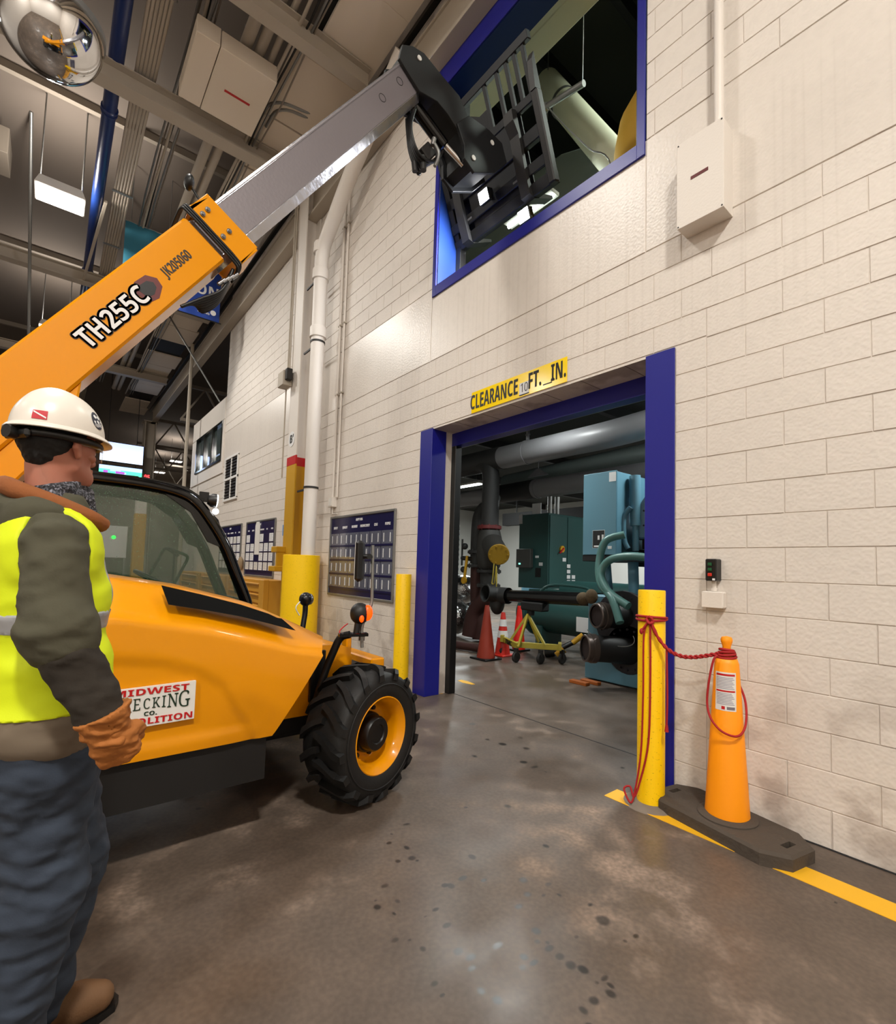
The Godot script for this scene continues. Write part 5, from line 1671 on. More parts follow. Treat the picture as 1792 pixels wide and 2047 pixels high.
	fo.cap(elR.lerp(wrR, -0.02), wrR.lerp(haR, 0.1), 0.068, 0.054)
	fo.cut.append([(wrR - elR).normalized(), (wrR - elR).normalized().dot(wrR) + 0.012])
	fo.cut.append([(elR - wrR).normalized(), (elR - wrR).normalized().dot(elR) - 0.012])
	fo.fold(0.010, 10.0, 16)
	pp.call("sleeve", fo.mesh(mb(), 0.010), mat(Color(0.155, 0.13, 0.10), 0.92, 0.0, fine, 0.25, 8.0), "dark brown protective sleeve")
	var hem := tor.grown(0.012)
	hem.cut.append([Vector3.DOWN, -0.925])
	hem.cut.append([Vector3.UP, 1.05])
	hem.fold(0.010, 6.0, 9)
	pp.call("shirt_hem", hem.mesh(mb(), 0.014), mat(Color(0.42, 0.37, 0.31), 0.9), "tan shirt hem")
	# vest
	var vs := tor.grown(0.016)
	vs.cap(Vector3(-1.91, 1.475, 3.34), Vector3(-1.69, 1.475, 3.34), 0.105)
	vs.sub(shR + Vector3(0.05, 0.10, -0.01), shR + Vector3(0.075, -0.16, -0.02), 0.108)
	vs.sub(shL + Vector3(-0.05, 0.12, -0.01), shL + Vector3(-0.06, -0.14, -0.03), 0.135)
	vs.sub(Vector3(-1.79, 1.62, 3.28), Vector3(-1.79, 1.75, 3.28), 0.13)
	vs.cut.append([Vector3.DOWN, -1.035])
	vs.fold(0.006, 6.0, 10)
	var lime := mat(Color(0.82, 0.88, 0.0), 0.7, 0.0, fine, 0.2, 14.0)
	var vm := pp.call("safety_vest", vs.mesh(mb(), 0.011), lime, "lime yellow safety vest") as MeshInstance3D
	for band in [[1.245, 1.30]]:
		var s := vs.grown(0.0035)
		s.sa = vs.sa
		s.sb = vs.sb
		s.sr = vs.sr
		s.cut.append([Vector3.DOWN, -band[0]])
		s.cut.append([Vector3.UP, band[1]])
		put("reflective_band", s.mesh(mb(), 0.011), M.reflect, vm, "silver reflective band")
	var v2 := vs.grown(0.0035)
	v2.sa = vs.sa
	v2.sb = vs.sb
	v2.sr = vs.sr
	v2.cut = [[Vector3.LEFT, 1.82], [Vector3.RIGHT, -1.755], [Vector3.DOWN, -1.30]]
	put("reflective_band", v2.mesh(mb(), 0.011), M.reflect, vm, "silver reflective brace")
	# jeans and boots
	var je := Field.new()
	je.k = 0.06
	je.cap(hipL + Vector3(0.01, 0.06, 0), hipR + Vector3(-0.01, 0.06, 0), 0.128).cap(hipL, hipR, 0.125)
	je.cap(hipR, knR, 0.118, 0.092).cap(knR, anR, 0.094, 0.075)
	je.cap(hipL, knL, 0.118, 0.092).cap(knL, anL, 0.094, 0.075)
	je.cut.append([Vector3.UP, 1.02])
	je.cut.append([Vector3.DOWN, -0.06])
	je.fold(0.014, 8.0, 11)
	var dn := mat(Color(0.175, 0.21, 0.265), 0.9, 0.0, fine, 0.3, 10.0)
	pp.call("jeans", je.mesh(mb(), 0.013), dn, "dark blue jeans")
	for q in [anR, anL]:
		var bo := Field.new()
		bo.k = 0.04
		bo.cap(q + Vector3(0, 0.05, 0.015), q + Vector3(0, -0.04, 0.02), 0.055, 0.05).cap(q + Vector3(0, -0.055, 0.03), q + Vector3(0, -0.055, -0.10), 0.048, 0.046).cap(q + Vector3(0, -0.055, -0.10), q + Vector3(0.004, -0.06, -0.155), 0.05, 0.044)
		bo.cut.append([Vector3.DOWN, -0.012])
		var b := pp.call("boot", bo.mesh(mb(), 0.01), mat(Color(0.40, 0.28, 0.17), 0.75, 0.0, fine, 0.3, 6.0), "tan work boot") as MeshInstance3D
		var so := mb()
		so.ext(poly([[-0.05, -0.08], [-0.045, 0.07], [-0.053, 0.15], [-0.03, 0.20], [0.0, 0.212], [0.03, 0.20], [0.053, 0.15], [0.045, 0.07], [0.05, -0.08], [0.02, -0.1], [-0.02, -0.1]]), Transform3D(Basis(Vector3(1, 0, 0), Vector3(0, 0, -1), Vector3(0, 1, 0)), Vector3(q.x, 0, q.z)), 0.024)
		put("sole", so, M.black, b)
	glove(man, wrR, haR)

func hat_point(hc: Vector3, th: float, ph: float, e := 0.0) -> Vector3:
	# a point on the hat's shell: th round from the front, ph up from the brim
	var c := hc + Vector3(0, 0.050, 0.006)
	var r := cos(ph)
	return c + Vector3((0.108 + e) * r * sin(th), (0.138 + e) * sin(ph), -(0.130 + e) * r * cos(th))

func hard_hat(man: Node3D, hc: Vector3) -> void:
	var shell := hm()
	var g := []
	for j in 19:
		for i in 49:
			var th := TAU * i / 48.0
			var ph := PI / 2 * j / 18.0
			var p := hat_point(hc, th, ph)
			# a low ridge front to back
			p.y += 0.006 * exp(-pow((p.x - hc.x) / 0.018, 2)) * smoothstep(0.3, 0.9, ph)
			g.append(p)
	shell.grid(g, 49)
	var br := []
	for j in 6:
		for i in 49:
			var th := TAU * i / 48.0
			var f := j / 5.0
			var out := 0.012 + 0.014 * pow(maxf(0.0, cos(th)), 1.6)
			var p := hat_point(hc, th, 0.0, 0.0)
			var d := Vector3(sin(th), 0, -cos(th))
			var kk: float = [0.0, 0.5, 1.0, 1.0, 0.5, -0.25][j]
			p += d * out * kk
			p.y += [0.006, 0.002, -0.006, -0.011, -0.008, -0.004][j] - 0.008 * kk * maxf(0.0, cos(th))
			br.append(p)
	shell.grid(br, 49, true)
	var hat := put("hard_hat", shell, mat(Color(0.86, 0.83, 0.79), 0.3), man, "white hard hat with two stickers")
	hat.position = -PB
	var patch := func(th0: float, th1: float, ph0: float, ph1: float, round: bool) -> MB:
		var m := hm()
		if round:
			var c := []
			for j in 5:
				for i in 25:
					var a := TAU * i / 24.0
					var r := j / 4.0
					c.append(hat_point(hc, (th0 + th1) / 2 + (th1 - th0) / 2 * r * cos(a), (ph0 + ph1) / 2 + (ph1 - ph0) / 2 * r * sin(a), 0.0012))
			m.grid(c, 25, true)
		else:
			var c := []
			for j in 5:
				for i in 7:
					c.append(hat_point(hc, lerpf(th0, th1, i / 6.0), lerpf(ph0, ph1, j / 4.0), 0.0012))
			m.grid(c, 7)
		return m
	var s1 := put("sticker", patch.call(2.36, 2.68, 0.10, 0.30, false), mat(Color(0.72, 0.10, 0.16), 0.5), hat, "small red sticker with a white slash")
	var sl := []
	for j in 2:
		for i in 7:
			sl.append(hat_point(hc, lerpf(2.38, 2.66, i / 6.0), lerpf(0.12, 0.25, i / 6.0) + 0.035 * j, 0.002))
	put("slash", hm().grid(sl, 7), M.paper, s1)
	var s2 := put("sticker", patch.call(0.92, 1.34, 0.18, 0.62, true), mat(Color(0.10, 0.11, 0.20), 0.5), hat, "oval dark blue emblem sticker")
	var em := hm()
	for q in [[1.06, 0.48, 0.06], [1.2, 0.48, 0.06], [1.13, 0.36, 0.05], [1.0, 0.38, 0.03], [1.26, 0.34, 0.035]]:
		var c := []
		for j in 3:
			for i in 13:
				var a := TAU * i / 12.0
				c.append(hat_point(hc, q[0] + q[2] * (j / 2.0) * cos(a), q[1] + q[2] * 0.8 * (j / 2.0) * sin(a), 0.0022))
		em.grid(c, 13, true)
	for k in 3:
		var c := []
		for j in 2:
			for i in 7:
				c.append(hat_point(hc, lerpf(1.0, 1.28, i / 6.0), 0.24 + k * 0.03 + 0.014 * j + 0.02 * sin(i * 1.1), 0.0022))
		em.grid(c, 7)
	put("emblem_marks", em, M.paper, s2)
	put("headband", hm().tube(range(25).map(func(i): return hat_point(hc, TAU * i / 24.0, -0.10, -0.012) + Vector3(0, -0.012, 0)), 0.012, 8, false), M.black, hat)
	put("ratchet_knob", hm().cyl(hc + Vector3(0, 0.02, 0.13), hc + Vector3(0, 0.02, 0.155), 0.02, -1, 12).box(hc + Vector3(0, 0.02, 0.125), Vector3(0.10, 0.03, 0.02), 0.008), M.black, hat)

func glove(man: Node3D, wr: Vector3, ha: Vector3) -> void:
	# a loose leather work glove: wide cuff, palm, four curled fingers and the thumb across them
	var d := (ha - wr).normalized()
	var fw := Vector3(0, 0, -1)
	fw = (fw - d * fw.dot(d)).normalized()      # thumb side looks forward
	var ot := d.cross(fw).normalized()
	if ot.x < 0: ot = -ot                        # back of the hand looks outwards
	var G := Field.new()
	G.k = 0.016
	G.cap(wr + d * 0.01, wr + d * 0.075, 0.046, 0.042)
	G.cap(wr + d * 0.075 - fw * 0.026, wr + d * 0.075 + fw * 0.026, 0.026)
	for i in 4:
		var root := wr + d * 0.085 + fw * (0.033 - 0.022 * i) + ot * 0.008
		var L: float = [0.036, 0.040, 0.037, 0.030][i]
		var p1 := root + d * L - ot * 0.006
		var p2 := p1 + (d * 0.25 - ot).normalized() * 0.027
		var p3 := p2 + (-d * 0.8 - ot * 0.5).normalized() * 0.022
		G.cap(root, p1, 0.013, 0.012).cap(p1, p2, 0.012, 0.011).cap(p2, p3, 0.011, 0.0095)
	var t0 := wr + d * 0.05 + fw * 0.035
	var t1 := t0 + (d * 0.7 + fw * 0.6 - ot * 0.3).normalized() * 0.038
	var t2 := t1 + (d * 0.9 - fw * 0.1 - ot * 0.6).normalized() * 0.032
	G.cap(t0, t1, 0.0155, 0.0135).cap(t1, t2, 0.0135, 0.0115)
	G.fold(0.006, 20.0, 13)
	var leather := mat(Color(0.62, 0.37, 0.14), 0.8, 0.0, lumpy, 0.5, 8.0)
	var o := put("work_glove", G.mesh(mb(), 0.0045), leather, man, "tan leather work glove")
	o.position = -PB
	var C := Field.new()
	C.k = 0.01
	C.cap(wr - d * 0.012, wr + d * 0.05, 0.066, 0.05)
	C.cut.append([-d, (-d).dot(wr - d * 0.008)])
	C.sub(wr - d * 0.1, wr + d * 0.0, 0.05)
	C.fold(0.012, 16.0, 14)
	put("cuff", C.mesh(mb(), 0.006), leather, o)
# ---------------------------------------------------------------- things on and by the wall
func build_wall_things() -> void:
	# clearance sign over the doorway
	var sg := thing("clearance_sign", "long yellow clearance sign with black letters above the doorway", "sign", Vector3(-3.16, 3.175, 0.003))
	put("plate", mb().box(Vector3(0, 0, 0.002), Vector3(1.22, 0.222, 0.004), 0.001), mat(Color(0.98, 0.84, 0.02), 0.16), sg)
	var t := mb()
	var at := func(x, y): return Transform3D(Basis(), Vector3(x, y, 0.005))
	text("CLEARANCE", 0.148, at.call(-0.29, 0.0), t, 0.585, 700)
	text("FT.", 0.148, at.call(0.25, 0.01), t, 0.585, 700)
	text("IN.", 0.148, at.call(0.52, 0.01), t, 0.565, 700)
	t.box(Vector3(0.40, -0.07, 0.005), Vector3(0.10, 0.008, 0.002))
	put("lettering", t, M.ink, sg)
	put("number_patch", mb().box(Vector3(0.125, -0.035, 0.005), Vector3(0.12, 0.11, 0.003)), M.paper, sg, "white patch with the number 10")
	put("number", text("10", 0.082, at.call(0.125, -0.03), mb(), 0.8, 500).box(Vector3(0.125, -0.095, 0.006), Vector3(0.12, 0.007, 0.003)), M.ink, sg)
	# push-button station, little box under it
	var pb := thing("push_button_station", "black push-button station with green and red buttons on the wall", "switch", Vector3(-1.352, 1.485, 0))
	put("case", mb().box(Vector3(0, 0, 0.04), Vector3(0.068, 0.14, 0.08), 0.006), M.black, pb)
	for k in 3:
		put("button", mb().box(Vector3(-0.004, 0.035 - k * 0.033, 0.084), Vector3(0.024, 0.02, 0.012), 0.003), [mat(Color(0.04, 0.30, 0.16), 0.4), mat(Color(0.04, 0.30, 0.16), 0.4), mat(Color(0.78, 0.16, 0.10), 0.4)][k], pb, ["green button", "green button", "red button"][k])
	put("rating_plate", mb().box(Vector3(0.018, -0.06, 0.08), Vector3(0.016, 0.012, 0.002)), M.paper, pb)
	var wb := thing("outlet_box", "small white square box on the wall under the push buttons", "electrical box", Vector3(-1.352, 1.295, 0))
	put("case", mb().box(Vector3(0, 0, 0.03), Vector3(0.13, 0.105, 0.06), 0.008), M.paint, wb)
	put("cover", mb().box(Vector3(0, 0, 0.0625), Vector3(0.126, 0.10, 0.005), 0.002), M.paint, wb)
	put("nipple", mb().cyl(Vector3(0, 0.05, 0.03), Vector3(0, 0.125, 0.03), 0.014, -1, 12).cyl(Vector3(0, 0.055, 0.03), Vector3(0, 0.075, 0.03), 0.021, -1, 6), M.paint, wb)
	# tall enclosure with its conduit, upper right
	var en := thing("wall_enclosure", "white sheet-metal enclosure with dark red tab, high on the wall at right", "electrical box", Vector3(-1.39, 4.10, 0))
	put("case", mb().box(Vector3(0, 0, 0.072), Vector3(0.296, 0.60, 0.144), 0.002), M.paint, en)
	put("cover", mb().box(Vector3(0, 0, 0.147), Vector3(0.302, 0.606, 0.006), 0.002), M.paint, en)
	put("label_tab", mb().box(Vector3(0.0, 0.01, 0.151), Vector3(0.112, 0.022, 0.003)), M.maroon, en, "dark red label tab")
	for q in [[-0.14, 0.29], [0.14, 0.29], [-0.14, -0.29], [0.14, -0.29]]:
		put("screw", mb().cyl(Vector3(q[0], q[1], 0.149), Vector3(q[0], q[1], 0.153), 0.005, -1, 8), M.iron, en)
	var cd := thing("wall_conduit", "thick white conduit running up the wall from the enclosure at right", "conduit", Vector3(-1.30, 4.40, 0.065))
	put("run", mb().cyl(Vector3.ZERO, Vector3(0, 5.4, 0), 0.031, -1, 18), M.paint, cd)
	for y in [2.2, 4.0]:
		put("strap", mb().lathe([Vector2(0.032, 0), Vector2(0.036, 0), Vector2(0.036, 0.03), Vector2(0.032, 0.03)], Vector3(0, y, 0), Vector3.UP, 18).span(Vector3(-0.06, y, -0.06), Vector3(0.06, y + 0.03, -0.05)), M.paint, cd)
	# pairs of thin conduits on the wall left of the doorway, with their box
	for k in 2:
		var x: float = [-6.90, -6.76][k]
		var y0: float = [2.46, 2.46][k]
		var c := thing("thin_wall_conduit", ["thin conduit on the wall above the blue board, left of the pair", "thin conduit on the wall above the blue board, right of the pair"][k], "conduit", Vector3(x, y0, 0.025))
		put("run", mb().cyl(Vector3.ZERO, Vector3(0, 7.3, 0), [0.022, 0.018][k], -1, 10), M.paint, c)
		for y in [1.6, 2.7, 4.3]:
			put("strap", mb().span(Vector3(-0.04, y, -0.02), Vector3(0.04, y + 0.02, 0.02)), M.beige, c)
	var ob := thing("switch_box", "small white switch box with a bent stub above the blue pocket board", "electrical box", Vector3(-6.88, 2.39, 0))
	put("case", mb().box(Vector3(0, 0, 0.04), Vector3(0.16, 0.15, 0.08), 0.006), M.paint, ob)
	put("plate", mb().box(Vector3(0.01, 0, 0.083), Vector3(0.09, 0.11, 0.005)), M.white, ob)
	put("stub", mb().tube(bend([Vector3(0.0, -0.07, 0.03), Vector3(0.0, -0.18, 0.03), Vector3(0.16, -0.18, 0.03)], 0.03), 0.010, 8), M.paint, ob)
	boards()
	vent()
	rack()
	bollards()
	# the painted line, the floor joint
	whole("floor_line", mb().span(Vector3(-1.86, 0.0, 0.30), Vector3(3.5, 0.0025, 0.452)), M.line, "yellow painted line on the floor along the wall", "floor marking")
	whole("paint_patch", mb().ext(poly([[-0.12, -0.03], [0.0, -0.05], [0.14, -0.02], [0.15, 0.03], [-0.02, 0.06], [-0.13, 0.04]]), Transform3D(Basis(Vector3(1, 0, 0), Vector3(0, 0, -1), Vector3(0, 1, 0)), Vector3(-4.72, 0, -0.86)), 0.002), M.line, "worn yellow paint remnant on the floor just inside the doorway", "floor marking")
	whole("paint_speck", mb().ext(poly([[-0.05, -0.02], [0.05, -0.03], [0.06, 0.02], [-0.04, 0.03]]), Transform3D(Basis(Vector3(1, 0, 0), Vector3(0, 0, -1), Vector3(0, 1, 0)), Vector3(-4.5, 0, -0.25)), 0.002), M.line, "small yellow paint speck on the floor by the left blue jamb", "floor marking")
	whole("floor_joint", mb().span(Vector3(-4.45, 0, -0.383), Vector3(-1.82, 0.0015, -0.37)), M.dark, "dark sawn joint across the floor in the doorway", "floor joint")
	var cr := []
	var rn := RandomNumberGenerator.new()
	rn.seed = 2
	for i in 26:
		cr.append(Vector3(-1.62 + i * 0.2, 0.001, 0.006 + rn.randf_range(-0.004, 0.004)))
	whole("wall_foot_gap", mb().tube(cr, 0.006, 5), M.dark, "dark crack where the floor meets the wall at right", "crack")

func pocket_board(o: Node3D, w: float, h: float, cols: int, rows: int, head: float) -> void:
	# a blue board in a pale metal frame, its face towards +z, origin at the lower left
	put("panel", mb().span(Vector3(0, 0, 0), Vector3(w, h, 0.012)), M.navy, o)
	var f := mb()
	f.span(Vector3(-0.03, -0.03, 0), Vector3(w + 0.03, 0.0, 0.025), 0.003).span(Vector3(-0.03, h, 0), Vector3(w + 0.03, h + 0.03, 0.025), 0.003)
	f.span(Vector3(-0.03, 0, 0), Vector3(0, h, 0.025), 0.003).span(Vector3(w, 0, 0), Vector3(w + 0.03, h, 0.025), 0.003)
	put("frame", f, M.galv, o)
	var ch := (h - head - 0.09) / rows
	for r in rows:
		put("ledge", mb().span(Vector3(0, 0.09 + r * ch - 0.012, 0.012), Vector3(w, 0.09 + r * ch + 0.012, 0.022)), M.navy, o)

func boards() -> void:
	var b := thing("pocket_board", "blue board of empty clear pockets with column headings, on the wall behind the indicator pod", "board", Vector3(-6.92, 1.02, 0.002))
	var w := 1.76
	var h := 1.12
	pocket_board(b, w, h, 6, 4, 0.22)
	var tx := text("DEPT 026", 0.035, Transform3D(Basis(), Vector3(0.86, h - 0.055, 0.014)), mb(), 0.9)
	var words := ["SAFETY", "QUALITY", "DELIVERY", "PRODUCTIVITY", "COST", "PEOPLE"]
	for i in 6:
		text(words[i], 0.035, Transform3D(Basis(), Vector3(0.15 + i * 0.292, h - 0.15, 0.014)), tx, 0.75)
	put("headings", tx, M.paper, b)
	var ch := (h - 0.31) / 4
	var pk := mb().span(Vector3(0.008, 0.015, 0.014), Vector3(w / 6 - 0.008, ch - 0.015, 0.018)).mesh()
	var stp := mb().span(Vector3(0, 0, 0.018), Vector3(0.014, 0.115, 0.022)).mesh()
	for r in 4:
		for c in 6:
			var p := put("pocket", pk, M.pocket, b)
			p.position = Vector3(c * w / 6, 0.09 + r * ch, 0)
			for k in 2:
				put("strip", stp, M.paper, p, "white strip").position = Vector3(0.06 + k * 0.155, 0.04, 0)
	# two boards full of papers
	var L := ["blue board full of pinned papers with a tall white sheet, left of the yellow column", "blue board full of papers farther left, partly hidden by the cab pillar"]
	var rn := RandomNumberGenerator.new()
	rn.seed = 6
	for k in 2:
		var o := thing("notice_board", L[k], "board", [Vector3(-11.08, 1.18, 0.002), Vector3(-13.2, 1.18, 0.002)][k])
		pocket_board(o, 1.72, 1.10, 6, 4, 0.24)
		var hd := text("DEPT", 0.04, Transform3D(Basis(), Vector3(0.86, 1.04, 0.014)), mb())
		for i in 6:
			text(words[i], 0.03, Transform3D(Basis(), Vector3(0.15 + i * 0.285, 0.93, 0.014)), hd, 0.75)
		put("headings", hd, M.paper, o)
		var sh := mb().span(Vector3(0, 0, 0.014), Vector3(0.22, 0.165, 0.017)).mesh()
		var prt := mb()
		for i in 5:
			prt.span(Vector3(0.03, 0.03 + i * 0.026, 0.017), Vector3(0.19 - 0.03 * (i % 2), 0.036 + i * 0.026, 0.0175))
		var prm := prt.mesh()
		for r in 4:
			for c in 6:
				if rn.randf() < 0.16:
					continue
				var s := put("paper", sh, [M.paper, M.paper, M.white][rn.randi() % 3], o)
				s.position = Vector3(0.03 + c * 0.283, 0.105 + r * 0.19, 0)
				put("print", prm, mat(Color(0.5, 0.5, 0.52), 0.7), s)
		if k == 0:
			put("tall_sheet", mb().ext(poly([[0, 0], [0.28, 0], [0.28, 0.6], [0.22, 0.68], [0.06, 0.68], [0, 0.6]]), Transform3D(Basis(), Vector3(0.62, 0.42, 0.02)), 0.01), M.white, o, "tall white sheet")
	var ns := ["light blue notice sheet on the wall right of the paper board", "small notice sheet low on the wall right of the paper board", "tall pale poster edge beside the yellow column"]
	for k in 3:
		var n := thing("notice_sheet", ns[k], "notice", [Vector3(-8.98, 1.95, 0.002), Vector3(-9.08, 1.35, 0.002), Vector3(-8.62, 1.3, 0.002)][k])
		var sz: Vector2 = [Vector2(0.28, 0.2), Vector2(0.2, 0.16), Vector2(0.22, 0.9)][k]
		put("sheet", mb().span(Vector3(0, 0, 0), Vector3(sz.x, sz.y, 0.004)), [mat(Color(0.35, 0.55, 0.78), 0.6), M.white, M.paper][k], n)
		put("print", mb().span(Vector3(0.04, sz.y * 0.3, 0.004), Vector3(sz.x - 0.04, sz.y * 0.36, 0.005)).span(Vector3(0.04, sz.y * 0.6, 0.004), Vector3(sz.x - 0.08, sz.y * 0.68, 0.005)), mat(Color(0.45, 0.48, 0.52), 0.7), n)
	var bag := thing("rag_bag", "crumpled tan bag hanging between the two paper boards", "bag", Vector3(-11.3, 1.3, 0.05))
	put("bag", mb().sph(Vector3(0, 0.1, 0), Vector3(0.12, 0.16, 0.05), 12, 8), mat(Color(0.55, 0.47, 0.36), 0.8, 0.0, lumpy, 1.2, 4.0), bag)

func vent() -> void:
	var v := thing("louvre_window", "small dark four-pane louvre window in a white frame, left on the wall above the boards", "window", Vector3(-13.08, 2.95, 0.0))
	var f := mb()
	for x in [0.0, 0.53, 1.06]:
		f.span(Vector3(x - 0.03, 0, 0), Vector3(x + 0.03, 1.05, 0.035 if x != 0.53 else 0.03), 0.004)
	for y in [0.0, 0.52, 1.05]:
		f.span(Vector3(-0.03, y - 0.03, 0), Vector3(1.09, y + 0.03, 0.036), 0.004)
	put("frame", f, M.white, v)
	for i in 2:
		for j in 2:
			var p := put("pane", mb().span(Vector3(0.03 + i * 0.53, 0.03 + j * 0.52, 0.0), Vector3(0.5 + i * 0.53, 0.49 + j * 0.53, 0.012)), mat(Color(0.10, 0.075, 0.07), 0.5), v)
			for k in 6:
				put("slat", mb().beam(Vector3(0.03 + i * 0.53, 0.07 + k * 0.075 + j * 0.52, 0.018), Vector3(0.5 + i * 0.53, 0.07 + k * 0.075 + j * 0.52, 0.018), 0.03, 0.006, 0.0, Vector3(0, 1, 0.8).normalized()), mat(Color(0.13, 0.10, 0.09), 0.55), p)

func rack() -> void:
	var r := thing("yellow_cabinet", "low yellow cabinet with four wide drawers under the paper boards", "cabinet", Vector3(-10.9, 0, 0.02))
	put("body", mb().span(Vector3(0, 0.06, 0.0), Vector3(2.25, 1.13, 0.34), 0.008), M.yellow_tan, r)
	put("side_post", mb().span(Vector3(2.02, 0.02, 0.3), Vector3(2.26, 1.14, 0.4), 0.008), M.yellow_tan, r)
	put("side_post", mb().span(Vector3(-0.02, 0.02, 0.3), Vector3(0.14, 1.14, 0.4), 0.008), M.yellow_tan, r)
	for k in 5:
		var d := put("drawer", mb().span(Vector3(0.16, 0.12 + k * 0.195, 0.33), Vector3(2.0, 0.27 + k * 0.195, 0.37), 0.01), M.yellow_tan, r)
		put("pull", mb().ext(poly([[0.37, 0.26], [0.40, 0.25], [0.41, 0.275], [0.37, 0.29]]), Transform3D(Basis(Vector3(0, 0, 1), Vector3.UP, Vector3(-1, 0, 0)), Vector3(2.0, k * 0.195, 0)), 1.84), M.yellow_tan, d)

	for k in 2:
		copy(r, ["second yellow cabinet along the wall, seen through the cab window", "third yellow cabinet along the wall, farthest left behind the cab window"][k]).position = Vector3(-13.3 - k * 2.35, 0, 0.02)

func bollards() -> void:
	var a := thing("bollard", "slim yellow bollard left of the doorway by the blue jamb", "bollard", Vector3(-4.75, 0, 0.12))
	put("post", mb().lathe([Vector2(0.09, 0), Vector2(0.09, 1.35), Vector2(0.087, 1.358), Vector2(0, 1.36)], Vector3.ZERO, Vector3.UP, 28), M.yellow, a)
	put("footing", mb().lathe([Vector2(0.118, 0), Vector2(0.11, 0.02), Vector2(0.09, 0.024)], Vector3.ZERO, Vector3.UP, 20), M.mortar_grey, a)
	var b := thing("bollard", "tall yellow bollard right of the doorway, wound with red rope", "bollard", Vector3(-1.625, 0, 0.30))
	put("post", mb().lathe([Vector2(0.083, 0), Vector2(0.083, 1.335), Vector2(0.081, 1.343), Vector2(0, 1.344)], Vector3.ZERO, Vector3.UP, 28), M.yellow, b)
	put("footing", mb().lathe([Vector2(0.17, 0), Vector2(0.13, 0.014), Vector2(0.083, 0.02)], Vector3.ZERO, Vector3.UP, 20), M.mortar_grey, b)
	# rope: ring and knot, tails down the post, the swag to the orange post, its loop
	var C := Vector3(-1.625, 0, 0.30)
	var f := Vector3(0.36, 0, 0.93)          # towards the viewer
	var s := Vector3(0.93, 0, -0.36)         # to the viewer's right
	var rp := thing("rope", "red braided rope knotted round the right bollard and slung to the orange post", "rope", C)
	var ring := func(y: float, r: float, tilt: float) -> Array: return range(29).map(func(i): return Vector3(r * cos(TAU * i / 28.0), y + tilt * sin(TAU * i / 28.0), r * sin(TAU * i / 28.0)))
	put("ring", mb().tube(ring.call(1.172, 0.091, 0.006), 0.0075, 8, false).tube(ring.call(1.158, 0.091, -0.006), 0.0075, 8, false), M.rope, rp)
	put("knot", mb().tube(smooth([f * 0.09 + Vector3(0, 1.15, 0) - s * 0.02, f * 0.11 + Vector3(0, 1.18, 0), f * 0.105 + Vector3(0, 1.15, 0) + s * 0.022, f * 0.12 + Vector3(0, 1.14, 0), f * 0.10 + Vector3(0, 1.165, 0) - s * 0.018, f * 0.11 + Vector3(0, 1.13, 0) + s * 0.005], 6), 0.009, 8), M.rope, rp)
	put("tail", mb().tube(smooth([f * 0.105 + Vector3(0, 1.14, 0) - s * 0.01, f * 0.098 + Vector3(0, 1.05, 0) - s * 0.034, f * 0.094 + Vector3(0, 0.7, 0) - s * 0.036, f * 0.094 + Vector3(0, 0.35, 0) - s * 0.046, f * 0.10 + Vector3(0, 0.12, 0) - s * 0.075, f * 0.12 + Vector3(0, 0.025, 0) - s * 0.10, f * 0.10 + Vector3(0, 0.09, 0) - s * 0.145, f * 0.09 + Vector3(0, 0.11, 0) - s * 0.11, f * 0.11 + Vector3(0, 0.06, 0) - s * 0.085, f * 0.10 + Vector3(0, 0.14, 0) - s * 0.055, f * 0.094 + Vector3(0, 0.4, 0) - s * 0.004, f * 0.094 + Vector3(0, 0.8, 0) + s * 0.006, f * 0.105 + Vector3(0, 1.13, 0) + s * 0.004], 7), 0.006, 8), M.rope, rp)
	put("tail", mb().tube(smooth([f * 0.11 + Vector3(0, 1.14, 0) - s * 0.012, f * 0.105 + Vector3(0, 1.09, 0) - s * 0.045], 4), 0.0065, 8).sph(f * 0.105 + Vector3(0, 1.085, 0) - s * 0.047, Vector3(0.012, 0.02, 0.012), 10, 6), M.rope, rp)
	var sw := []
	var st := f * 0.105 + Vector3(0, 1.15, 0) + s * 0.012
	var en := Vector3(-1.22, 0.995, 0.24) - C
	var mid := []
	for i in 41:
		var u := i / 40.0
		var p := st.lerp(en, u)
		p.y -= 0.145 * sin(PI * pow(u, 0.72)) * (1.0 - 0.25 * u)
		sw.append(p + Vector3(0, 0.007 * cos(i * 1.1), 0.007 * sin(i * 1.1)))
		mid.append(p - Vector3(0, 0.007 * cos(i * 1.1), 0.007 * sin(i * 1.1)))
	put("swag", mb().tube(sw, 0.0075, 7).tube(mid, 0.0075, 7), M.rope, rp)
	var hp: Vector3 = sw[9]
	put("tail", mb().tube(smooth([hp, hp + Vector3(0.0, -0.05, 0), hp + Vector3(0.004, -0.3, 0), hp + Vector3(0.0, -0.47, 0.0)], 5), 0.006, 8).cyl(hp + Vector3(0, -0.46, 0), hp + Vector3(0, -0.50, 0), 0.008, 0.013, 8), M.rope, rp)
	var cone := Vector3(-1.205, 0, 0.22) - C
	for k in 4:
		put("wrap", mb().tube(range(25).map(func(i): return cone + Vector3((0.036 + 0.004 * k) * cos(TAU * i / 24.0), 1.015 - k * 0.013 + 0.006 * sin(TAU * i / 24.0 + k), (0.036 + 0.004 * k) * sin(TAU * i / 24.0))), 0.008, 7, false), M.rope, rp)
	var lp := []
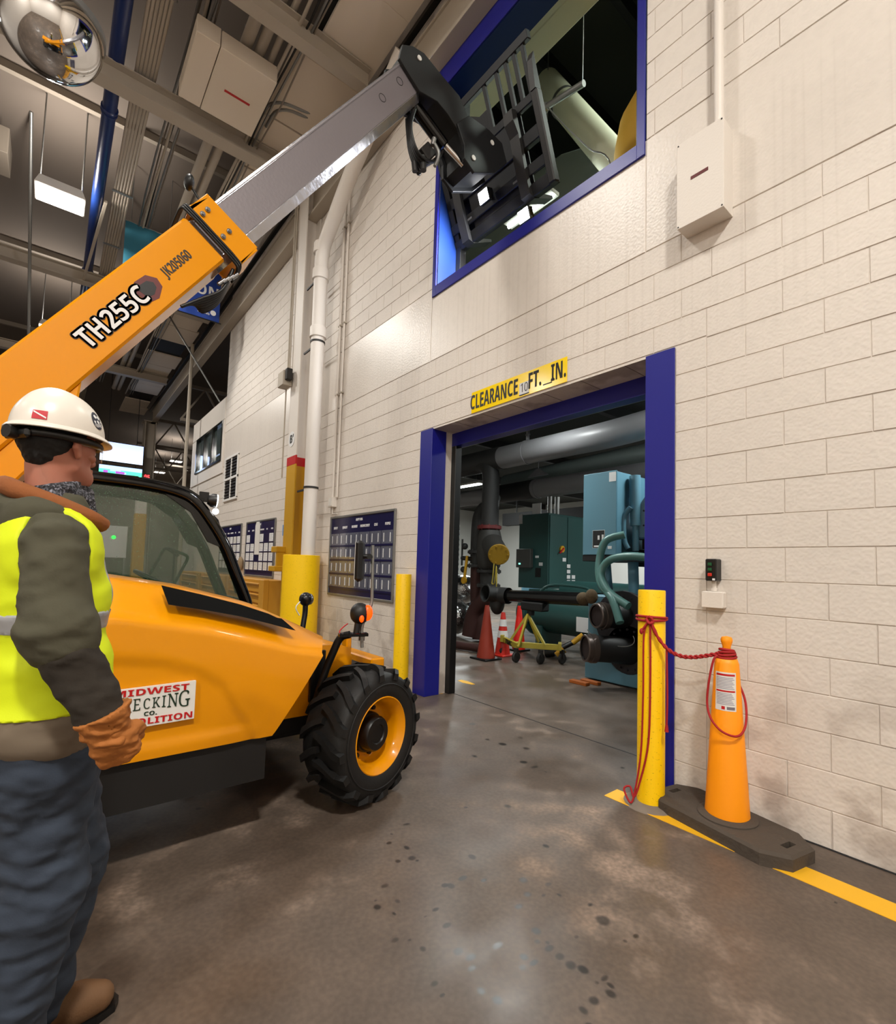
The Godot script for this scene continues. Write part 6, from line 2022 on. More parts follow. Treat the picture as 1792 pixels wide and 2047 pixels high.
	for q in [[-0.045, 0.985, 0.055], [-0.066, 0.96, 0.062], [-0.088, 0.85, 0.066], [-0.10, 0.72, 0.07], [-0.085, 0.64, 0.095], [-0.04, 0.585, 0.125], [0.015, 0.56, 0.125], [0.06, 0.56, 0.10], [0.09, 0.60, 0.05], [0.098, 0.68, 0.0], [0.085, 0.76, -0.05], [0.04, 0.86, -0.078], [-0.01, 0.96, -0.06]]:
		lp.append(cone + s * q[0] + Vector3(0, q[1], 0) + f * q[2])
	put("loop", mb().tube(smooth(lp, 6), 0.0065, 8), M.rope, rp)

func build_delineator() -> void:
	var o := thing("rubber_ballast", "heavy dark rubber ballast plate with two handle slots under the orange post", "ballast", Vector3(-1.21, 0, 0.23), deg_to_rad(-12.0))
	var L := 0.41
	var D := 0.19
	var out := poly([[-L, -D + 0.09], [-L + 0.11, -D], [L - 0.11, -D], [L, -D + 0.09], [L, D - 0.09], [L - 0.11, D], [-L + 0.11, D], [-L, D - 0.09]])
	var UPX := Transform3D(Basis(Vector3(1, 0, 0), Vector3(0, 0, -1), Vector3(0, 1, 0)), Vector3.ZERO)
	# CSG: the slab with its two handle slots cut through
	var c := CSGCombiner3D.new()
	c.name = "base_slab"
	var slab := CSGMesh3D.new()
	slab.name = "slab"
	slab.mesh = mb().ext(out, UPX, 0.075, 0.014).mesh()
	c.add_child(slab)
	for sx in [-1.0, 1.0]:
		var h := CSGBox3D.new()
		h.name = "slot"
		h.operation = CSGShape3D.OPERATION_SUBTRACTION
		h.size = Vector3(0.035, 0.12, 0.085)
		h.position = Vector3(sx * (L - 0.075), 0.07, 0)
		h.rotation.y = deg_to_rad(0.0)
		c.add_child(h)
	c.material_override = M.old_rubber
	o.add_child(c)
	put("collar", mb().lathe([Vector2(0.155, 0.07), Vector2(0.155, 0.082), Vector2(0.145, 0.088), Vector2(0.11, 0.09)], Vector3(0.01, 0, 0), Vector3.UP, 32), M.old_rubber, o)
	var p := thing("delineator_post", "orange plastic delineator post with a knob top and a printed label", "traffic post", Vector3(-1.205, 0.08, 0.22))
	put("post", mb().lathe([Vector2(0.116, 0), Vector2(0.114, 0.03), Vector2(0.064, 0.86), Vector2(0.055, 0.885), Vector2(0.03, 0.90), Vector2(0.022, 0.92), Vector2(0.022, 0.955), Vector2(0.03, 0.98), Vector2(0.032, 0.995), Vector2(0.026, 1.01), Vector2(0.0, 1.016)], Vector3.ZERO, Vector3.UP, 40, 50.0), M.cone, p)
	# the label wraps round the front
	var a0 := atan2(0.93, 0.36)
	var wrap := func(y0: float, y1: float, da: float, db: float, e: float) -> MB:
		var g := []
		for j in 5:
			for i in 9:
				var y := lerpf(y0, y1, j / 4.0)
				var r := lerpf(0.114, 0.064, (y - 0.03) / 0.83) + e
				var an := a0 + lerpf(da, db, i / 8.0) / r
				g.append(Vector3(r * cos(an), y, r * sin(an)))
		return mb().grid(g, 9)
	var lb := put("label", wrap.call(0.60, 0.815, 0.064, -0.05, 0.0012), M.white, p, "white printed label")
	put("red_bar", wrap.call(0.795, 0.806, 0.058, -0.044, 0.002), M.red, lb)
	put("red_bar", wrap.call(0.705, 0.714, 0.058, -0.044, 0.002), M.red, lb)
	var ln := mb()
	for k in 8:
		ln.add((wrap.call(0.722 + k * 0.0086, 0.7255 + k * 0.0086, 0.056, -0.04 + 0.006 * (k % 3), 0.002) as MB).mesh())
		ln.add((wrap.call(0.634 + k * 0.0086, 0.6375 + k * 0.0086, 0.056, -0.04 + 0.005 * (k % 4), 0.002) as MB).mesh())
	put("print", ln, mat(Color(0.55, 0.53, 0.60), 0.7), lb)
	put("print", wrap.call(0.608, 0.624, 0.0, -0.042, 0.002), mat(Color(0.45, 0.42, 0.45), 0.7), lb)
	put("emblem", wrap.call(0.607, 0.625, 0.028, 0.01, 0.002), M.red, lb)
# ---------------------------------------------------------------- the plant room behind the doorway
func flange(m: MB, at: Vector3, ax: Vector3, r: float, w: float, bolts := 8) -> MB:
	m.cyl(at - ax * w / 2, at + ax * w / 2, r, -1, 24, 0.006)
	var Bf := MB.frame(ax)
	for i in bolts:
		var d := Bf.x * cos(TAU * i / bolts) + Bf.y * sin(TAU * i / bolts)
		m.cyl(at + d * r * 0.82 - ax * (w / 2 + 0.018), at + d * r * 0.82 + ax * (w / 2 + 0.018), 0.016, -1, 6)
	return m

func build_plant_room() -> void:
	for i in plant_lamps.size():
		var p: Vector3 = plant_lamps[i]
		var o := thing("strip_lamp", ["white strip lamp in the plant room, nearest the doorway's left edge", "white strip lamp deep in the plant room at far left", "white strip lamp near the plant room's back wall", "white strip lamp behind the green machines at right", "strip lamp tight under the ceiling just inside the doorway", "strip lamp tight under the ceiling above the teal machine"][i], "lamp", p)
		put("housing", mb().box(Vector3(0, 0.02, 0), Vector3(1.25, 0.06, 0.2), 0.01), M.white, o)
		for k in 2:
			put("tube", mb().cyl(Vector3(-0.6, -0.03, -0.045 + 0.09 * k), Vector3(0.6, -0.03, -0.045 + 0.09 * k), 0.02, -1, 10), M.tube, o)
		put("hanger", mb().cyl(Vector3(-0.4, 0.05, 0), Vector3(-0.4, 4.25 - p.y, 0), 0.008, -1, 6).cyl(Vector3(0.4, 0.05, 0), Vector3(0.4, 4.25 - p.y, 0), 0.008, -1, 6), M.galv, o)
	# large pipes overhead
	var a := thing("overhead_pipe", "wide grey pipe crossing the top of the doorway, dark lagging at its left end", "pipe", Vector3(-5.0, 3.62, -3.4))
	put("run", mb().tube(bend([Vector3(-1.7, 0, 0), Vector3(0.9, 0.0, 0), Vector3(1.9, 0.18, -0.25), Vector3(5.0, 0.2, -0.4)], 0.6, 8), 0.215, 28), M.grey_pipe, a)
	put("lagging", mb().cyl(Vector3(-4.6, 0, 0), Vector3(-1.66, 0, 0), 0.225, -1, 28), M.dark_pipe, a, "dark lagged end")
	for x in [-1.05, 1.5]:
		put("hanger", mb().lathe([Vector2(0.217, 0), Vector2(0.225, 0), Vector2(0.225, 0.05), Vector2(0.217, 0.05)], Vector3(x, 0.0 if x < 0 else 0.12, 0 if x < 0 else -0.15), Vector3.RIGHT, 28).span(Vector3(x, 0.2, -0.02), Vector3(x + 0.05, 0.62, 0.02)).cyl(Vector3(x - 0.02, 0.33, 0), Vector3(x + 0.07, 0.33, 0), 0.02, -1, 8), M.grey_pipe, a)
	var b := thing("lower_pipe", "grey pipe below the wide one, running behind the tall teal cabinet", "pipe", Vector3(-6.2, 3.18, -4.6))
	put("run", mb().cyl(Vector3(-0.7, 0, 0), Vector3(4.5, 0, 0), 0.20, -1, 28), M.grey_pipe, b)
	put("lagging", mb().cyl(Vector3(-3.2, -0.04, 0), Vector3(-0.66, 0, 0), 0.205, -1, 28), M.dark_pipe, b, "dark lagged end")
	put("hanger", mb().lathe([Vector2(0.202, 0), Vector2(0.212, 0), Vector2(0.212, 0.06), Vector2(0.202, 0.06)], Vector3(-0.62, 0, 0), Vector3.RIGHT, 28).ext(poly([[-0.25, 0.2], [0.3, 0.2], [0.06, 0.36], [-0.02, 0.36]]), Transform3D(Basis(), Vector3(-0.6, 0.06, 0)), 0.03).cyl(Vector3(-0.58, 0.4, 0), Vector3(-0.58, 1.07, 0), 0.012, -1, 6), M.grey_pipe, b)
	var e := thing("elbow_pipe", "silvery lagged pipe with an elbow turning down at the left of the plant room", "pipe", Vector3(-7.65, 2.75, -3.75))
	put("lagging", mb().tube(bend([Vector3(-3.0, 0.32, -0.6), Vector3(-0.4, 0.24, 0.0), Vector3(0.35, 0.2, 0.05), Vector3(0.45, 0.1, 0.05)], 0.3), 0.17, 20), M.grey_pipe, e)
	put("drop", mb().tube(bend([Vector3(0.45, 0.1, 0.05), Vector3(0.0, -0.1, 0.0), Vector3(-0.05, -0.5, 0.0), Vector3(-0.05, -1.2, 0.0)], 0.35), 0.15, 20), M.dark_pipe, e)
	var vp := thing("riser_pipe", "dark vertical pipe with red flange dropping from the wide overhead pipe", "pipe", Vector3(-6.92, 0, -3.35))
	put("run", mb().tube(bend([Vector3(-0.5, 3.6, -0.03), Vector3(0.0, 3.5, 0.0), Vector3(0.0, 2.8, 0), Vector3(0, 2.3, 0)], 0.3), 0.17, 24), M.dark_pipe, vp)
	put("flange", flange(mb(), Vector3(-0.02, 2.26, 0), Vector3.UP, 0.24, 0.07), M.maroon, vp, "dark red flange")
	var stn := mb().lathe([Vector2(0.2, 2.2), Vector2(0.24, 2.05), Vector2(0.25, 1.75), Vector2(0.22, 1.5), Vector2(0.17, 1.42)], Vector3.ZERO, Vector3.UP, 24).cyl(Vector3(0.02, 1.98, 0.0), Vector3(0.48, 1.73, 0.22), 0.22, 0.19, 24)
	put("strainer_body", stn, mat(Color(0.17, 0.165, 0.155), 0.6), vp)
	put("strainer_cover", flange(mb(), Vector3(0.50, 1.72, 0.24), Vector3(0.70, -0.35, 0.62).normalized(), 0.20, 0.05, 10), mat(Color(0.55, 0.42, 0.05), 0.6), vp, "yellow bolted strainer cover")
	put("lower_flange", flange(flange(mb(), Vector3(0, 1.40, 0), Vector3.UP, 0.24, 0.06), Vector3(0, 1.12, 0), Vector3.UP, 0.23, 0.06).cyl(Vector3(0, 1.1, 0), Vector3(0, 1.42, 0), 0.17, -1, 20), M.dark_pipe, vp)
	put("lower_run", mb().tube(bend([Vector3(0, 1.1, 0), Vector3(-0.05, 0.85, 0), Vector3(-0.35, 0.6, 0.05), Vector3(-0.4, 0.1, 0.1)], 0.2), 0.16, 20), M.rust, vp, "rusty lower bend")
	put("rope", mb().tube(smooth([Vector3(0.44, 1.55, 0.3), Vector3(0.42, 1.3, 0.3), Vector3(0.40, 1.18, 0.3), Vector3(0.47, 1.2, 0.3), Vector3(0.5, 1.5, 0.3), Vector3(0.52, 1.2, 0.3), Vector3(0.5, 0.75, 0.3)], 5), 0.012, 6), mat(Color(0.62, 0.55, 0.18), 0.8), vp, "yellow cord")
	var v2 := thing("valve_riser", "second dark riser with valve wheels and a red lower half, left of the strainer", "pipe", Vector3(-7.28, 0, -3.42))
	put("run", mb().cyl(Vector3(0, 1.5, 0), Vector3(0, 2.3, 0), 0.16, -1, 20), M.dark_pipe, v2)
	put("valve", flange(flange(mb(), Vector3(0, 1.78, 0), Vector3.UP, 0.24, 0.06), Vector3(0, 1.5, 0), Vector3.UP, 0.24, 0.06).cyl(Vector3(-0.15, 1.64, 0.05), Vector3(-0.42, 1.66, 0.1), 0.05, -1, 10).cyl(Vector3(-0.42, 1.5, 0.1), Vector3(-0.42, 2.05, 0.1), 0.02, -1, 8).sph(Vector3(-0.34, 1.9, 0.1), Vector3(0.07, 0.07, 0.07), 10, 6).sph(Vector3(-0.36, 1.42, 0.1), Vector3(0.07, 0.07, 0.07), 10, 6), M.dark_pipe, v2)
	put("gauge", mb().cyl(Vector3(-0.2, 1.2, 0.2), Vector3(-0.2, 1.2, 0.24), 0.07, -1, 16).cyl(Vector3(-0.22, 1.2, 0.2), Vector3(-0.2, 1.7, 0.15), 0.03, -1, 8), M.yellow_old, v2)
	put("lower_run", mb().tube(bend([Vector3(0, 1.5, 0), Vector3(0, 0.9, 0), Vector3(0.08, 0.5, 0), Vector3(0.1, 0.05, 0)], 0.2), 0.17, 20), M.rust, v2, "rust red lower half")
	# foil-wrapped bundles at the far left
	var fl := ["crumpled silver foil bundle on the floor at left, upper of the two", "crumpled silver foil bundle on the floor at left, lower of the two"]
	for k in 2:
		var m := mb().sph(Vector3.ZERO, [Vector3(0.42, 0.36, 0.4), Vector3(0.5, 0.42, 0.45)][k], 26, 18)
		var f := FastNoiseLite.new()
		f.seed = 20 + k
		f.frequency = 3.0
		f.noise_type = FastNoiseLite.TYPE_CELLULAR
		for i in m.v.size():
			m.v[i] *= 1.0 + 0.22 * f.get_noise_3dv(m.v[i])
		whole("foil_bundle", m, M.foil, fl[k], "foil bundle").position = [Vector3(-8.25, 0.98, -3.85), Vector3(-8.0, 0.42, -3.35)][k]
	var hd := thing("foil_duct", "tall crinkled foil duct standing at the left edge of the doorway view", "duct", Vector3(-9.3, 0, -4.3))
	var pr := []
	for i in 26:
		pr.append(Vector2(0.22 + (0.02 if i % 2 else 0.0), 1.0 + i * 0.06))
	put("stand", mb().cyl(Vector3.ZERO, Vector3(0, 1.02, 0), 0.06, -1, 10).cyl(Vector3.ZERO, Vector3(0, 0.03, 0), 0.2, -1, 16), M.dark, hd)
	put("duct", mb().lathe(pr, Vector3.ZERO, Vector3.UP, 20, 5.0), M.foil, hd)
	# black pipe on its stand, open end to the left
	var bp := thing("loose_pipe", "long black pipe lying level on the yellow stand, open elbow at its left end", "pipe", Vector3(-5.1, 1.0, -2.75))
	put("run", mb().cyl(Vector3(-0.75, 0, 0), Vector3(1.3, 0.06, -0.05), 0.10, -1, 22), mat(Color(0.06, 0.058, 0.057), 0.2), bp)
	var el := mb()
	el.tube(bend([Vector3(-0.7, 0, 0), Vector3(-0.95, 0.0, 0.02), Vector3(-1.0, 0.03, 0.25)], 0.15), 0.14, 22, false)
	el.lathe([Vector2(0.14, 0), Vector2(0.155, 0), Vector2(0.155, 0.03), Vector2(0.135, 0.03), Vector2(0.135, -0.1)], Vector3(-1.0, 0.03, 0.24), Vector3(-0.2, 0.1, 1).normalized(), 22)
	el.sph(Vector3(-0.95, -0.14, 0.02), Vector3(0.13, 0.2, 0.13), 16, 10)
	put("elbow", el, M.dark_pipe, bp)
	put("saddle", mb().span(Vector3(-0.35, -0.2, -0.1), Vector3(0.1, -0.06, 0.1), 0.02).cyl(Vector3(-0.2, -0.28, 0), Vector3(-0.2, -0.1, 0), 0.06, -1, 10), M.dark, bp)
	var s := thing("pipe_stand", "yellow three-legged pipe stand on castors marked TMC", "stand", Vector3(-5.3, 0, -2.75))
	var yl := mat(Color(0.66, 0.60, 0.20), 0.5)
	put("crossbars", mb().beam(Vector3(-0.5, 0.28, 0.1), Vector3(0.0, 0.25, 0.3), 0.05, 0.09, 0.004).beam(Vector3(-0.08, 0.26, 0.25), Vector3(0.48, 0.26, -0.15), 0.05, 0.09, 0.004).beam(Vector3(-0.55, 0.3, 0.02), Vector3(-0.45, 0.3, 0.2), 0.05, 0.11, 0.004).beam(Vector3(0.42, 0.28, -0.22), Vector3(0.54, 0.28, -0.06), 0.05, 0.11, 0.004), yl, s)
	for q in [[-0.28, 0.26, 0.2], [0.02, 0.24, 0.3], [0.30, 0.28, 0.0], [0.0, 0.28, -0.2]]:
		put("leg", mb().beam(Vector3(q[0], q[1], q[2]), Vector3(-0.02, 0.74, 0.05), 0.035, 0.035), yl, s)
	put("lettering", text("TMC", 0.07, Transform3D(Basis(Vector3(0.92, -0.05, 0.37).normalized(), Vector3(0.05, 1, 0).normalized(), Vector3(-0.37, 0, 0.92).normalized()).orthonormalized(), Vector3(-0.27, 0.265, 0.225)), mb(), 1.2, 700, "Droid Sans", 0.008), M.ink, s)
	for q in [[-0.5, 0.1], [0.0, 0.33], [0.3, 0.1], [0.48, -0.2]]:
		var w := put("castor", mb().cyl(Vector3(q[0] - 0.025, 0.085, q[1]), Vector3(q[0] + 0.025, 0.085, q[1]), 0.085, -1, 20, 0.012).span(Vector3(q[0] - 0.035, 0.09, q[1] - 0.02), Vector3(q[0] + 0.035, 0.22, q[1] + 0.02)), M.iron, s)
		w.name = w.name
	# cones
	cone(Vector3(-5.75, 0, -2.2), 0.86, 0.15, mat(Color(0.55, 0.16, 0.07), 0.6), "dirty orange traffic cone, leftmost of the three, in front of the rusty riser", 0)
	cone(Vector3(-5.85, 0, -2.68), 0.72, 0.13, mat(Color(0.75, 0.13, 0.06), 0.5), "orange traffic cone with two white bands, middle of the three", 2)
	cone(Vector3(-6.05, 0, -3.3), 0.80, 0.12, mat(Color(0.90, 0.10, 0.04), 0.45), "bright red-orange traffic cone, right of the three behind the yellow stand", 0)
	var dr := thing("floor_pipe", "dark pipe end lying on the floor left of the cones", "pipe", Vector3(-6.6, 0.08, -2.4))
	put("pipe", mb().cyl(Vector3(-0.5, 0, 0.1), Vector3(0.5, 0.0, -0.1), 0.07, -1, 16), M.rust, dr)
	# tools on the floor right of the stand
	var tl := thing("power_tool", "yellow and black power tool lying on the floor right of the pipe stand", "tool", Vector3(-5.1, 0, -3.4))
	put("body", mb().cyl(Vector3(-0.15, 0.09, 0.15), Vector3(0.1, 0.28, -0.1), 0.05, 0.04, 12).cyl(Vector3(-0.25, 0.07, 0.2), Vector3(-0.1, 0.1, 0.14), 0.07, -1, 12), M.black, tl)
	put("grip", mb().cyl(Vector3(0.08, 0.26, -0.08), Vector3(0.2, 0.40, -0.2), 0.045, -1, 12).cyl(Vector3(-0.02, 0.06, 0.2), Vector3(0.06, 0.17, 0.12), 0.06, -1, 12), M.yellow_old, tl)
	# green control cabinet
	var g := thing("control_cabinet", "dark green control cabinet with a red rotary switch, middle of the plant room", "cabinet", Vector3(-6.8, 0, -5.0))
	put("body", mb().span(Vector3(-0.86, 1.05, -2.4), Vector3(0, 2.7, 0), 0.01), M.green, g)
	for k in 2:
		put("door", mb().span(Vector3(0, 1.1, -0.62 - k * 1.05), Vector3(0.025, 2.66, -0.02 - k * 0.62), 0.006), M.green, g)
	var sw := put("rotary_switch", mb().cyl(Vector3(0.025, 1.93, -0.42), Vector3(0.06, 1.93, -0.42), 0.075, -1, 18), mat(Color(0.8, 0.62, 0.05), 0.5), g, "yellow plate of the rotary switch")
	put("handle", mb().beam(Vector3(0.075, 1.95, -0.44), Vector3(0.075, 1.84, -0.30), 0.03, 0.03), M.red, sw, "red handle")
	for q in [[1.66, -0.46], [1.52, -0.62], [1.4, -0.62], [1.28, -0.62], [1.17, -0.62], [1.28, -0.80], [1.17, -0.80]]:
		put("label", mb().span(Vector3(0.026, q[0], q[1] - 0.12), Vector3(0.03, q[0] + 0.08, q[1])), M.paper, g, "white label")
	put("caution_label", mb().span(Vector3(0.026, 1.13, -0.72), Vector3(0.03, 1.2, -0.6)), M.yellow_old, g, "yellow caution label")
	put("panel_box", mb().span(Vector3(-0.85, 1.5, 0), Vector3(-0.42, 1.92, 0.1), 0.01), mat(Color(0.28, 0.28, 0.27), 0.5), g, "grey meter box")
	put("meter_light", mb().span(Vector3(-0.76, 1.57, 0.1), Vector3(-0.71, 1.6, 0.105)), glow(Color(0.4, 1, 0.85), 2.0), g)
	for q in [[-0.35, 1.3, 0.15, 0.2], [-0.25, 1.55, 0.1, 0.07], [-0.36, 1.72, 0.1, 0.05]]:
		put("plate", mb().span(Vector3(q[0], q[1], 0), Vector3(q[0] + q[2], q[1] + q[3], 0.008)), M.ink if q[1] < 1.4 else M.paper, g)
	put("top_card", mb().span(Vector3(-0.55, 2.7, -0.1), Vector3(-0.3, 2.95, -0.08)).span(Vector3(-0.86, 2.5, 0.0), Vector3(-0.76, 2.72, 0.01)), M.paper, g, "white card standing on top")
	put("riser_conduit", mb().cyl(Vector3(-0.06, 2.7, -0.1), Vector3(-0.06, 3.1, -0.1), 0.05, -1, 12).cyl(Vector3(0.1 - 0.2, 2.7, -0.4), Vector3(-0.1, 3.1, -0.4), 0.05, -1, 12), M.galv, g)
	# long green vessel and its frame under the cabinet
	var ve := thing("chiller_vessel", "long dark green cylindrical vessel low behind the black pipe", "vessel", Vector3(-5.2, 0.62, -4.1))
	put("shell", mb().lathe([Vector2(0, -1.5), Vector2(0.2, -1.48), Vector2(0.32, -1.38), Vector2(0.34, -1.3), Vector2(0.34, 1.15), Vector2(0, 1.15)], Vector3.ZERO, Vector3.RIGHT, 28), M.green, ve)
	put("end_flange", flange(mb(), Vector3(-1.1, 0, 0), Vector3.RIGHT, 0.42, 0.05, 14), M.green, ve)
	put("saddle", mb().span(Vector3(-0.9, -0.62, -0.3), Vector3(-0.75, -0.2, 0.3), 0.01), M.green, ve)
	put("saddle", mb().span(Vector3(0.9, -0.62, -0.3), Vector3(1.1, -0.2, 0.3), 0.01), M.green, ve)
	put("upper_shell", mb().cyl(Vector3(-0.9, 0.42, -0.6), Vector3(1.15, 0.42, -0.6), 0.22, -1, 22).span(Vector3(-1.6, 0.36, -0.88), Vector3(1.1, 0.44, -0.3)), M.green, ve)
	put("rating_plate", mb().span(Vector3(0.05, -0.2, 0.335), Vector3(0.35, 0.05, 0.345)), M.paper, ve)
	put("copper_line", mb().tube(smooth([Vector3(-1.0, 0.3, 0.2), Vector3(-0.7, 0.55, 0.15), Vector3(0.0, 0.55, 0.1), Vector3(0.3, 0.45, 0.2), Vector3(0.5, 0.4, 0.25), Vector3(1.0, 0.42, 0.25)], 5), 0.025, 8), M.green, ve)
	chiller()
	# ceiling clutter, back of the room
	var rn := RandomNumberGenerator.new()
	rn.seed = 44
	var zz := ["first", "second", "third", "fourth", "fifth", "sixth"]
	for k in 6:
		whole("service_pipe", mb().cyl(Vector3(-14, 3.95 + 0.05 * (k % 3), -1.2 - k * 0.42), Vector3(4, 3.95 + 0.05 * (k % 3), -1.2 - k * 0.42), [0.05, 0.03, 0.07, 0.04, 0.03, 0.06][k], -1, 10), [M.iron, M.beige_dark, M.grey_pipe][k % 3], zz[k] + " service pipe under the plant room ceiling counted from the doorway", "pipe")
	for k in 5:
		whole("ceiling_joist", mb().span(Vector3(-13.6 + k * 3.0, 4.05, -13), Vector3(-13.5 + k * 3.0, 4.25, -0.4)), M.dark_pipe, zz[k] + " dark ceiling joist of the plant room counted from the left", "joist")
	whole("supply_duct", mb().tube([Vector3(-8.2, 3.52, -5.1), Vector3(-5.0, 3.62, -5.0), Vector3(2.0, 3.75, -4.9)], 0.2, 16), mat(Color(0.36, 0.40, 0.39), 0.6), "pale grey round duct between the two wide pipes", "duct")
	whole("cable_tray", mb().span(Vector3(-6.0, 3.75, -2.4), Vector3(2.0, 3.82, -2.0)).span(Vector3(-6.0, 3.82, -2.42), Vector3(2.0, 3.92, -2.4)), M.iron, "dark cable tray under the ceiling just inside the doorway", "tray")
	var wire := mb()
	for k in 9:
		var x := -7.2 + rn.randf_range(-0.8, 0.9)
		wire.tube(smooth([Vector3(x, 4.2, -2.6), Vector3(x + 0.2, 3.9 + rn.randf_range(-0.05, 0.1), -2.5), Vector3(x + rn.randf_range(-0.5, 0.6), 3.95, -2.9), Vector3(x + 0.5, 4.2, -3.0)], 4), 0.009, 5)
	whole("loose_wires", wire, M.dark, "tangle of thin wires under the ceiling at the doorway's left corner", "wires").set_meta("kind", "stuff")
	whole("white_tank", mb().lathe([Vector2(0, 0), Vector2(0.3, 0), Vector2(0.3, 0.4), Vector2(0.42, 0.5), Vector2(0.45, 1.7), Vector2(0.36, 1.95), Vector2(0.0, 2.02)], Vector3(-10.6, 0, -9.0), Vector3.UP, 22), M.teal, "pale green upright tank behind the control cabinet", "tank")
	var bx := ["grey bin by the bright wall at the far left", "blue-grey drum beside the grey bin at the far left"]
	for k in 2:
		whole("drum", mb().lathe([Vector2(0, 0), Vector2(0.28, 0), Vector2(0.29, 0.3), Vector2(0.30, 0.32), Vector2(0.28, 0.34), Vector2(0.29, 0.62), Vector2(0.30, 0.64), Vector2(0.28, 0.66), Vector2(0.29, 0.9), Vector2(0, 0.9)], Vector3(-13.2 + k * 0.75, 0, -8.2), Vector3.UP, 20), [M.iron, mat(Color(0.25, 0.33, 0.42), 0.5)][k], bx[k], "drum")
	whole("slotted_duct", mb().span(Vector3(-11.5, 2.9, -8.6), Vector3(-7.2, 3.3, -8.35)).cyl(Vector3(-11, 3.3, -8.5), Vector3(-11, 4.24, -8.5), 0.02).cyl(Vector3(-7.6, 3.3, -8.5), Vector3(-7.6, 4.24, -8.5), 0.02), M.dark, "dark flat duct hung under the far lamps of the plant room", "duct")

func cone(p: Vector3, h: float, r: float, m: Material, label: String, bands: int) -> void:
	var o := thing("traffic_cone", label, "traffic cone", p)
	put("body", mb().lathe([Vector2(r, 0.02), Vector2(0.035, h - 0.01), Vector2(0.03, h), Vector2(0.02, h)], Vector3.ZERO, Vector3.UP, 26), m, o)
	put("foot", mb().box(Vector3(0, 0.015, 0), Vector3(r * 2.5, 0.03, r * 2.5), 0.008), M.black if bands == 0 else m, o)
	for k in bands:
		var y0 := h * (0.42 + 0.26 * k)
		var y1 := y0 + h * 0.16
		var q := func(y): return lerpf(r, 0.035, (y - 0.02) / (h - 0.03)) + 0.002
		put("band", mb().lathe([Vector2(q.call(y0), y0), Vector2(q.call(y1), y1)], Vector3.ZERO, Vector3.UP, 26), M.paper, o, "white reflective band")

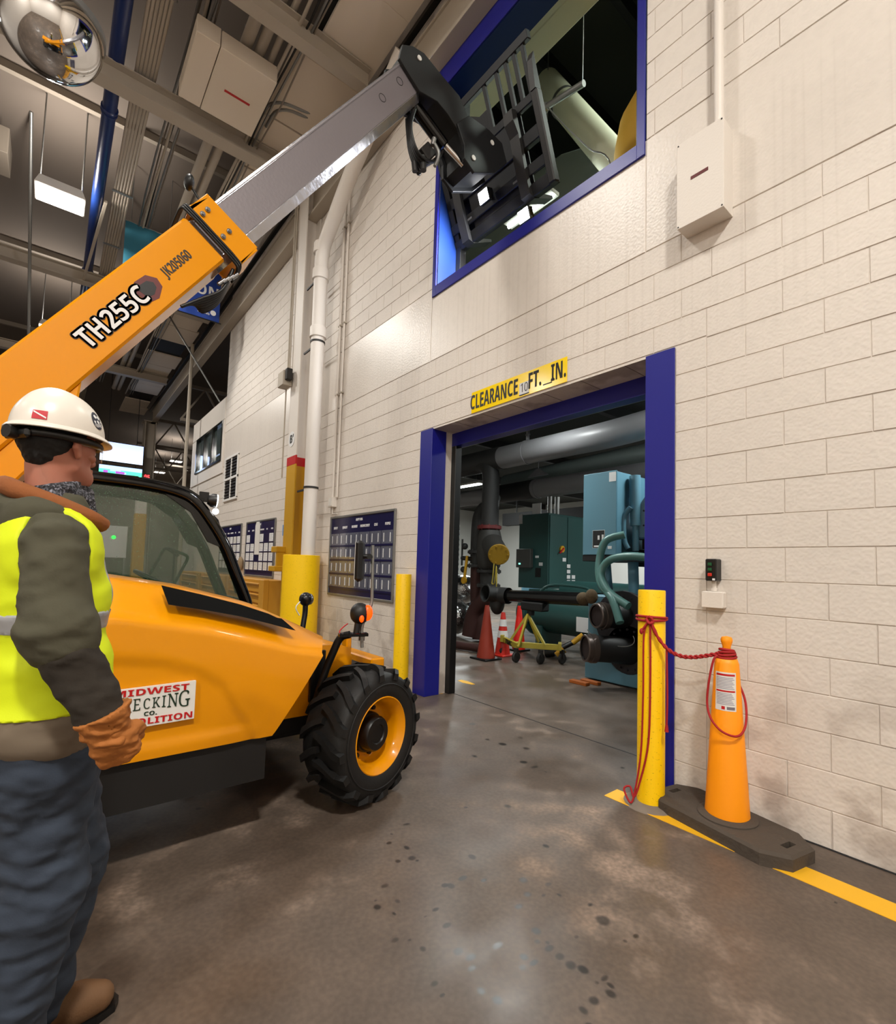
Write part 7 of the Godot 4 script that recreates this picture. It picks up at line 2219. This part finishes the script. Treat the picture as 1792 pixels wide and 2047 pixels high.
func chiller() -> void:
	# the teal machine at the right of the doorway
	var c := thing("teal_cabinet", "tall teal starter cabinet with a rating plate, on struts above the open pipes", "cabinet", Vector3(-3.95, 0, -2.6))
	put("body", mb().span(Vector3(-0.26, 1.7, -0.95), Vector3(0.26, 2.84, -0.02), 0.008), M.teal, c)
	put("door", mb().span(Vector3(-0.27, 1.69, -0.02), Vector3(0.265, 2.85, 0.0), 0.006), M.teal, c)
	put("rating_plate", mb().span(Vector3(-0.10, 1.79, 0.0), Vector3(0.085, 2.03, 0.004)), M.ink, c, "dark rating plate")
	put("plate_print", mb().span(Vector3(-0.105, 1.785, -0.001), Vector3(0.09, 2.035, 0.002)).span(Vector3(-0.02, 1.9, 0.003), Vector3(0.01, 1.96, 0.006)).span(Vector3(0.045, 1.88, 0.003), Vector3(0.075, 1.97, 0.006)).span(Vector3(-0.08, 1.8, 0.003), Vector3(0.07, 1.82, 0.006)), M.paper, c)
	put("sheet", mb().span(Vector3(0.15, 2.70, 0.0), Vector3(0.255, 2.83, 0.004)), M.paper, c, "white paper taped to the corner")
	put("sticker", mb().span(Vector3(0.14, 1.77, 0.0), Vector3(0.2, 1.81, 0.004)), M.paper, c)
	put("under_frame", mb().span(Vector3(-0.28, 1.60, -0.9), Vector3(0.5, 1.69, -0.01), 0.006), M.dark, c)
	put("strut", mb().cyl(Vector3(-0.02, 1.2, -0.25), Vector3(-0.07, 1.62, -0.3), 0.075, 0.055, 16), M.teal, c)
	put("strut", mb().cyl(Vector3(0.36, 1.1, -0.3), Vector3(0.34, 1.65, -0.3), 0.07, -1, 16), M.teal, c)
	put("side_conduit", mb().cyl(Vector3(0.38, 2.1, -0.3), Vector3(0.36, 2.8, -0.3), 0.075, -1, 16).cyl(Vector3(0.39, 1.75, -0.28), Vector3(0.38, 2.12, -0.3), 0.045, -1, 12).tube(smooth([Vector3(0.27, 2.75, -0.4), Vector3(0.31, 2.65, -0.35), Vector3(0.36, 2.5, -0.3)], 5), 0.018, 8).tube(smooth([Vector3(0.36, 2.35, -0.2), Vector3(0.27, 2.2, -0.18), Vector3(0.28, 1.9, -0.18), Vector3(0.33, 1.78, -0.2)], 6), 0.035, 10), M.teal, c)
	var m := thing("compressor_motor", "blue-teal rounded motor casing at the doorway's right edge above the pipes", "motor", Vector3(-3.15, 2.2, -2.9))
	put("casing", mb().ext(poly([[-0.5, -0.28], [-0.44, 0.12], [-0.30, 0.30], [-0.1, 0.36], [0.5, 0.36], [0.5, -0.28]]), Transform3D(Basis(), Vector3(0, 0, -0.6)), 0.6, 0.02), mat(Color(0.33, 0.47, 0.56), 0.45), m)
	put("upper_block", mb().span(Vector3(-0.28, 0.40, -1.0), Vector3(0.6, 0.80, -0.5), 0.02).cyl(Vector3(-0.1, 0.3, -0.4), Vector3(0.6, 0.3, -0.4), 0.12, -1, 16), M.teal, m)
	put("base", mb().span(Vector3(-0.36, -0.42, -0.7), Vector3(0.5, -0.28, -0.05), 0.01).span(Vector3(-0.5, -0.66, -0.9), Vector3(0.6, -0.42, -0.2), 0.01), M.dark, m)
	for q in [[-0.3, 0.1], [-0.3, -0.1], [0.1, 0.1]]:
		put("bolt", mb().cyl(Vector3(q[0], q[1], 0), Vector3(q[0], q[1], 0.015), 0.012, -1, 8), M.dark, m)
	# hoses
	var hs := ["teal flexible hose looping down from the motor to the water box, outer of two", "teal flexible hose curving from under the motor, inner of two"]
	var pts := [[Vector3(-3.5, 1.95, -2.5), Vector3(-3.72, 1.86, -2.4), Vector3(-3.78, 1.55, -2.35), Vector3(-3.68, 1.3, -2.25), Vector3(-3.42, 1.12, -2.1), Vector3(-3.25, 0.85, -2.0)], [Vector3(-2.9, 1.62, -2.3), Vector3(-3.3, 1.66, -2.3), Vector3(-3.6, 1.6, -2.3), Vector3(-3.68, 1.42, -2.25), Vector3(-3.5, 1.2, -2.15), Vector3(-3.2, 1.05, -2.1)]]
	for k in 2:
		whole("flexible_hose", mb().tube(smooth(pts[k], 8), 0.05, 14), mat(Color(0.28, 0.44, 0.42), 0.4), hs[k], "hose")
	# water box: teal end block, dark bolted plate, two open black pipes, feet
	var w := thing("water_box", "teal machine end with a dark round plate and two open black pipe stubs", "machine", Vector3(-3.6, 0, -2.4))
	put("block", mb().span(Vector3(-0.42, 0.16, -1.6), Vector3(1.3, 1.14, -0.05), 0.02).ext(poly([[-0.42, 0.02], [0.75, 0.02], [0.8, 0.16], [0.4, 0.3], [-0.42, 0.3]]), Transform3D(Basis(), Vector3(0, 0, -0.3)), 0.3, 0.01), M.teal, w)
	var dk := mat(Color(0.145, 0.135, 0.155), 0.55, 0.2)
	put("round_plate", flange(mb(), Vector3(0.14, 0.82, -0.02), Vector3(0, 0, 1), 0.40, 0.06, 16), dk, w, "dark round bolted plate")
	put("round_plate", flange(mb(), Vector3(0.22, 0.48, -0.02), Vector3(0, 0, 1), 0.31, 0.06, 16), dk, w, "dark round bolted plate")
	var pm := mat(Color(0.075, 0.07, 0.072), 0.55)
	var ends := [[Vector3(-0.0, 0.90, 0.36), Vector3(-0.38, 0, 0.92), 0.155], [Vector3(-0.06, 0.50, 0.50), Vector3(-0.55, 0.02, 0.83), 0.165]]
	for k in 2:
		var e: Vector3 = ends[k][0]
		var ax: Vector3 = (ends[k][1] as Vector3).normalized()
		var r: float = ends[k][2]
		var st := put("pipe_stub", mb().tube(bend([e, e - ax * 0.3, e - ax * 0.5 + Vector3(0.05, -0.05 * k, -0.2), e - ax * 0.5 + Vector3(0.08, -0.1 * k, -0.5)], 0.2), r, 26, false), pm, w, "open black pipe stub")
		put("bore", mb().tube([e - ax * 0.01, e - ax * 0.32], r - 0.022, 26).mesh(), mat(Color(0.12, 0.06, 0.05), 0.7), st)
		put("lip", mb().lathe([Vector2(r - 0.024, 0.012), Vector2(r - 0.004, 0.014), Vector2(r + 0.004, 0.004), Vector2(r + 0.004, -0.05), Vector2(r + 0.016, -0.055), Vector2(r + 0.016, -0.12), Vector2(r, -0.125)], e, ax, 28), mat(Color(0.34, 0.30, 0.28), 0.4, 0.6), st, "machined lip")
	put("wire_loop", mb().tube(range(17).map(func(i): return Vector3(0.13 + 0.34 * cos(PI + PI * i / 16.0 + 0.35), 0.70 + 0.15 * sin(PI + PI * i / 16.0), 0.28)), 0.006, 6), M.galv, w)
	put("rag", mb().sph(Vector3(-0.42, 1.08, 0.05), Vector3(0.10, 0.09, 0.08), 12, 8).sph(Vector3(-0.27, 1.12, 0.08), Vector3(0.09, 0.1, 0.07), 12, 8), mat(Color(0.30, 0.24, 0.15), 0.9, 0.0, lumpy, 1.0, 4.0), w, "brown rag tied to the corner")
	var bk := ["orange timber block under the teal machine end, front one", "orange timber block under the teal machine end, rear one"]
	for k in 2:
		var t := whole("timber_block", mb().box(Vector3(0, 0.02, 0), Vector3(0.26, 0.04, 0.09), 0.005), mat(Color(0.62, 0.32, 0.06), 0.6), bk[k], "timber block")
		t.position = Vector3(-3.86 + k * 0.06, 0.0, -2.06 - k * 0.16)

# ---------------------------------------------------------------- the room behind the upper opening
func build_upper_room() -> void:
	for i in upper_lamps.size():
		var p: Vector3 = upper_lamps[i]
		var o := thing("strip_lamp", ["strip lamp in the upper room beyond the lifting forks", "strip lamp farther back in the upper room", "strip lamp high above the yellow tank"][i], "lamp", p)
		put("housing", mb().box(Vector3(0, 0.02, 0), Vector3(0.95, 0.06, 0.2), 0.01), M.white, o)
		put("tube", mb().cyl(Vector3(-0.45, -0.03, 0), Vector3(0.45, -0.03, 0), 0.025, -1, 10), M.tube, o)
		put("hanger", mb().cyl(Vector3(-0.3, 0.05, 0), Vector3(-0.3, 9.8 - p.y, 0), 0.008, -1, 6).cyl(Vector3(0.3, 0.05, 0), Vector3(0.3, 9.8 - p.y, 0), 0.008, -1, 6), M.galv, o)
	var cream := mat(Color(0.80, 0.80, 0.70), 0.55)
	var d := thing("upper_duct", "thick cream lagged duct slanting down across the upper opening", "duct", Vector3(-3.9, 7.6, -1.9))
	put("run", mb().cyl(Vector3(-0.75, 1.3, -0.25), Vector3(0.75, -1.25, 0.05), 0.19, -1, 24), cream, d)
	put("joint_ring", mb().cyl(Vector3(-0.38, 0.66, -0.18), Vector3(-0.34, 0.6, -0.17), 0.2, -1, 24), M.galv, d)
	var t := thing("yellow_tank", "yellow domed tank at the right edge of the upper opening", "tank", Vector3(-2.55, 4.5, -1.75))
	put("shell", mb().lathe([Vector2(0.58, 0), Vector2(0.58, 1.75), Vector2(0.53, 2.05), Vector2(0.40, 2.3), Vector2(0.2, 2.44), Vector2(0, 2.48)], Vector3.ZERO, Vector3.UP, 32), mat(Color(0.80, 0.62, 0.20), 0.5), t)
	put("relief_cap", mb().sph(Vector3(-0.40, 2.36, 0.0), Vector3(0.09, 0.16, 0.09), 16, 10), M.galv, t, "silver relief cap")
	put("skirt", mb().cyl(Vector3(0, 0, 0), Vector3(0, 0.1, 0), 0.62, -1, 32), cream, t)
	var gm := mat(Color(0.44, 0.47, 0.44), 0.7)
	var u := thing("air_unit", "large grey-green air handling unit low behind the lifting forks", "machine", Vector3(-4.9, 4.5, -2.5))
	put("body", mb().span(Vector3(-2.4, 0, -1.6), Vector3(1.3, 2.6, 0), 0.03), gm, u)
	put("shoulder", mb().ext(poly([[-2.4, 2.6], [1.3, 2.6], [1.15, 2.9], [0.7, 3.35], [0.2, 3.55], [-1.2, 3.6], [-2.2, 3.4]]), Transform3D(Basis(), Vector3(0, 0, -1.5)), 1.45, 0.03), gm, u)
	put("seam", mb().span(Vector3(-2.4, 2.62, -0.02), Vector3(1.2, 2.7, 0.03)), M.dark, u)
	var pe := thing("capped_pipe", "short grey capped pipe beside the cream duct in the upper opening", "pipe", Vector3(-3.45, 7.0, -1.0))
	put("run", mb().cyl(Vector3(-0.26, 0.06, 0.0), Vector3(0.30, -0.07, 0.0), 0.035, -1, 14), M.galv, pe)
	put("cap", mb().sph(Vector3(-0.27, 0.06, 0.0), Vector3(0.06, 0.06, 0.06), 14, 10), M.galv, pe)
	put("support_wire", mb().cyl(Vector3(0.28, -0.06, 0), Vector3(0.28, 2.5, 0), 0.005, -1, 6), M.galv, pe)
	whole("hanging_cable", mb().tube(smooth([Vector3(-3.66, 7.02, -1.0), Vector3(-3.4, 6.6, -1.0), Vector3(-3.1, 6.15, -1.05), Vector3(-2.85, 5.8, -1.1), Vector3(-2.7, 4.5, -1.15)], 6), 0.008, 6), M.galv, "thin cable drooping from the capped pipe across the upper opening", "cable")
	whole("beige_beam", mb().span(Vector3(-7.0, 7.75, -1.0), Vector3(4.0, 8.0, -0.72), 0.01), cream, "cream beam along the top of the upper opening, just inside the wall", "beam")
	whole("rail", mb().cyl(Vector3(-7.0, 8.55, -1.25), Vector3(3.0, 8.45, -1.25), 0.03, -1, 10), M.galv, "thin pipe above the lifting forks deeper in the upper room", "pipe")
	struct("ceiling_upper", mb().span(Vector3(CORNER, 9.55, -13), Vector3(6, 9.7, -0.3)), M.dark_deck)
	for k in 5:
		whole("deck_rib", mb().span(Vector3(-6.0 + k * 1.2, 9.3, -12.9), Vector3(-5.9 + k * 1.2, 9.548, -0.35)), M.dark, ["first", "second", "third", "fourth", "fifth"][k] + " dark roof rib of the upper room counted from the left", "rib")
